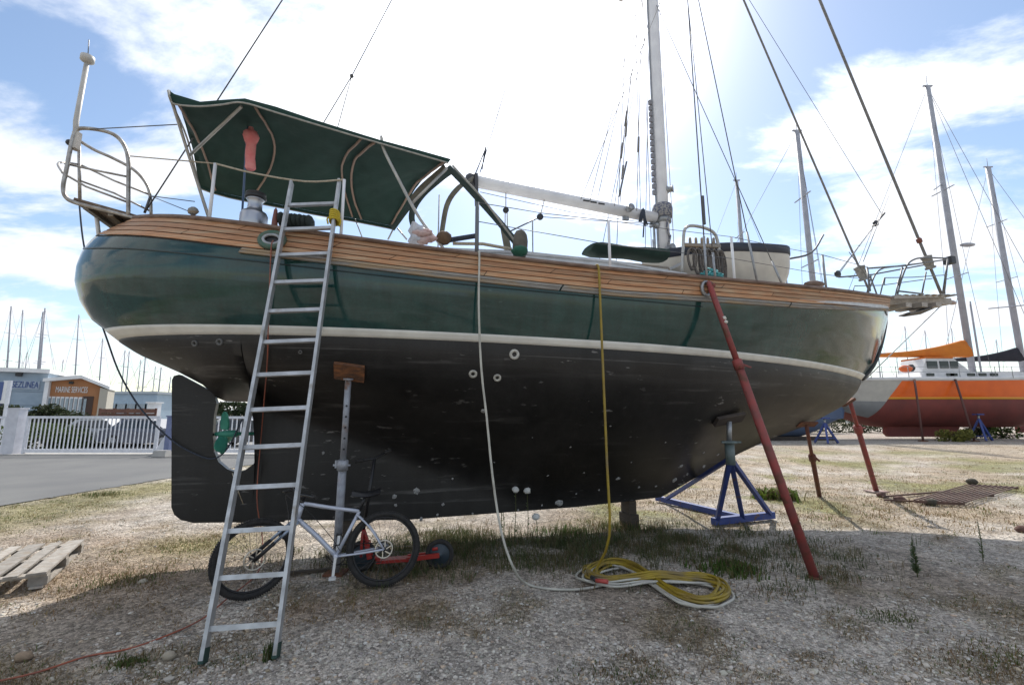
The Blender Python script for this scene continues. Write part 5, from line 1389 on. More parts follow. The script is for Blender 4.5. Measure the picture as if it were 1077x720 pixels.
def gate(name, label, px0, px1, top_py, n):
    a, b = atY(px0, 478, GY), atY(px1, 478, GY); a.z = b.z = 0
    g = thing(name, label, 'gate', (a+b)/2)
    z1 = height_at(V(((a.x+b.x)/2, GY, 0)), top_py)
    MB().bar(V((a.x, GY, z1-.05)), V((b.x, GY, z1-.05)), .07, .10).build('top_rail', M_gate, g)
    MB().bar(V((a.x, GY, .16)), V((b.x, GY, .16)), .07, .14).build('bottom_rail', M_gate, g)
    m = None
    for i in range(n):
        x = a.x+(b.x-a.x)*(i+.5)/n
        if m is None: m = MB().bar(V((x, GY, .2)), V((x, GY, z1-.09)), .034, .034, up=(0, 1, 0)).build('bar', M_gate, g); x0 = x
        else: c = again(m, g, loc=V((x-x0, 0, 0)))
    for x in (a.x, b.x): MB().bar(V((x, GY, .02)), V((x, GY, z1)), .09, .09, up=(0, 1, 0)).build('end_post', M_gate, g)
    return g, a, b, z1
g1, ga, gb_, gz1 = gate('sliding_gate', 'long white barred sliding gate across the road in front of the orange building', 24, 163, 437.3, 32)
q0, q1 = atY(160, 472, GY), atY(176, 448, GY)
MB().prism([V((gb_.x, GY-.06, .1)), V((gb_.x+.55, GY-.06, .1)), V((gb_.x+.75, GY-.06, 1.2)), V((gb_.x+.6, GY-.06, 1.2))], .04, V((0, 1, 0))).build('brace', M_gate, g1)
g2, _, _, _ = gate('sliding_gate', 'white barred gate panel seen through the propeller aperture', 186, 330, 437.5, 30)
g3, _, _, _ = gate('sliding_gate', 'short white barred fence panel left of the white gate pillar', -70, 2, 437.5, 16)
def pillar(px, w, py, label, m, cat='gate pillar', name='gate_pillar'):
    c = atY(px, 470, GY-.02); z = height_at(c, py)
    t = thing(name, label, cat, V((c.x, c.y, 0)))
    MB().box((c.x, c.y, z/2), (w, .35, z)).build('post', m, t)
    MB().box((c.x, c.y, z+.025), (w+.06, .41, .05)).build('coping', m, t)
pillar(12.5, .50, 430, 'broad white gate pillar at the left end of the sliding gate', mat('white_pillar', (.62, .62, .66), (.52, .52, .56), rough=.7, scale=4))
pillar(178, .2, 438, 'narrow blue painted gate post beside the rudder', mat('blue_post_paint', (.13, .16, .29), (.17, .20, .33), rough=.6), 'gate post', 'gate_post')
c = gnd(170, 480.5); o = MB().box((c.x, c.y, .14), (.55, .4, .24), taper=.8).build('concrete_block', M_conc, None); tag(o, 'grey concrete block at the foot of the blue gate post', 'concrete block')

# brown board fence behind the gate
FY = 27.0
f0, f1 = atY(104, 433, FY), atY(163, 433, FY); zt = height_at(V((f0.x, FY, 0)), 429.5)
fence = thing('board_fence', 'brown horizontal board fence beyond the gate right of the orange building', 'fence', V(((f0.x+f1.x)/2, FY, 0)))
M_bfence = attr_tint(mat('brown_fence_boards', (.16, .075, .05), (.12, .055, .04), rough=.8, scale=4), lo=.8, hi=1.2)
nbd = 7
for i in range(nbd):
    z = .1+(zt-.1)*(i+.5)/nbd; MB().box(((f0.x+f1.x)/2, FY, z), (f1.x-f0.x, .04, (zt-.1)/nbd-.03)).build('board', M_bfence, fence)
for i in range(5): x = f0.x+(f1.x-f0.x)*i/4; MB().box((x, FY+.06, zt/2), (.09, .08, zt+.05)).build('post', M_bfence, fence)

# ================================================================== MARINE SERVICES BUILDING
BY = 44.0
def xat(px, Y, py=410): return atY(px, py, Y).x
def zat(py, Y, px=80): return height_at(V((xat(px, Y), Y, 0)), py)
M_bluewall = mat('pale_blue_wall', (.30, .37, .44), (.26, .33, .40), rough=.7, scale=2)
M_wfas = mat('white_fascia', (.75, .75, .75), (.66, .66, .66), rough=.6, scale=2)
M_orwall = mat('orange_render', (.40, .185, .085), (.35, .16, .07), rough=.85, scale=1.5)
M_win = mat('building_glass', (.22, .28, .33), (.30, .36, .40), rough=.12, scale=1.5)
gY = 42.5; PSI = R(30.0)
piv = atY(46.5, 410, gY); piv.z = 0
bl = thing('shop_building', 'low marine services building with an orange gable front and a pale blue wing', 'building', piv)
bl.rotation_euler = (0, 0, PSI)
EX, EY = V((math.cos(PSI), math.sin(PSI), 0)), V((-math.sin(PSI), math.cos(PSI), 0))
def fx_(px, off=0.0, py=410):       # along the front, for a photo column, on the plane off behind the front
    p = onplane(px, py, piv+EY*off, EY); return (p-piv).dot(EX)
def fz_(px, py, off=0.0):
    p = onplane(px, 410, piv+EY*off, EY); return height_at(p, py)
def Lb(mb, name, m, par=None, **k): return mb.build(name, m, par or bl, local=True, **k)
M_sign = mat('blue_sign_paint', (.045, .085, .24), rough=.5)
def txt(body, width, h, loc, m, parent):
    cu = bpy.data.curves.new('lettering', 'FONT'); cu.body = body; cu.size = 1.0; cu.extrude = .02; cu.align_x = 'CENTER'; cu.align_y = 'CENTER'
    o = bpy.data.objects.new('lettering', cu); COL.objects.link(o)
    dg = bpy.context.evaluated_depsgraph_get(); dg.update(); me = bpy.data.meshes.new_from_object(o.evaluated_get(dg)); bpy.data.objects.remove(o)
    xs_ = [v.co.x for v in me.vertices]; ys_ = [v.co.y for v in me.vertices]
    kx, ky = width/(max(xs_)-min(xs_)), h/(max(ys_)-min(ys_))
    for v in me.vertices: v.co.x *= kx; v.co.y *= ky
    me.materials.clear(); me.materials.append(m)
    n = bpy.data.objects.new('lettering', me); COL.objects.link(n); n.parent = parent; n.location = loc; n.rotation_euler = (math.pi/2, 0, 0); return n
# pale blue wing, left of the pivot
wl = fx_(-60, .6); zt = fz_(20, 391.5, .6)
Lb(MB().box(((wl-.05)/2, 6.6, zt/2), (-wl-.05, 12, zt)), 'wall', M_bluewall)
Lb(MB().box(((wl)/2, 6.4, zt+.18), (-wl+.3, 12.6, .36)), 'flat_roof', M_wfas)
for k in range(1, 4): Lb(MB().box((wl/2, .585, zt*k/4.4), (-wl-.2, .05, .03)), 'panel_joint', mat('dark_joint', (.16, .20, .25), rough=.7))
xa, xb_2 = fx_(11.5, .6), fx_(41, .6); za, zb_2 = fz_(25, 400.5, .6), fz_(25, 409, .6)
Lb(MB().box(((xa+xb_2)/2, .55, (za+zb_2)/2), (xb_2-xa, .12, za-zb_2)), 'sign_board', mat('pale_sign', (.36, .42, .50), rough=.6))
txt('SEZLINEA', (xb_2-xa)*.94, (za-zb_2)*.8, ((xa+xb_2)/2, .46, (za+zb_2)/2), M_sign, bl)
Lb(MB().box((fx_(18, .6), .45, fz_(18, 393.8, .6)), (.4, .35, .3)), 'wall_lamp', M_blackplastic)
Lb(MB().box((fx_(3, .6), .56, 1.9), (1.1, .08, 3.8)), 'door', mat('navy_door', (.02, .03, .07), rough=.4))
# gable front
gw, gp = fx_(114, 0), fx_(84, 0)
zl, zr_, zp = fz_(46.5, 397.5), fz_(114, 406), fz_(84, 394.5)
Y1 = V((0, 1, 0)); DP = 2.6
def prism_y(poly, y0, y1): return MB().prism([V((x, (y0+y1)/2, z)) for x, z in poly], y1-y0, Y1)
Lb(prism_y([(.3, 0), (gw-.62, 0), (gw-.62, zr_-.1), (gp, zp-.30), (.3, zl-.25)], .45, DP), 'gable_wall', M_orwall)
for (x0, z0), (x1, z1) in (((-.15, zl-.03), (gp, zp)), ((gp, zp), (gw+.1, zr_-.03))):
    Lb(prism_y([(x0, z0), (x1, z1), (x1, z1-.30), (x0, z0-.30)], -.2, DP+.4), 'roof_slab', M_wfas)
Lb(prism_y([(0, zl-.32), (.29, zl-.27), (.29, 0), (0, 0)], -.1, DP), 'side_wall', M_wfas)
Lb(prism_y([(gw-.61, zr_-.15), (gw, zr_-.34), (gw, 0), (gw-.61, 0)], -.1, DP), 'side_wall', mat('beige_wall', (.40, .37, .31), rough=.8))
for k in range(9):
    x0, x1 = fx_(50.5+4.7*k, .4), fx_(50.5+4.7*(k+1), .4); zt_ = fz_(52+4.7*k, 416.6+.12*k, .4)
    f = Lb(MB().box(((x0+x1)/2, .43, zt_/2+.3), (x1-x0-.06, .08, zt_-.6)), 'window', M_wfas)
    Lb(MB().box(((x0+x1)/2+.06, .375, zt_/2+.3), ((x1-x0)*.6, .05, zt_-.9)), 'pane', M_win, f)
xa, xb_2 = fx_(58.5, .4), fx_(92, .4); za, zb_2 = fz_(75, 406.8, .4), fz_(75, 413, .4)
txt('MARINE SERVICES', xb_2-xa, za-zb_2, ((xa+xb_2)/2, .42, (za+zb_2)/2), M_wfas, bl)
Lb(MB().box((fx_(74, .4), .36, fz_(74, 402.3, .4)), (.3, .3, .22)), 'gable_lamp', M_blackplastic)
Lb(MB().box((fx_(94, .4), .42, 1.7), (.8, .06, 3.4)), 'door', mat('dark_brown_door', (.06, .03, .02), rough=.6))
# pale blue shed further right
b2Y = 60.0
sh = thing('harbour_shed', 'pale blue low shed behind the brown board fence', 'shed', V((xat(140, b2Y), b2Y, 0)))
x0, x1 = xat(114.5, b2Y), xat(166, b2Y); zt = zat(414, b2Y, 140)
MB().box(((x0+x1)/2, b2Y+4, zt/2), (x1-x0, 7.98, zt)).build('wall', mat('light_blue_cladding', (.36, .46, .54), (.32, .41, .49), rough=.6, scale=1), sh)
MB().box(((x0+x1)/2, b2Y+4, zt+.15), (x1-x0+.5, 8.6, .3)).build('roof', mat('grey_roof_sheet', (.38, .42, .45), rough=.5), sh)
for k in range(5): MB().box((x0+(x1-x0)*(k+.5)/5, b2Y-.03, zt*.55), (1.5, .06, 1.3)).build('window', M_win, sh)
o = thing('white_mast_base', 'white square column standing beside the shed just left of the rudder', 'column', V((xat(164.5, 40), 40, 0)))
MB().box((xat(164.5, 40), 40, zat(424, 40, 165)/2), (.7, .7, zat(424, 40, 165))).build('shaft', M_wfas, o); MB().box((xat(164.5, 40), 40, zat(424, 40, 165)+.06), (.9, .9, .12)).build('cap', M_wfas, o)
# sign pole at the far left
sY = 24.0; x = xat(8, sY)
o = thing('sign_totem', 'narrow white upright sign board on a grey pole at the far left behind the fence', 'sign', V((x, sY, 0)))
z1 = zat(400, sY, 8); MB().box((xat(9.5, sY), sY, (z1+zat(425, sY, 8))/2), (.16, .1, z1-zat(425, sY, 8))).build('pole', M_gate, o)
MB().box((xat(5.5, sY), sY-.02, zat(412, sY, 5)), (.22, .06, z1-zat(424, sY, 8))).build('board', M_wfas, o)
MB().box((xat(1, sY), sY-.04, zat(411, sY, 1)), (.30, .05, .95)).build('blue_panel', M_sign, o)
MB().box((xat(9.5, sY), sY, zat(425, sY, 8)/2), (.12, .09, zat(425, sY, 8))).build('base', M_gate, o)

# ================================================================== CARS behind the gate
def car(name, label, px, Y, Lc, col, rough=.3, group=None, rz=0.0, ht=1.45):
    c = gnd(px, 450); c = V((xat(px, Y, 450), Y, 0))
    t = thing(name, label, 'car', c, group); t.rotation_euler = (0, 0, rz)
    m = mat('car_paint_'+'%02x%02x%02x' % tuple(int(q*255) for q in col), col, rough=rough, coat=.5)
    L2 = Lc/2; prof = [(-L2, .32), (-L2-.02, .62), (-L2+.12, .86), (-L2+.55, .93), (-L2+1.05, ht-.05), (-L2+1.5, ht), (L2-1.7, ht-.02), (L2-1.0, .97), (L2-.25, .84), (L2, .62), (L2-.02, .30), (0, .22)]
    rows = []
    for y, k in ((-.86, .0), (-.80, 1), (0, 1.0), (.80, 1), (.86, 0)):
        rows.append([V((x_, y*(1 if z_ < .95 else .86), z_+(0 if abs(y) > .5 else .02))) for x_, z_ in prof])
    mb = MB()
    ring = lambda y, s_: [V((x_, y*(1 if z_ < .95 else .84), z_)) for x_, z_ in prof]
    A_, B_2 = ring(-.84, 1), ring(.84, 1); n = len(prof)
    mb.add(A_+B_2, [tuple(range(n)), tuple(range(2*n-1, n-1, -1))]+[(i, n+i, n+(i+1) % n, (i+1) % n) for i in range(n)], False)
    body = mb.build('body', m, t, local=True, fix=True)
    g = mat('car_glass', (.02, .025, .03), rough=.05)
    for sd in (-1, 1):
        for x0_, x1_ in ((-L2+.95, -.15), (-.08, L2-1.35)):
            MB().add([V((x0_, sd*.80, .98)), V((x1_+(.25 if x1_ > 0 else 0), sd*.80, .98)), V((x1_, sd*.735, ht-.1)), V((x0_+(.35 if x0_ < -1 else 0), sd*.735, ht-.1)), ], [(0, 1, 2, 3)]).build('window', g, t, local=True)
            w_ = [o_ for o_ in t.children][-1]; w_.location.y += sd*.035
    for x_ in (-L2+.85, L2-.85):
        for sd in (-1, 1):
            w = MB().lathe([(0, -.1), (.20, -.1), (.31, -.09), (.33, 0), (.31, .09), (.20, .1), (0, .1)], (x_, sd*.78, .33), (0, 1, 0), n=18).build('wheel', M_tyre, t, local=True)
            MB().lathe([(0, -.01), (.19, -.01), (.20, .0), (0, .012)], (x_, sd*.885, .33), (0, sd, 0), n=14).build('rim', M_dullsteel, w, local=True)
    for sd in (-1, 1):
        MB().box((L2-.06, sd*.6, .70), (.12, .34, .14)).build('headlight', M_white, t, local=True); MB().box((-L2+.03, sd*.62, .74), (.1, .26, .16)).build('tail_light', M_redprop, t, local=True)
    return t
car('parked_car', 'pale grey car parked behind the white gate in front of the brown fence', 112, 24.5, 4.1, (.32, .33, .34))
car('parked_car', 'dark car parked behind the middle of the white gate', 137, 25.6, 4.0, (.03, .035, .045))
car('parked_car', 'dark blue car parked near the blue gate post', 160, 24.2, 4.2, (.03, .04, .07))
car('parked_car', 'dark car seen through the propeller aperture', 262, 25.0, 4.2, (.03, .03, .035))

# ================================================================== BIG YACHTS ASHORE ON THE RIGHT, AND OTHERS
def loft_hull(X0, X1, Yc, beam, z_sheer, z_wl, z_bot, lo, hi, name, m, parent, rake0=.0, rake1=.0, ns=26, bulb=0.0, transom=.78, sheer_rise=.4):
    """part of a hull between level lo and hi (0 bottom .. 1 sheer); X0 stern, X1 bow"""
    L_ = X1-X0; sg = 1 if L_ > 0 else -1; rows = []
    def section(t):
        bm = beam/2*(transom+(1-transom)*math.sin(math.pi/2*min(1, t/.45)) if t < .45 else max(0, 1-((t-.45)/.55)**2.1))
        zb = z_bot+(z_wl-z_bot)*(max(0, (t-.72)/.28)**1.6*1.0+max(0, (.25-t)/.25)**1.7*.75)
        zt = z_sheer+sheer_rise*max(0, (t-.4)/.6)**2
        return bm, zb, zt
    for j in range(9):
        h = lo+(hi-lo)*j/8; r_ = []
        for side in (1, -1):
            seq = range(ns+1) if side == 1 else range(ns, -1, -1)
            for i in seq:
                t = i/ns; bm, zb, zt = section(t)
                # 0 bottom, .5 waterline, 1 sheer
                if h <= .5: z = zb+(max(z_wl, zb+.02)-zb)*(h/.5); b = bm*(.88*(1-(1-h/.5)**2.4)**.62 if h > 0 else 0)
                else: z = max(z_wl, zb+.02)+(zt-max(z_wl, zb+.02))*((h-.5)/.5); b = bm*(.88+.12*((h-.5)/.5)**.7)
                xx = X0+L_*t+sg*(rake1*(h-.5)*max(0, (t-.6)/.4)**1.5 - rake0*(h-.5)*max(0, 1-t/.2))
                r_.append(V((xx, Yc-side*b, z)))
        rows.append(r_)
    mb = MB().grid(rows, True)
    # transom
    k = len(rows[0])-1
    for a, b in zip(rows[:-1], rows[1:]): mb.add([a[0], b[0], b[k], a[k]], [(0, 1, 2, 3)])
    return mb.build(name, m, parent)
def deck_of(X0, X1, Yc, beam, z, rise, m, parent, transom=.78, rake=(0, 0)):
    rows = []; L_ = X1-X0; sg = 1 if L_ > 0 else -1
    for i in range(25):
        t = i/24; bm = beam/2*(transom+(1-transom)*math.sin(math.pi/2*min(1, t/.45)) if t < .45 else max(0, 1-((t-.45)/.55)**2.1))
        zz_ = z+rise*max(0, (t-.4)/.6)**2; xx = X0+L_*t+sg*(rake[1]*.5*max(0, (t-.6)/.4)**1.5-rake[0]*.5*max(0, 1-t/.2))
        rows.append([V((xx, Yc-bm*.99, zz_-.03)), V((xx, Yc, zz_+.05)), V((xx, Yc+bm*.99, zz_-.03))])
    return MB().grid(rows, True).build('deck', m, parent)
def rig(parent, Xm, Yc, z0, ztop, r, m=None, boom_to=None, zboom=None, cover=None, spreads=(.45, .72), stays=(), wires=True, sp_len=.9):
    mm = m or M_alloy_far
    mast_ = MB().tube([V((Xm, Yc, z0)), V((Xm, Yc, ztop))], [r, r*.85], n=10).build('mast', mm, parent)
    MB().bar(V((Xm-r*1.6, Yc, ztop+.04)), V((Xm+r*1.8, Yc, ztop+.04)), .12, .10).build('mast_head', mm, mast_)
    T('aerial', [V((Xm, Yc, ztop)), V((Xm+.03, Yc, ztop+.9))], .02, M_wire_far, mast_, n=5)
    for q in spreads:
        z = z0+(ztop-z0)*q; MB().bar(V((Xm-.1, Yc-sp_len, z)), V((Xm-.1, Yc+sp_len, z)), .10, .04).build('spreader', mm, mast_)
    for a in stays: T('stay', [V(a), V((Xm, Yc, ztop-.1))], .016, M_wire_far, mast_, n=5)
    if wires:
        for sd in (-1, 1):
            T('shroud', [V((Xm-.2, Yc+sd*1.5, z0)), V((Xm-.1, Yc+sd*sp_len, z0+(ztop-z0)*spreads[0])), V((Xm, Yc, ztop-.3))], .013, M_wire_far, mast_, n=5)
    if boom_to is not None:
        MB().tube([V((Xm, Yc, zboom)), V((boom_to, Yc, zboom))], .11, n=10).build('boom', mm, parent)
        if cover is not None:
            n = 14; rows = []
            for i in range(n+1):
                t = i/n; x = Xm+(boom_to-Xm)*t; h = .95*(1-t)**2.2*(1 if t > .04 else .85)+.32-.12*t; w = .26-.10*t
                rows.append([V((x, Yc+w*math.cos(a)*(1-.3*max(0, math.sin(a))), zboom-.1+(h*max(0, math.sin(a)))+(.12*min(0, math.sin(a))))) for a in [2*math.pi*k/12 for k in range(13)]])
            mb = MB().grid(rows, True); mb.add(rows[0][:-1], [tuple(range(12))]); mb.add(rows[-1][:-1], [tuple(range(12))])
            mb.build('sail_cover', cover, parent, fix=True)
    return mast_
M_alloy_far = mat('grey_alloy_mast', (.34, .35, .39), (.28, .29, .33), rough=.5, scale=2)
M_wire_far = mat('far_rigging_wire', (.13, .13, .14), rough=.5)
M_cab = mat('white_coachroof', (.62, .62, .62), (.54, .54, .55), rough=.5, scale=2)
M_port = mat('dark_portlight', (.02, .025, .03), rough=.1)
OY = 30.0
ob = thing('yacht', 'large orange yacht with grey stern and dark red bottom propped up ashore', 'yacht', V((xat(1000, OY), OY, 0)))
X0, X1 = xat(872, OY), xat(1190, OY)
zsh, zwl, zbo = zat(397, OY, 960), zat(419.5, OY, 960), zat(450, OY, 960)
BM = 4.4; oyc = OY+BM/2
M_orange = mat('orange_hull_paint', (.74, .125, .010), (.66, .105, .010), rough=.3, scale=1.5)
M_redbot = mat('dark_red_antifouling', (.19, .042, .035), (.14, .035, .03), rough=.75, scale=1.2, detail=8)
M_gstern = mat('pale_grey_paint', (.42, .41, .38), (.36, .35, .33), rough=.4, scale=2)
M_gstern2 = mat('mid_grey_paint', (.20, .21, .22), (.17, .18, .19), rough=.5, scale=2)
args = (X0, X1, oyc, BM, zsh, zwl, zbo)
loft_hull(*args, 0, .5, 'bottom', M_redbot, ob, rake0=1.2, rake1=1.6)
loft_hull(*args, .5, 1, 'hull', M_orange, ob, rake0=1.2, rake1=1.6)
# grey stern panels and the yellow line lie 12 mm proud on the orange side
def side_pt(t, h, off=.012):
    bm = BM/2*(.78+.22*math.sin(math.pi/2*min(1, t/.45)) if t < .45 else max(0, 1-((t-.45)/.55)**2.1))
    zb = zbo+(zwl-zbo)*(max(0, (t-.72)/.28)**1.6+max(0, (.25-t)/.25)**1.7*.75)
    zt = zsh+.4*max(0, (t-.4)/.6)**2
    if h <= .5: z = zb+(zwl-zb)*(h/.5); b = bm*(.88*(1-(1-h/.5)**2.4)**.62)
    else: z = zwl+(zt-zwl)*((h-.5)/.5); b = bm*(.88+.12*((h-.5)/.5)**.7)
    xx = X0+(X1-X0)*t+(1.6*(h-.5)*max(0, (t-.6)/.4)**1.5-1.2*(h-.5)*max(0, 1-t/.2))
    return V((xx, oyc-b-off, z))
def t_at(px): return (xat(px, OY)-X0)/(X1-X0)
rows = []
for j in range(7):
    h = .46+.54*j/6; te = t_at(936+(954-936)*((h-.46)/.54)); rows.append([side_pt(te*i/10, h) for i in range(11)])
MB().grid(rows, True).build('stern_panel', M_gstern, ob)
rows = []
for j in range(6):
    h = .12+.34*j/5; te = t_at(921+(936-921)*((h-.12)/.34)); rows.append([side_pt(te*i/10, h, .015) for i in range(11)])
MB().grid(rows, True).build('stern_panel', M_gstern2, ob)
te = t_at(938); rows = [[side_pt(te+(.985-te)*i/40, h, o_) for i in range(41)] for h, o_ in ((.50, .0), (.505, .014), (.545, .014), (.55, 0))]
MB().grid(rows, True).build('stripe', mat('yellow_line', (.62, .28, .02), rough=.4), ob)
rows = [[side_pt(.995*i/40, h, o_) for i in range(41)] for h, o_ in ((.93, .0), (.94, .05), (1.01, .05), (1.02, -.1))]
MB().grid(rows, True).build('rub_rail', M_cab, ob)
deck_of(X0, X1, oyc, BM, zsh, .4, M_cab, ob, rake=(1.2, 1.6))
MB().prism([atY(x, y, oyc) for x, y in ((932, 436), (1012, 436), (1006, 451), (999, 459), (934, 459), (930, 455))], .35, (0, 1, 0)).build('keel', M_redbot, ob)
MB().prism([atY(x, y, oyc) for x, y in ((904, 434), (911, 434), (911, 446), (908, 446))], .15, (0, 1, 0)).build('rudder', M_redbot, ob)
# coachroof with long window line, wheelhouse
cz = zsh+.02
mb = MB(); rf = [atY(x, y, oyc) for x, y in ((950, 393.5), (1005, 393.5), (1040, 394), (1072, 396))]
xs = [p.x for p in rf]; mb = MB()
top_ = [V((x, oyc, zat(393.5, oyc, 1000))) for x in xs]
mb.box(((xs[0]+xs[-1])/2, oyc, cz+.22), (xs[-1]-xs[0], 2.7, .46), taper=.93); cabn = mb.build('coachroof', M_cab, ob)
for px in (979, 1000, 1003.5, 1022, 1034, 1046): MB().box((xat(px, oyc-1.34, 396), oyc-1.335, cz+.26), (.5, .05, .18)).build('portlight', M_port, cabn)
wx0, wx1 = xat(956, oyc, 385), xat(1000, oyc, 385); wz0, wz1 = cz+.44, zat(378.5, oyc, 975)
wh = MB().prism([V((wx0, oyc, wz0)), V((wx1+.4, oyc, wz0)), V((wx1-.7, oyc, wz1)), V((wx0+.35, oyc, wz1))], 2.0, (0, 1, 0)).build('wheelhouse', M_cab, ob)
for a, b in ((.12, .36), (.42, .62), (.66, .84)):
    x0, x1 = wx0+(wx1-wx0)*a, wx0+(wx1-wx0)*b; MB().box(((x0+x1)/2, oyc-1.02, (wz0+wz1)/2+.05), (x1-x0, .05, (wz1-wz0)*.5)).build('window', M_port, wh)
MB().box(((wx0+wx1)/2-.2, oyc, wz1+.06), ((wx1-wx0)*.62, 2.1, .12)).build('roof_cover', mat('orange_canvas', (.55, .15, .02), (.46, .12, .02), rough=.85, scale=3), wh)
MB().ball(V((xat(937, oyc, 388), oyc-1.2, zat(389.5, oyc, 937))), .36, sc=(1.3, .7, .7), jit=.08).build('orange_buoy', mat('orange_buoy_skin', (.62, .12, .02), rough=.5), ob)
MB().ball(V((xat(944, oyc, 388), oyc-1.1, zat(388.5, oyc, 944))), .28, sc=(1.0, .7, .9), jit=.1).build('dark_bag', M_blackplastic, ob)
mb = MB()
for px in (918, 930, 945, 958, 1012, 1030, 1050, 1068): x = xat(px, OY, 395); mb.tube([V((x, OY+.15, zsh)), V((x, OY+.15, zsh+.75))], .022, n=5)
for h in (.4, .74): mb.tube([V((xat(918, OY), OY+.15, zsh+h)), V((xat(1100, OY), OY+.15, zsh+h))], .014, n=5)
mb.build('guard_rail', M_dullsteel, ob)
Xm = xat(1022, oyc, 385); zm = height_at(V((Xm, oyc, 0)), 91)
zbm = height_at(V((xat(970, oyc), oyc, 0)), 372.5)
mo = rig(ob, Xm, oyc, zsh, zm, .21, boom_to=xat(921, oyc, 370), zboom=zbm, cover=mat('orange_sail_cover', (.55, .17, .015), (.48, .14, .015), rough=.85, scale=2), spreads=(.33, .62), stays=((X0+.5, oyc, zsh), (X1, oyc, zsh+.3), (X1-2.5, oyc, zsh+.2)))
MB().ball(V((xat(1013.5, oyc, 260), oyc-.3, height_at(V((Xm, oyc, 0)), 259))), .38, sc=(1.5, .6, .4)).build('radar_bowl', M_alloy_far, mo)
MB().tube([V((Xm+.3, oyc-.3, zsh)), V((Xm+.3, oyc-.3, height_at(V((Xm, oyc, 0)), 318)))], .06, n=8).build('spare_pole', M_alloy_far, mo)
T('mast_arm', [V((Xm, oyc, height_at(V((Xm, oyc, 0)), 193))), V((xat(976, oyc, 203), oyc-.5, height_at(V((Xm, oyc, 0)), 203)))], .04, M_alloy_far, mo)
for i, (xa_, xb_, lab) in enumerate(((962, 970, 'thin dark prop leaning on the orange yacht under its wheelhouse'), (1005, 1024, 'thin dark prop leaning on the orange yacht just aft of its mast'))):
    ft = V((xat(xb_, OY-.9, 457), OY-.9, 0)); tp_ = V((xat(xa_, OY-.07, 401), OY-.07, zsh-.1))
    p_ = thing('yacht_prop', lab, 'prop', ft); MB().tube([ft, tp_], .06, n=8).build('tube', mat('dark_brown_prop', (.09, .04, .035), rough=.8), p_); MB().box(ft+V((0, 0, .03)), (.35, .35, .06)).build('foot', M_rust, p_)
def far_stand(px, Y, py_top, label, m):
    x = xat(px, Y, 450); z = height_at(V((x, Y, 0)), py_top); t = thing('boat_stand', label, 'boat stand', V((x, Y, 0)))
    for a in (0, 2.1, 4.2): MB().bar(V((x, Y, z-.25)), V((x+.65*math.cos(a), Y+.65*math.sin(a), .03)), .1, .1).build('leg', m, t)
    MB().tube([V((x, Y, z-.3)), V((x, Y, z))], .06, n=8).build('screw', M_dullsteel, t); MB().box((x, Y, z+.03), (.45, .35, .08)).build('pad', m, t)
    MB().box((x, Y, .3), (.7, .5, .05)).build('shelf', m, t)
far_stand(1031, 29.6, 436, 'blue stand under the orange yacht forward of its keel', M_blue)
far_stand(868, 27.0, 440, 'blue stand under the blue hulled yacht behind the red brown prop', M_blue)
# dark tarpaulin heap at the right edge
x0, x1 = xat(1070, 28.9, 445)+.5, xat(1130, 28.0, 445); zt = zat(432, 28.0, 1077)
rows = [[V((x0+(x1-x0)*i/8+(.1*math.sin(i*2.1)), 28+.9*q, (zt*(.72+.28*min(1, i/2.5)))*h)) for q, h in ((-1, 0), (-.95, .5), (-.75, .92), (0, 1.0), (.75, .92), (.95, .5), (1, 0))] for i in range(9)]
o = MB().grid(rows, True); o.add(rows[0], [tuple(range(7))]); o.add(rows[-1], [tuple(range(7))])
tag(o.build('covered_trailer', mat('black_green_tarpaulin', (.012, .018, .018), (.02, .03, .03), rough=.7, scale=2, bump=.3), None, fix=True), 'dark tarpaulin covered heap under the orange yacht at the right edge', 'tarpaulin heap')
# yacht with the black sail cover, behind
def plain_yacht(label, X0_, X1_, Yc, beam, zsh_, zwl_, zbo_, mh, mb_, Xm_, ztop, r, boom_x=None, zb=None, cover=None, keel=True, extra=None, zk=.12):
    t = thing('yacht', label, 'yacht', V(((X0_+X1_)/2, Yc, 0)))
    loft_hull(X0_, X1_, Yc, beam, zsh_, zwl_, zbo_, 0, .5, 'bottom', mb_, t, rake1=1.2)
    loft_hull(X0_, X1_, Yc, beam, zsh_, zwl_, zbo_, .5, 1, 'hull', mh, t, rake1=1.2)
    deck_of(X0_, X1_, Yc, beam, zsh_, .4, M_cab, t, rake=(0, 1.2))
    L_ = X1_-X0_
    MB().box((X0_+L_*.45, Yc, zsh_+.25), (abs(L_)*.36, beam*.55, .5), taper=.85).build('coachroof', M_cab, t)
    if keel: MB().prism([V((X0_+L_*q, Yc, z)) for q, z in ((.36, zbo_+.15), (.62, zbo_+.15), (.57, zk), (.36, zk))], .3, (0, 1, 0)).build('keel', mb_, t)
    s_ = 1 if L_ > 0 else -1
    rig(t, Xm_, Yc, zsh_, ztop, r, boom_to=boom_x, zboom=zb, cover=cover, stays=((X0_+.3*s_, Yc, zsh_), (X1_, Yc, zsh_+.4)))
    return t
KY = 40.0; Xm = xat(1075, KY, 380); zt = height_at(V((Xm, KY, 0)), 176)
ky = plain_yacht('yacht with a black sail cover standing behind the orange yacht', xat(985, KY), xat(1200, KY), KY, 4.2, zat(398, KY, 1040), zat(415, KY, 1040), zat(432, KY, 1040), M_cab, M_redbot, Xm, zt, .24, boom_x=xat(998, KY, 376), zb=height_at(V((xat(1040, KY), KY, 0)), 377.5), cover=mat('black_sail_cover', (.012, .012, .018), (.02, .02, .03), rough=.85, scale=2))
MB().tube([V((Xm-2.6, KY-.4, height_at(V((Xm, KY, 0)), 325.5))), V((Xm+.6, KY-.4, height_at(V((Xm, KY, 0)), 322)))], .05, n=6).build('pole', M_alloy_far, ky)
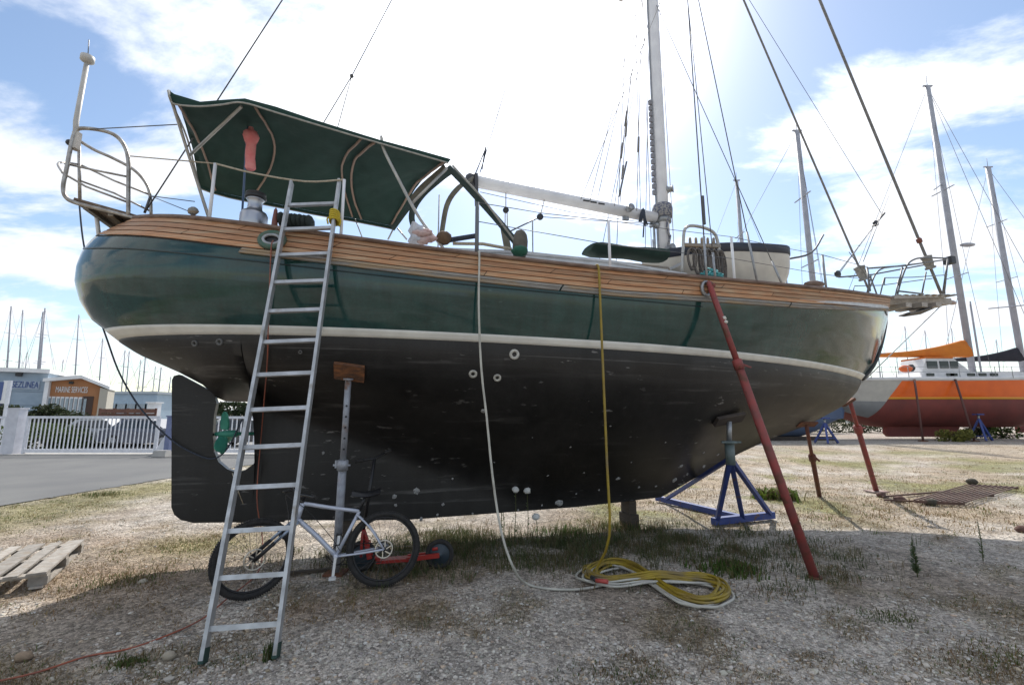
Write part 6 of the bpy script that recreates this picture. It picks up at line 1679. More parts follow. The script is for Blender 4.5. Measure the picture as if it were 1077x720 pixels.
M_bluehull = mat('mid_blue_hull', (.085, .125, .215), (.075, .11, .19), rough=.5, scale=2)
NY = 31.0; Xm = xat(855, NY, 297); zt = height_at(V((Xm, NY, 0)), 138)
plain_yacht('yacht with a mid blue hull standing behind the bow of the green sailboat', xat(690, NY), xat(884, NY), NY, 4.0, zat(402, NY, 820), zat(440, NY, 820), .12, M_bluehull, M_bluehull, Xm, zt, .2, keel=False)
bk = V((xat(838, NY-.6, 463), NY-.6, 0)); o = thing('timber_sleeper', 'long dark timber lying under the keel of the blue hulled yacht', 'timber', bk)
MB().box((bk.x-.8, bk.y, .12), (6.5, .35, .24)).build('beam', mat('old_dark_board', (.06, .05, .04)), o)
PY_ = 44.0; Xm = xat(780, PY_, 256); zt = height_at(V((Xm, PY_, 0)), 190)
plain_yacht('distant yacht whose short mast shows above the dinghy', xat(690, PY_), xat(860, PY_), PY_, 3.6, zat(405, PY_, 780), zat(420, PY_, 780), zat(434, PY_, 780), M_cab, M_redbot, Xm, zt, .2)
# faint line of more masts on the right
def harbour_yacht(label, px, Y, py_top, r, group, col, Lh=9.5, boom=None, flip=1, lean=.8):
    x = xat(px, Y, 395); t = thing('moored_yacht', label, 'yacht', V((x, Y, 0)), group)
    X0_, X1_ = x-flip*Lh*.62, x+flip*Lh*.45
    loft_hull(X0_, X1_, Y, Lh*.3, 1.2, .25, -.25, .5, 1, 'hull', col, t, rake1=.8, ns=12)
    deck_of(X0_, X1_, Y, Lh*.3, 1.2, .4, M_cab, t, rake=(0, .8))
    c_ = MB().box((x-flip*.4, Y, 1.45), (Lh*.36, Lh*.17, .55), taper=.85).build('cabin', M_cab, t)
    MB().box((x-flip*.4, Y-Lh*.083, 1.5), (Lh*.25, .06, .2)).build('window', M_port, c_)
    tp_ = atY(px+lean, py_top, Y); zt_ = tp_.z; ml_ = lambda q: V((x, Y, 1.2)).lerp(tp_, q)
    m_ = MB().tube([V((x, Y, 1.2)), tp_], [r, r*.8], n=6).build('mast', M_alloy_far, t)
    for q in (.5, .75): MB().bar(ml_(q)+V((-.1, -.8, 0)), ml_(q)+V((.1, .8, 0)), .1, .06).build('spreader', M_alloy_far, m_)
    for e_ in (X0_, X1_): T('stay', [V((e_, Y, 1.4)), tp_], .02, M_wire_far, m_, n=4)
    b_ = MB().tube([V((x, Y, 2.5)), V((x-flip*Lh*.42, Y, 2.5))], .1, n=6).build('boom', M_alloy_far, t)
    if boom: MB().tube([V((x-flip*.15, Y, 2.75)), V((x-flip*Lh*.42, Y, 2.65))], [.32, .2], n=8).build('sail_cover', boom, t)
    return t
M_navyc = mat('navy_sail_cover', (.015, .02, .06), rough=.9)
hulls = [M_cab, mat('pale_yacht_hull', (.5, .52, .55), rough=.4), mat('dark_blue_yacht_hull', (.03, .05, .12), rough=.4)]
hb = [(11.3, 92, 322, .17, None, 'bare masted yacht in the harbour at the far left, the tallest there'), (23.5, 100, 326, .16, None, 'yacht in the harbour whose mast is second from the left'),
      (42.4, 84, 328, .17, M_navyc, 'yacht with the shorter of the close pair of masts above the blue wing'), (44.4, 82, 324, .16, None, 'yacht with the taller of the close pair of masts above the blue wing'),
      (82.5, 95, 331, .14, M_navyc, 'yacht whose lone mast stands above the orange gable'), (107.5, 100, 356, .14, None, 'yacht whose mast stands above the right eave of the orange building'),
      (131, 88, 368, .11, M_navyc, 'yacht with the left of the two close masts right of the building'), (135.5, 104, 369, .13, None, 'yacht with the right of two close masts right of the building'),
      (147.5, 110, 378, .11, None, 'yacht with a short thin mast between two taller ones by the shed'), (152.5, 80, 375, .13, M_navyc, 'yacht with a thick mast and navy boom cover above the shed'),
      (163, 118, 385, .12, None, 'yacht with a low mast just left of the rudder'), (169, 76, 386, .12, M_navyc, 'yacht with a navy boom cover nearest the rudder'),
      (20, 130, 375, .13, None, 'far yacht with a stub mast above the blue wing roof, leftmost'), (28, 140, 370, .13, None, 'far yacht with a stub mast above the blue wing roof, in the middle'), (66, 135, 378, .13, None, 'far yacht with a stub mast above the left roof slope of the orange gable'),
      (179, 96, 396, .12, None, 'yacht half hidden behind the rudder top')]
for i, (px, Y, pt, r_, cv, lab) in enumerate(hb): harbour_yacht(lab, px, Y, pt, r_, 'yachts moored in the harbour behind the buildings', hulls[i % 3], boom=cv, flip=1 if i % 2 else -1, lean={2: 3.0, 3: 3.2}.get(i, .7))
hb2 = [(924, 75, 345, 'thin distant mast left of the orange sail cover'), (954, 90, 343, 'thin distant mast above the aft half of the orange sail cover'), (975, 85, 347, 'thin distant mast above the middle of the orange sail cover'), (1003, 95, 345, 'thin distant mast just left of the orange yacht mast'), (1050, 90, 357, 'thin distant mast above the black sail cover'), (945, 105, 372, 'small distant mast between orange sail cover and deck')]
for i, (px, Y, pt, lab) in enumerate(hb2): harbour_yacht('distant yacht with '+lab.replace('thin distant', 'thin').replace('small distant', 'small'), px, Y, pt, .11, 'yachts far behind the orange yacht', hulls[i % 2], Lh=9, lean=-2.5)
MB().add([V((-420, 84, .012)), V((20, 84, .012)), V((20, 420, .012)), V((-420, 420, .012))], [(0, 1, 2, 3)]).build('harbour_water', mat('harbour_water', (.03, .07, .10), rough=.08, bump=.15, bscale=.8, scale=1), None, kind='structure')
# ================================================================== GROUND, GRAVEL, GRASS, WEEDS
def vnoise(x, y, sc, seed=0):
    """smooth value noise on arrays"""
    rs = np.random.default_rng(seed); G = rs.random((64, 64))
    u, v = x*sc, y*sc; i, j = np.floor(u).astype(int), np.floor(v).astype(int); fu, fv = u-i, v-j
    fu = fu*fu*(3-2*fu); fv = fv*fv*(3-2*fv)
    g = lambda a, b: G[a % 64, b % 64]
    return (g(i, j)*(1-fu)+g(i+1, j)*fu)*(1-fv)+(g(i, j+1)*(1-fu)+g(i+1, j+1)*fu)*fv
def fbm(x, y, sc, seed=0): return .5*vnoise(x, y, sc, seed)+.28*vnoise(x, y, sc*2.3, seed+1)+.14*vnoise(x, y, sc*5.1, seed+2)+.08*vnoise(x, y, sc*11, seed+3)
def blob(x, y, px, py, rx, ry, p=2):
    c = gnd(px, py); return np.exp(-(((x-c.x)/rx)**2+((y-c.y)/ry)**2)**(p/2))
n0n, n1n = np.array(n0[:2]), np.array(n1[:2]); dnn = (n1n-n0n)/np.linalg.norm(n1n-n0n)
def road_dist(x, y):      # >0 on our side of the road
    return -(dnn[0]*(y-n0n[1])-dnn[1]*(x-n0n[0]))
def zones(x, y):
    n = fbm(x, y, .9, 5); n2 = fbm(x, y, .35, 9); n3 = fbm(x, y, 2.2, 21)
    rd = road_dist(x, y)
    verge = np.clip(1.35-np.abs(rd-1.0)/1.3, 0, 1)*(x < 3)*np.clip((n-.25)*4, .1, 1)
    verge = np.maximum(verge, .9*blob(x, y, 215, 572, .7, .5))
    wx, wy = x+(n2-.5)*1.2, y+(n-.5)*1.0
    weeds = np.maximum.reduce([blob(wx, wy, 490, 575, 1.0, .55, 2.5), blob(wx, wy, 585, 578, 1.2, .65, 2.5), blob(wx, wy, 700, 575, 1.6, .8, 2.5), blob(wx, wy, 790, 580, 1.0, .7, 2.5)*.7, blob(wx, wy, 430, 590, 1.2, .4, 2)*.5])*np.clip((n3-.22)*2.6, 0, 1)
    thatch = np.maximum.reduce([blob(x, y, 120, 605, 1.5, .6), blob(x, y, 120, 565, 1.8, .9)*.75, blob(x, y, 470, 555, 2.0, .7)*.6, blob(x, y, 190, 570, 1.0, .9), blob(x, y, 330, 640, 1.2, .35)*.8, blob(x, y, 60, 625, 1.2, .4)*.8, blob(x, y, 470, 600, 1.4, .35)*.6])*np.clip((n-.2)*3, 0, 1)
    sunny = np.clip((y-6.6)/1.2, 0, 1)*np.clip((x-.5)/1.5, 0, 1)
    straw = sunny*np.clip((n-.25)*3.2, 0, 1)*np.clip((30-y)/6, 0, 1)
    patch = np.clip((fbm(x, y, 1.5, 33)-.555)*8, 0, 1)*.8
    return dict(green=np.clip(verge, 0, 1), weeds=np.clip(weeds, 0, 1), thatch=np.clip(thatch+patch*.5*(1-sunny), 0, 1), straw=np.clip(straw, 0, 1), patch=patch, n=n)
def colour_of(x, y):
    z = zones(x, y); m = fbm(x, y, 3.5, 41)[:, None]; m2 = fbm(x, y, 9, 51)[:, None]
    gravel = np.array([.385, .345, .30])*(.75+.5*m)
    c = gravel
    def mix(c, col, w): w = w[:, None]; return c*(1-w)+np.array(col)*w
    c = mix(c, (.265, .22, .175), np.clip((z['n']-.45)*4.5, 0, .85))
    c = mix(c, (.255, .185, .125), z['thatch']*.75)
    c = mix(c, (.31, .245, .17), z['straw']*.65)
    c = mix(c, (.17, .17, .06), np.clip((fbm(x, y, .55, 77)-.56)*7, 0, .75)*np.clip((y-7)/1, 0, 1)*(x > 1)*np.clip((26-y)/4, 0, 1))
    c = mix(c, (.21, .19, .085), z['green']*.75)
    c = mix(c, (.13, .115, .07), z['weeds']*.8)
    c = mix(c, (.17, .155, .10), z['patch']*.5)
    far = np.clip((y-24)/5, 0, 1)*(x > 2)*np.clip((34-y)/4, 0, 1)
    c = mix(c, (.33, .31, .285), far*.8)
    return np.clip(c*(.85+.3*m2), .02, .8)
def axis(a, b, fine0, fine1, step, grow=1.16):
    v = list(np.arange(fine0, fine1+1e-6, step)); s = step
    while v[-1] < b: s *= grow; v.append(v[-1]+s)
    s = step
    while v[0] > a: s *= grow; v.insert(0, v[0]-s)
    return np.array(v)
gx = axis(-3000, 3000, -6, 9, .075, 1.2); gy = axis(-60, 3000, 1.2, 11, .075, 1.2)
GX, GYY = np.meshgrid(gx, gy); fx, fy = GX.ravel(), GYY.ravel()
def ground_z(x, y):
    near = np.clip((22-y)/10, 0, 1)*np.clip((14-np.abs(x))/4, 0, 1)
    off = np.clip(road_dist(x, y)/.4, 0, 1)
    return near*off*((fbm(x, y, 1.1, 61)-.5)*.05+(fbm(x, y, 7, 71)-.5)*.022)-.008
ME = bpy.data.meshes.new('ground'); nx_g, ny_g = len(gx), len(gy)
vz = ground_z(fx, fy); co = np.stack([fx, fy, vz], 1)
ME.vertices.add(len(co)); ME.vertices.foreach_set('co', co.ravel())
ii = (np.arange(ny_g-1)[:, None]*nx_g+np.arange(nx_g-1)[None]).ravel()
quad = np.stack([ii, ii+1, ii+1+nx_g, ii+nx_g], 1)
ME.loops.add(quad.size); ME.loops.foreach_set('vertex_index', quad.ravel())
ME.polygons.add(len(quad)); ME.polygons.foreach_set('loop_start', np.arange(len(quad))*4)
ME.polygons.foreach_set('use_smooth', np.ones(len(quad), bool)); ME.update(); ME.validate()
col = np.concatenate([colour_of(fx, fy), np.ones((len(fx), 1))], 1).astype(np.float32)
at = ME.color_attributes.new('soil', 'FLOAT_COLOR', 'POINT'); at.data.foreach_set('color', col.ravel())
def ground_material():
    m = bpy.data.materials.new('gravelly_ground'); m.use_nodes = True; nt = m.node_tree; N = nt.nodes; L = nt.links; b = N['Principled BSDF']
    b.inputs['Roughness'].default_value = .95; b.inputs['Specular IOR Level'].default_value = .15
    vc = N.new('ShaderNodeVertexColor'); vc.layer_name = 'soil'; tc = N.new('ShaderNodeTexCoord')
    vo = N.new('ShaderNodeTexVoronoi'); vo.inputs['Scale'].default_value = 34; L.new(tc.outputs['Object'], vo.inputs['Vector'])
    v2 = N.new('ShaderNodeTexVoronoi'); v2.inputs['Scale'].default_value = 90; L.new(tc.outputs['Object'], v2.inputs['Vector'])
    no = N.new('ShaderNodeTexNoise'); no.inputs['Scale'].default_value = 130; no.inputs['Detail'].default_value = 4; L.new(tc.outputs['Object'], no.inputs['Vector'])
    nb = N.new('ShaderNodeTexNoise'); nb.inputs['Scale'].default_value = 2.3; nb.inputs['Detail'].default_value = 9; nb.inputs['Roughness'].default_value = .65; L.new(tc.outputs['Object'], nb.inputs['Vector'])
    def ramp(src, a, b_, c, d):
        r_ = N.new('ShaderNodeMapRange'); r_.inputs['From Min'].default_value = a; r_.inputs['From Max'].default_value = b_; r_.inputs['To Min'].default_value = c; r_.inputs['To Max'].default_value = d
        L.new(src, r_.inputs['Value']); return r_.outputs[0]
    def mul(a, b_):
        q = N.new('ShaderNodeMath'); q.operation = 'MULTIPLY'; L.new(a, q.inputs[0]); L.new(b_, q.inputs[1]); return q.outputs[0]
    sep = N.new('ShaderNodeSeparateColor'); L.new(vo.outputs['Color'], sep.inputs[0]); sep2 = N.new('ShaderNodeSeparateColor'); L.new(v2.outputs['Color'], sep2.inputs[0])
    f = mul(mul(ramp(sep.outputs[0], 0, 1, .62, 1.5), ramp(sep2.outputs[1], 0, 1, .7, 1.35)), mul(ramp(no.outputs[0], .3, .7, .75, 1.25), ramp(nb.outputs[0], .3, .7, .7, 1.3)))
    sc = N.new('ShaderNodeVectorMath'); sc.operation = 'SCALE'; L.new(vc.outputs[0], sc.inputs[0]); L.new(f, sc.inputs['Scale']); L.new(sc.outputs[0], b.inputs['Base Color'])
    bp = N.new('ShaderNodeBump'); bp.inputs['Strength'].default_value = .8; bp.inputs['Distance'].default_value = .02
    inv = ramp(vo.outputs['Distance'], 0, .6, 1, 0); a_ = N.new('ShaderNodeMath'); a_.operation = 'ADD'; L.new(inv, a_.inputs[0]); L.new(no.outputs[0], a_.inputs[1])
    L.new(a_.outputs[0], bp.inputs['Height']); L.new(bp.outputs[0], b.inputs['Normal'])
    return m
ME.materials.append(ground_material())
ground = bpy.data.objects.new('ground', ME); COL.objects.link(ground); ground['kind'] = 'structure'

def tinted(name, rough=.9, trans=0.0):
    m = bpy.data.materials.new(name); m.use_nodes = True; nt = m.node_tree; b = nt.nodes['Principled BSDF']
    vc = nt.nodes.new('ShaderNodeVertexColor'); vc.layer_name = 'tint'; nt.links.new(vc.outputs[0], b.inputs['Base Color'])
    b.inputs['Roughness'].default_value = rough; b.inputs['Specular IOR Level'].default_value = .2
    if trans:
        t = nt.nodes.new('ShaderNodeBsdfTranslucent'); mx = nt.nodes.new('ShaderNodeMixShader'); mx.inputs[0].default_value = trans
        nt.links.new(vc.outputs[0], t.inputs[0]); nt.links.new(b.outputs[0], mx.inputs[1]); nt.links.new(t.outputs[0], mx.inputs[2])
        nt.links.new(mx.outputs[0], nt.nodes['Material Output'].inputs[0])
    return m
def mesh_np(name, co, faces, cols, m, smooth=False):
    me = bpy.data.meshes.new(name); k = faces.shape[1]
    me.vertices.add(len(co)); me.vertices.foreach_set('co', co.astype(np.float32).ravel())
    me.loops.add(faces.size); me.loops.foreach_set('vertex_index', faces.astype(np.int32).ravel())
    me.polygons.add(len(faces)); me.polygons.foreach_set('loop_start', np.arange(len(faces), dtype=np.int32)*k)
    me.polygons.foreach_set('use_smooth', np.full(len(faces), smooth)); me.update(); me.validate()
    a = me.color_attributes.new('tint', 'FLOAT_COLOR', 'POINT')
    a.data.foreach_set('color', np.concatenate([cols, np.ones((len(cols), 1))], 1).astype(np.float32).ravel())
    me.materials.append(m); o = bpy.data.objects.new(name, me); COL.objects.link(o); return o
# ---- loose stones
def scatter(n, ymin, ymax, spread=1.35, pw=2.0):
    r = RNG.random(n); a, b = ymin**(1-pw), ymax**(1-pw); y = (a+(b-a)*r)**(1/(1-pw)); x = (RNG.random(n)*2-1)*y*1.125*spread
    return x, y
ico = bmesh.new(); bmesh.ops.create_icosphere(ico, subdivisions=1, radius=1); IV = np.array([v.co[:] for v in ico.verts]); IF = np.array([[v.index for v in f.verts] for f in ico.faces]); ico.free()
def stones(n, ymin, ymax, smin, smax):
    x, y = scatter(n, ymin, ymax, pw=2.2); z = zones(x, y); rd = road_dist(x, y)
    keep = (RNG.random(n) < np.clip(1.1-z['thatch']*.6-z['weeds']*.85-z['green']*.75-z['straw']*.4-np.clip((z['n']-.46)*5, 0, .75)-np.clip((fbm(x, y, 2.6, 91)-.5)*3, 0, .4), .05, 1)) & (rd > .15) & (y < 16)
    x, y = x[keep], y[keep]; n = len(x)
    s = smin+(smax-smin)*RNG.random(n)**3.6; s[RNG.random(n) < .004] *= 1.9
    V_ = IV[None]*(1+RNG.uniform(-.4, .4, (n, 12, 1)))
    sc = np.stack([s*RNG.uniform(.8, 1.4, n), s*RNG.uniform(.7, 1.1, n), s*RNG.uniform(.4, .75, n)], 1)
    V_ = V_*sc[:, None]; a = RNG.random(n)*6.283; ca_, sa_ = np.cos(a)[:, None], np.sin(a)[:, None]
    X = V_[..., 0]*ca_-V_[..., 1]*sa_; Y = V_[..., 0]*sa_+V_[..., 1]*ca_
    co = np.stack([X+x[:, None], Y+y[:, None], V_[..., 2]+ground_z(x, y)[:, None]+s[:, None]*.15], 2).reshape(-1, 3)
    F = (IF[None]+(np.arange(n)*12)[:, None, None]).reshape(-1, 3)
    base = np.array([.455, .42, .37])*(RNG.uniform(.6, 1.3, (n, 1)))+RNG.uniform(-.012, .012, (n, 3))
    tan = RNG.random(n) < .15; base[tan] *= np.array([1.0, .86, .72]); wt = RNG.random(n) < .07; base[wt] = np.array([.56, .54, .50])*RNG.uniform(.8, 1.05, (wt.sum(), 1))
    return co, F, np.repeat(np.clip(base, .03, .75), 12, 0)
co, F, cl = stones(125000, 1.9, 15, .0035, .0165)
tag(mesh_np('gravel', co, F, cl, tinted('loose_stones'), False), kind='stuff')
# ---- grass blades
def blades(name, x, y, h, w, per, cols, m, splay=.5, spread=.04, base_z=None):
    n = len(x); N_ = n*per
    bx = np.repeat(x, per)+RNG.normal(0, 1, N_)*np.repeat(spread if np.ndim(spread) else np.full(n, spread), per); by = np.repeat(y, per)+RNG.normal(0, 1, N_)*np.repeat(spread if np.ndim(spread) else np.full(n, spread), per)
    hh = np.repeat(h, per)*RNG.uniform(.45, 1.15, N_); a = RNG.random(N_)*6.283; lean = RNG.uniform(.1, 1, N_)*splay*hh
    ww = w*RNG.uniform(.6, 1.3, N_); dx, dy = np.cos(a), np.sin(a); b = RNG.random(N_)*6.283; px, py = np.cos(b)*ww, np.sin(b)*ww
    bz = ground_z(bx, by)-.004
    P = np.empty((N_, 5, 3))
    P[:, 0] = np.stack([bx-px, by-py, bz], 1); P[:, 1] = np.stack([bx+px, by+py, bz], 1)
    mx, my, mz = bx+dx*lean*.35, by+dy*lean*.35, bz+hh*.6
    P[:, 2] = np.stack([mx+px*.8, my+py*.8, mz], 1); P[:, 3] = np.stack([mx-px*.8, my-py*.8, mz], 1)
    P[:, 4] = np.stack([bx+dx*lean, by+dy*lean, bz+hh*(1-.25*lean/np.maximum(hh, 1e-6))], 1)
    o = (np.arange(N_)*5)[:, None]
    F = np.concatenate([o+np.array([[0, 1, 2]]), o+np.array([[0, 2, 3]]), o+np.array([[3, 2, 4]])])
    C_ = np.repeat(np.repeat(cols, per, 0)*RNG.uniform(.7, 1.3, (N_, 1)), 5, 0)
    return tag(mesh_np(name, P.reshape(-1, 3), F, np.clip(C_, .01, .7), m), kind='stuff')
M_blade = tinted('grass_blade', .7, .3)
def mixc(n, cs, ws):
    k = RNG.choice(len(cs), n, p=np.array(ws)/sum(ws)); return np.array(cs)[k]
G1, G2, G3, D1, D2 = (.085, .12, .035), (.12, .145, .045), (.065, .095, .03), (.25, .19, .10), (.20, .13, .07)
x, y = scatter(60000, 2.2, 19, pw=1.5); z = zones(x, y); rd = road_dist(x, y)
k = (RNG.random(len(x)) < (z['green']*.9)) & (rd > -.12); blades('verge_grass', x[k], y[k], RNG.uniform(.012, .05, k.sum()), .0035, 8, mixc(k.sum(), (G1, G2, D1, (.22, .19, .08)), (3, 4, 4, 4)), M_blade, .8, .05)
x, y = scatter(60000, 3.5, 9, pw=1.2); z = zones(x, y)
k = RNG.random(len(x)) < z['weeds']*.9; blades('weedy_grass', x[k], y[k], RNG.uniform(.035, .15, k.sum()), .0032, 9, mixc(k.sum(), ((.08, .105, .04), (.06, .08, .03), (.17, .13, .075), (.13, .12, .06)), (4, 3, 4, 5)), M_blade, .7, .045)
x, y = scatter(30000, 2.2, 9, pw=1.8); z = zones(x, y)
k = (RNG.random(len(x)) < np.clip(z['thatch']*.8, 0, 1)) & (road_dist(x, y) > .1); blades('dry_thatch', x[k], y[k], RNG.uniform(.015, .05, k.sum()), .003, 8, mixc(k.sum(), (D1, D2, (.24, .17, .10), G2), (4, 5, 4, .6)), M_blade, 1.6, .05)
x, y = scatter(30000, 6, 30, pw=1.7, spread=1.1); z = zones(x, y)
k = (RNG.random(len(x)) < z['straw']*.38) & (x > .5); blades('dry_straw', x[k], y[k], RNG.uniform(.02, .08, k.sum()), .005, 7, mixc(k.sum(), (D1, (.27, .20, .115), G2, D2), (4, 5, 2, 3)), M_blade, 1.2, .08)
x, y = scatter(14000, 2.0, 9, pw=2.0); z = zones(x, y)
k = (RNG.random(len(x)) < z['patch']*.75) & (road_dist(x, y) > .1); blades('sparse_tufts', x[k], y[k], RNG.uniform(.01, .038, k.sum()), .0026, 9, mixc(k.sum(), (G3, G1, D2, (.12, .10, .05)), (3, 4, 3, 4)), M_blade, 1.0, .035)
# named tufts, seen singly
def tuft(px, py, h, r, n, label, cs, ws=None, w=.0032, splay=.6, name='grass_tuft', cat='grass tuft'):
    p = gnd(px, py); k = max(1, n//5); h = h*.85; cs = tuple(cs)+((.13, .11, .05),)
    t = thing(name, label, cat, p)
    o = blades('leaves', p.x+RNG.normal(0, r, k), p.y+RNG.normal(0, r*.6, k), np.full(k, h), w, 8, mixc(k, cs, ws or [1]*len(cs)), M_blade, splay, r*.5)
    o.parent = t; o.location = (-p.x, -p.y, -p.z); return t
tuft(130, 698, .05, .07, 200, 'small green grass tuft on the gravel beside the orange cord', (G3, G1))
tuft(283, 692, .16, .02, 50, 'upright green weed at the right foot of the ladder', (G3, G1), splay=.3)
tuft(110, 520, .09, .22, 320, 'dark green grass tuft at the road edge', (G3, G1))
tuft(130, 610, .06, .22, 420, 'green grass patch right of the pallet', (G3, G1, D2))
tuft(600, 560, .15, .2, 420, 'bright green weed clump behind the hanging yellow hose', (G1, (.07, .14, .03)))
tuft(818, 524, .27, .16, 420, 'yellow green broad leaved weed behind the long red prop', ((.14, .19, .03), (.10, .16, .03)), w=.018, splay=.9)
tuft(770, 600, .12, .14, 260, 'green weed clump at the right of the coiled hoses', (G1, (.06, .12, .02)), w=.008)
tuft(648, 556, .16, .22, 420, 'dense weed clump under the front end of the keel', (G1, G3, D2))
tuft(820, 622, .05, .14, 220, 'low green tuft right of the white hose coil', (G3, D2))
tuft(930, 646, .045, .12, 220, 'low green tuft on open gravel at the right', (G3, G1))
tuft(650, 708, .04, .16, 260, 'green moss like tuft at the bottom centre of the gravel', (G3, G1, D2))
tuft(1050, 690, .05, .16, 260, 'tawny green tuft at the lower right corner', (G2, D2))
def stalk(px, py, py_top, label, seeds=False, nl=34, r=.05, cs=((.06, .10, .03), (.09, .13, .04))):
    p = gnd(px, py); z1 = height_at(p, py_top); t = thing('tall_weed', label, 'weed', p)
    top = V((p.x+random.uniform(-.03, .03), p.y, z1))
    MB().tube([p-V((0, 0, .02)), p.lerp(top, .5)+V((.01, 0, 0)), top], [.006, .003], n=5, k=3).build('stem', mat('weed_stem', (.08, .09, .03), rough=.8), t)
    mb = MB()
    for i in range(nl):
        f = .08+.9*i/nl; c = p.lerp(top, f); a = random.uniform(0, 6.28); L_ = r*(1.1-f*.7)*random.uniform(.7, 1.3); d = V((math.cos(a), math.sin(a), random.uniform(.2, .9))); s_ = V((-math.sin(a), math.cos(a), 0))*L_*.24
        mb.add([c, c+d*L_*.5+s_, c+d*L_, c+d*L_*.5-s_], [(0, 1, 2, 3)])
    mb.build('leaves', mat('weed_leaf_'+str(len(MATS)), cs[0], cs[1], rough=.7, scale=30), t, kind='stuff')
    if seeds: MB().ball(top, .05, n=8, m=6, sc=(1, .8, .85), jit=.15).build('seed_head', mat('white_seed_fluff', (.62, .62, .60), rough=1.0), t)
    return t
stalk(965, 606, 570, 'upright leafy green weed alone on the shaded gravel at the right', nl=170, r=.055)
stalk(1034, 590, 548, 'thin grey green weed stalk standing across the shadow line at the right', nl=80, r=.04)
for px, py, pt, lab in ((527, 566, 515, 'thin weed with a white seed head, left of a group of three under the keel'), (541, 568, 514.5, 'thin weed with a white seed head, middle of a group of three under the keel'), (555, 567, 515.5, 'thin weed with a white seed head, right of a group of three under the keel'), (530, 560, 531, 'shorter weed with a drooping white seed head under the keel'), (565, 574, 543, 'low weed with a white seed head on the lit strip under the keel')):
    stalk(px, py, pt, lab, True, nl=14, r=.05)
# ---- shrubs far away
def shrub(px, Y, py_top, w, label, cols, group=None, n=900, name='shrub', cat='shrub', stem=True, leaf=.11):
    x = xat(px, Y, 440); h = height_at(V((x, Y, 0)), py_top); t = thing(name, label, cat, V((x, Y, 0)), group)
    if stem:
        mb = MB()
        for i in range(5): a = i*1.26; mb.tube([V((x, Y, 0)), V((x+w*.15*math.cos(a), Y+w*.15*math.sin(a), h*.4)), V((x+w*.35*math.cos(a), Y+w*.35*math.sin(a), h*.75))], [.05, .015], n=5)
        mb.build('stems', mat('shrub_stem', (.06, .045, .03), rough=.9), t)
    cl_ = [(RNG.normal(0, w*.30), RNG.normal(0, w*.22), h*RNG.uniform(.25, .85), w*RNG.uniform(.18, .34)) for _ in range(9)]
    k = RNG.integers(0, 9, n); C0 = np.array(cl_)[k]; d = RNG.normal(0, 1, (n, 3)); d /= np.linalg.norm(d, axis=1)[:, None]; q = C0[:, :3]+d*(C0[:, 3]*RNG.uniform(.5, 1.05, n))[:, None]*np.array([1, 1, .8])
    q[:, 2] = np.clip(q[:, 2], .05, h); a_ = RNG.normal(0, 1, (n, 3)); b_ = np.cross(a_, RNG.normal(0, 1, (n, 3))); a_ /= np.linalg.norm(a_, axis=1)[:, None]; b_ /= np.linalg.norm(b_, axis=1)[:, None]
    s = leaf*RNG.uniform(.6, 1.3, (n, 1)); P = np.stack([q-a_*s, q+b_*s*.5, q+a_*s, q-b_*s*.5], 1).reshape(-1, 3)
    F = (np.arange(n)*4)[:, None]+np.array([[0, 1, 2, 3]])
    C_ = np.repeat(mixc(n, cols, [1]*len(cols))*RNG.uniform(.7, 1.3, (n, 1)), 4, 0)
    o = mesh_np('foliage', P, F, C_, M_blade); o.parent = t; o['kind'] = 'stuff'; return t
Dk = ((.022, .034, .014), (.035, .05, .02), (.05, .055, .03)); Lg = ((.07, .10, .03), (.05, .075, .02))
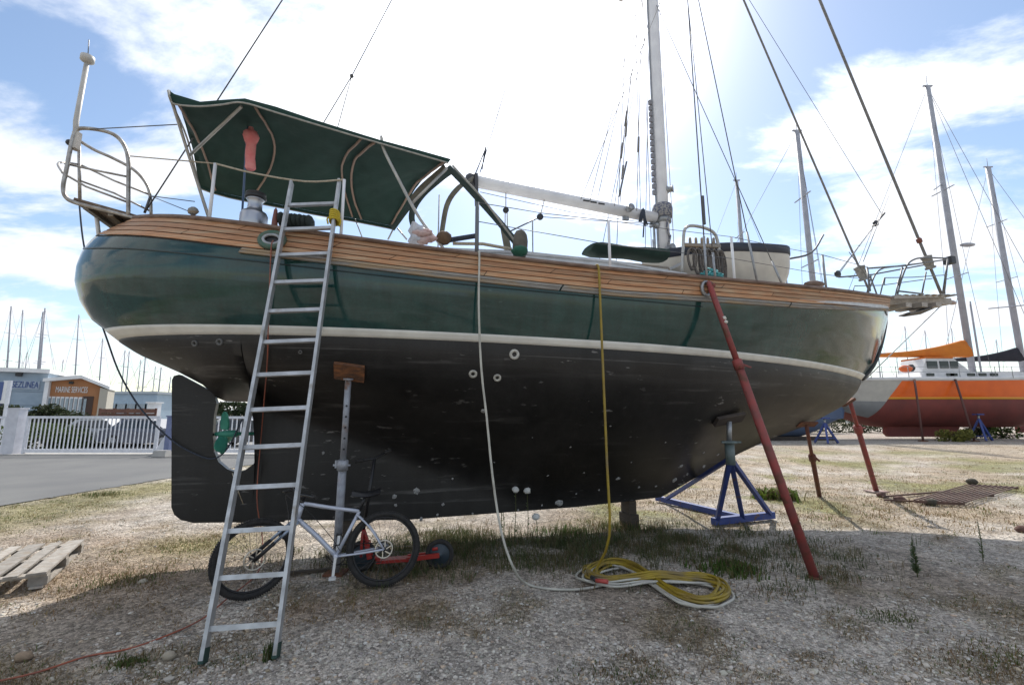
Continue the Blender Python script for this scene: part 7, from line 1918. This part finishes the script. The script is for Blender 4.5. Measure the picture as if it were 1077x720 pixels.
for i, (px, Y, pt, w, lab, c_) in enumerate(((3, 30, 424, 2.2, 'dark bush behind the fence at the far left edge', Dk), (20, 31, 423.5, 2.4, 'dark bush below the blue sign lettering', Dk), (36, 30.5, 424.5, 2.2, 'dark bush in front of the right end of the blue wing', Dk), (53, 31, 426.5, 2.2, 'dark bush at the left corner of the orange front', Dk), (68, 32, 427, 2.0, 'low dark bush under the left windows of the orange front', Dk), (84, 31, 428.5, 2.0, 'low dark bush before the right windows of the orange front', Dk), (102, 33, 427, 1.8, 'dark bush at the right corner of the orange front', Dk))):
    shrub(px, Y, pt, w, lab, c_, 'bushes in front of the marine services building', n=1400)
for px, Y, pt, w, lab in ((30, 23, 446, 3.0, 'pale green grassy bush seen through the bars near the gate pillar'), (58, 23.4, 449, 3.0, 'pale green low bush seen through the bars mid left'), (85, 23.8, 452, 2.6, 'pale green low bush seen through the bars left of the grey car')):
    shrub(px, Y, pt, w, lab, Lg, 'low bushes behind the gate bars', n=1100, leaf=.09)
for px, Y, pt, w, lab, c_ in ((882, 44, 441, 3.5, 'dark shrub under the grey stern of the orange yacht', Dk), (908, 43, 440, 3.6, 'dark shrub behind the rudder of the orange yacht', Dk), (1018, 33, 446, 1.6, 'dark weed bush beside the blue stand under the orange yacht', Dk), (1002, 29, 452, 1.4, 'yellow green weed clump at the keel of the orange yacht', ((.20, .19, .05), (.14, .15, .04))), (1052, 33, 446, 2.0, 'green weed bush right of the blue stand under the orange yacht', Lg), (930, 45, 444, 3, 'dark shrub left of the orange yacht keel', Dk)):
    shrub(px, Y, pt, w, lab, c_, None, n=900, leaf=.10)
FT = ['distant dark tree clump beyond the blue wing at the far left', 'distant dark tree clump beyond the orange gable', 'distant dark tree clump beyond the harbour shed', 'distant dark tree clump behind the rudder', 'distant dark tree clump seen through the propeller aperture', 'distant dark tree clump beyond the blue hulled yacht', 'distant dark tree clump beyond the grey stern of the orange yacht', 'distant dark tree clump beyond the tarpaulin heap at the right edge']
for i, (px, Y, pt, w) in enumerate(((-30, 150, 418, 26), (60, 165, 424, 24), (145, 160, 424, 22), (210, 155, 424, 18), (270, 150, 425, 18), (850, 110, 424, 18), (905, 115, 426, 14), (1090, 120, 424, 16))):
    shrub(px, Y, pt, w, FT[i], Dk, 'far tree clumps on the horizon', n=1500, name='far_tree', cat='tree', leaf=.8)
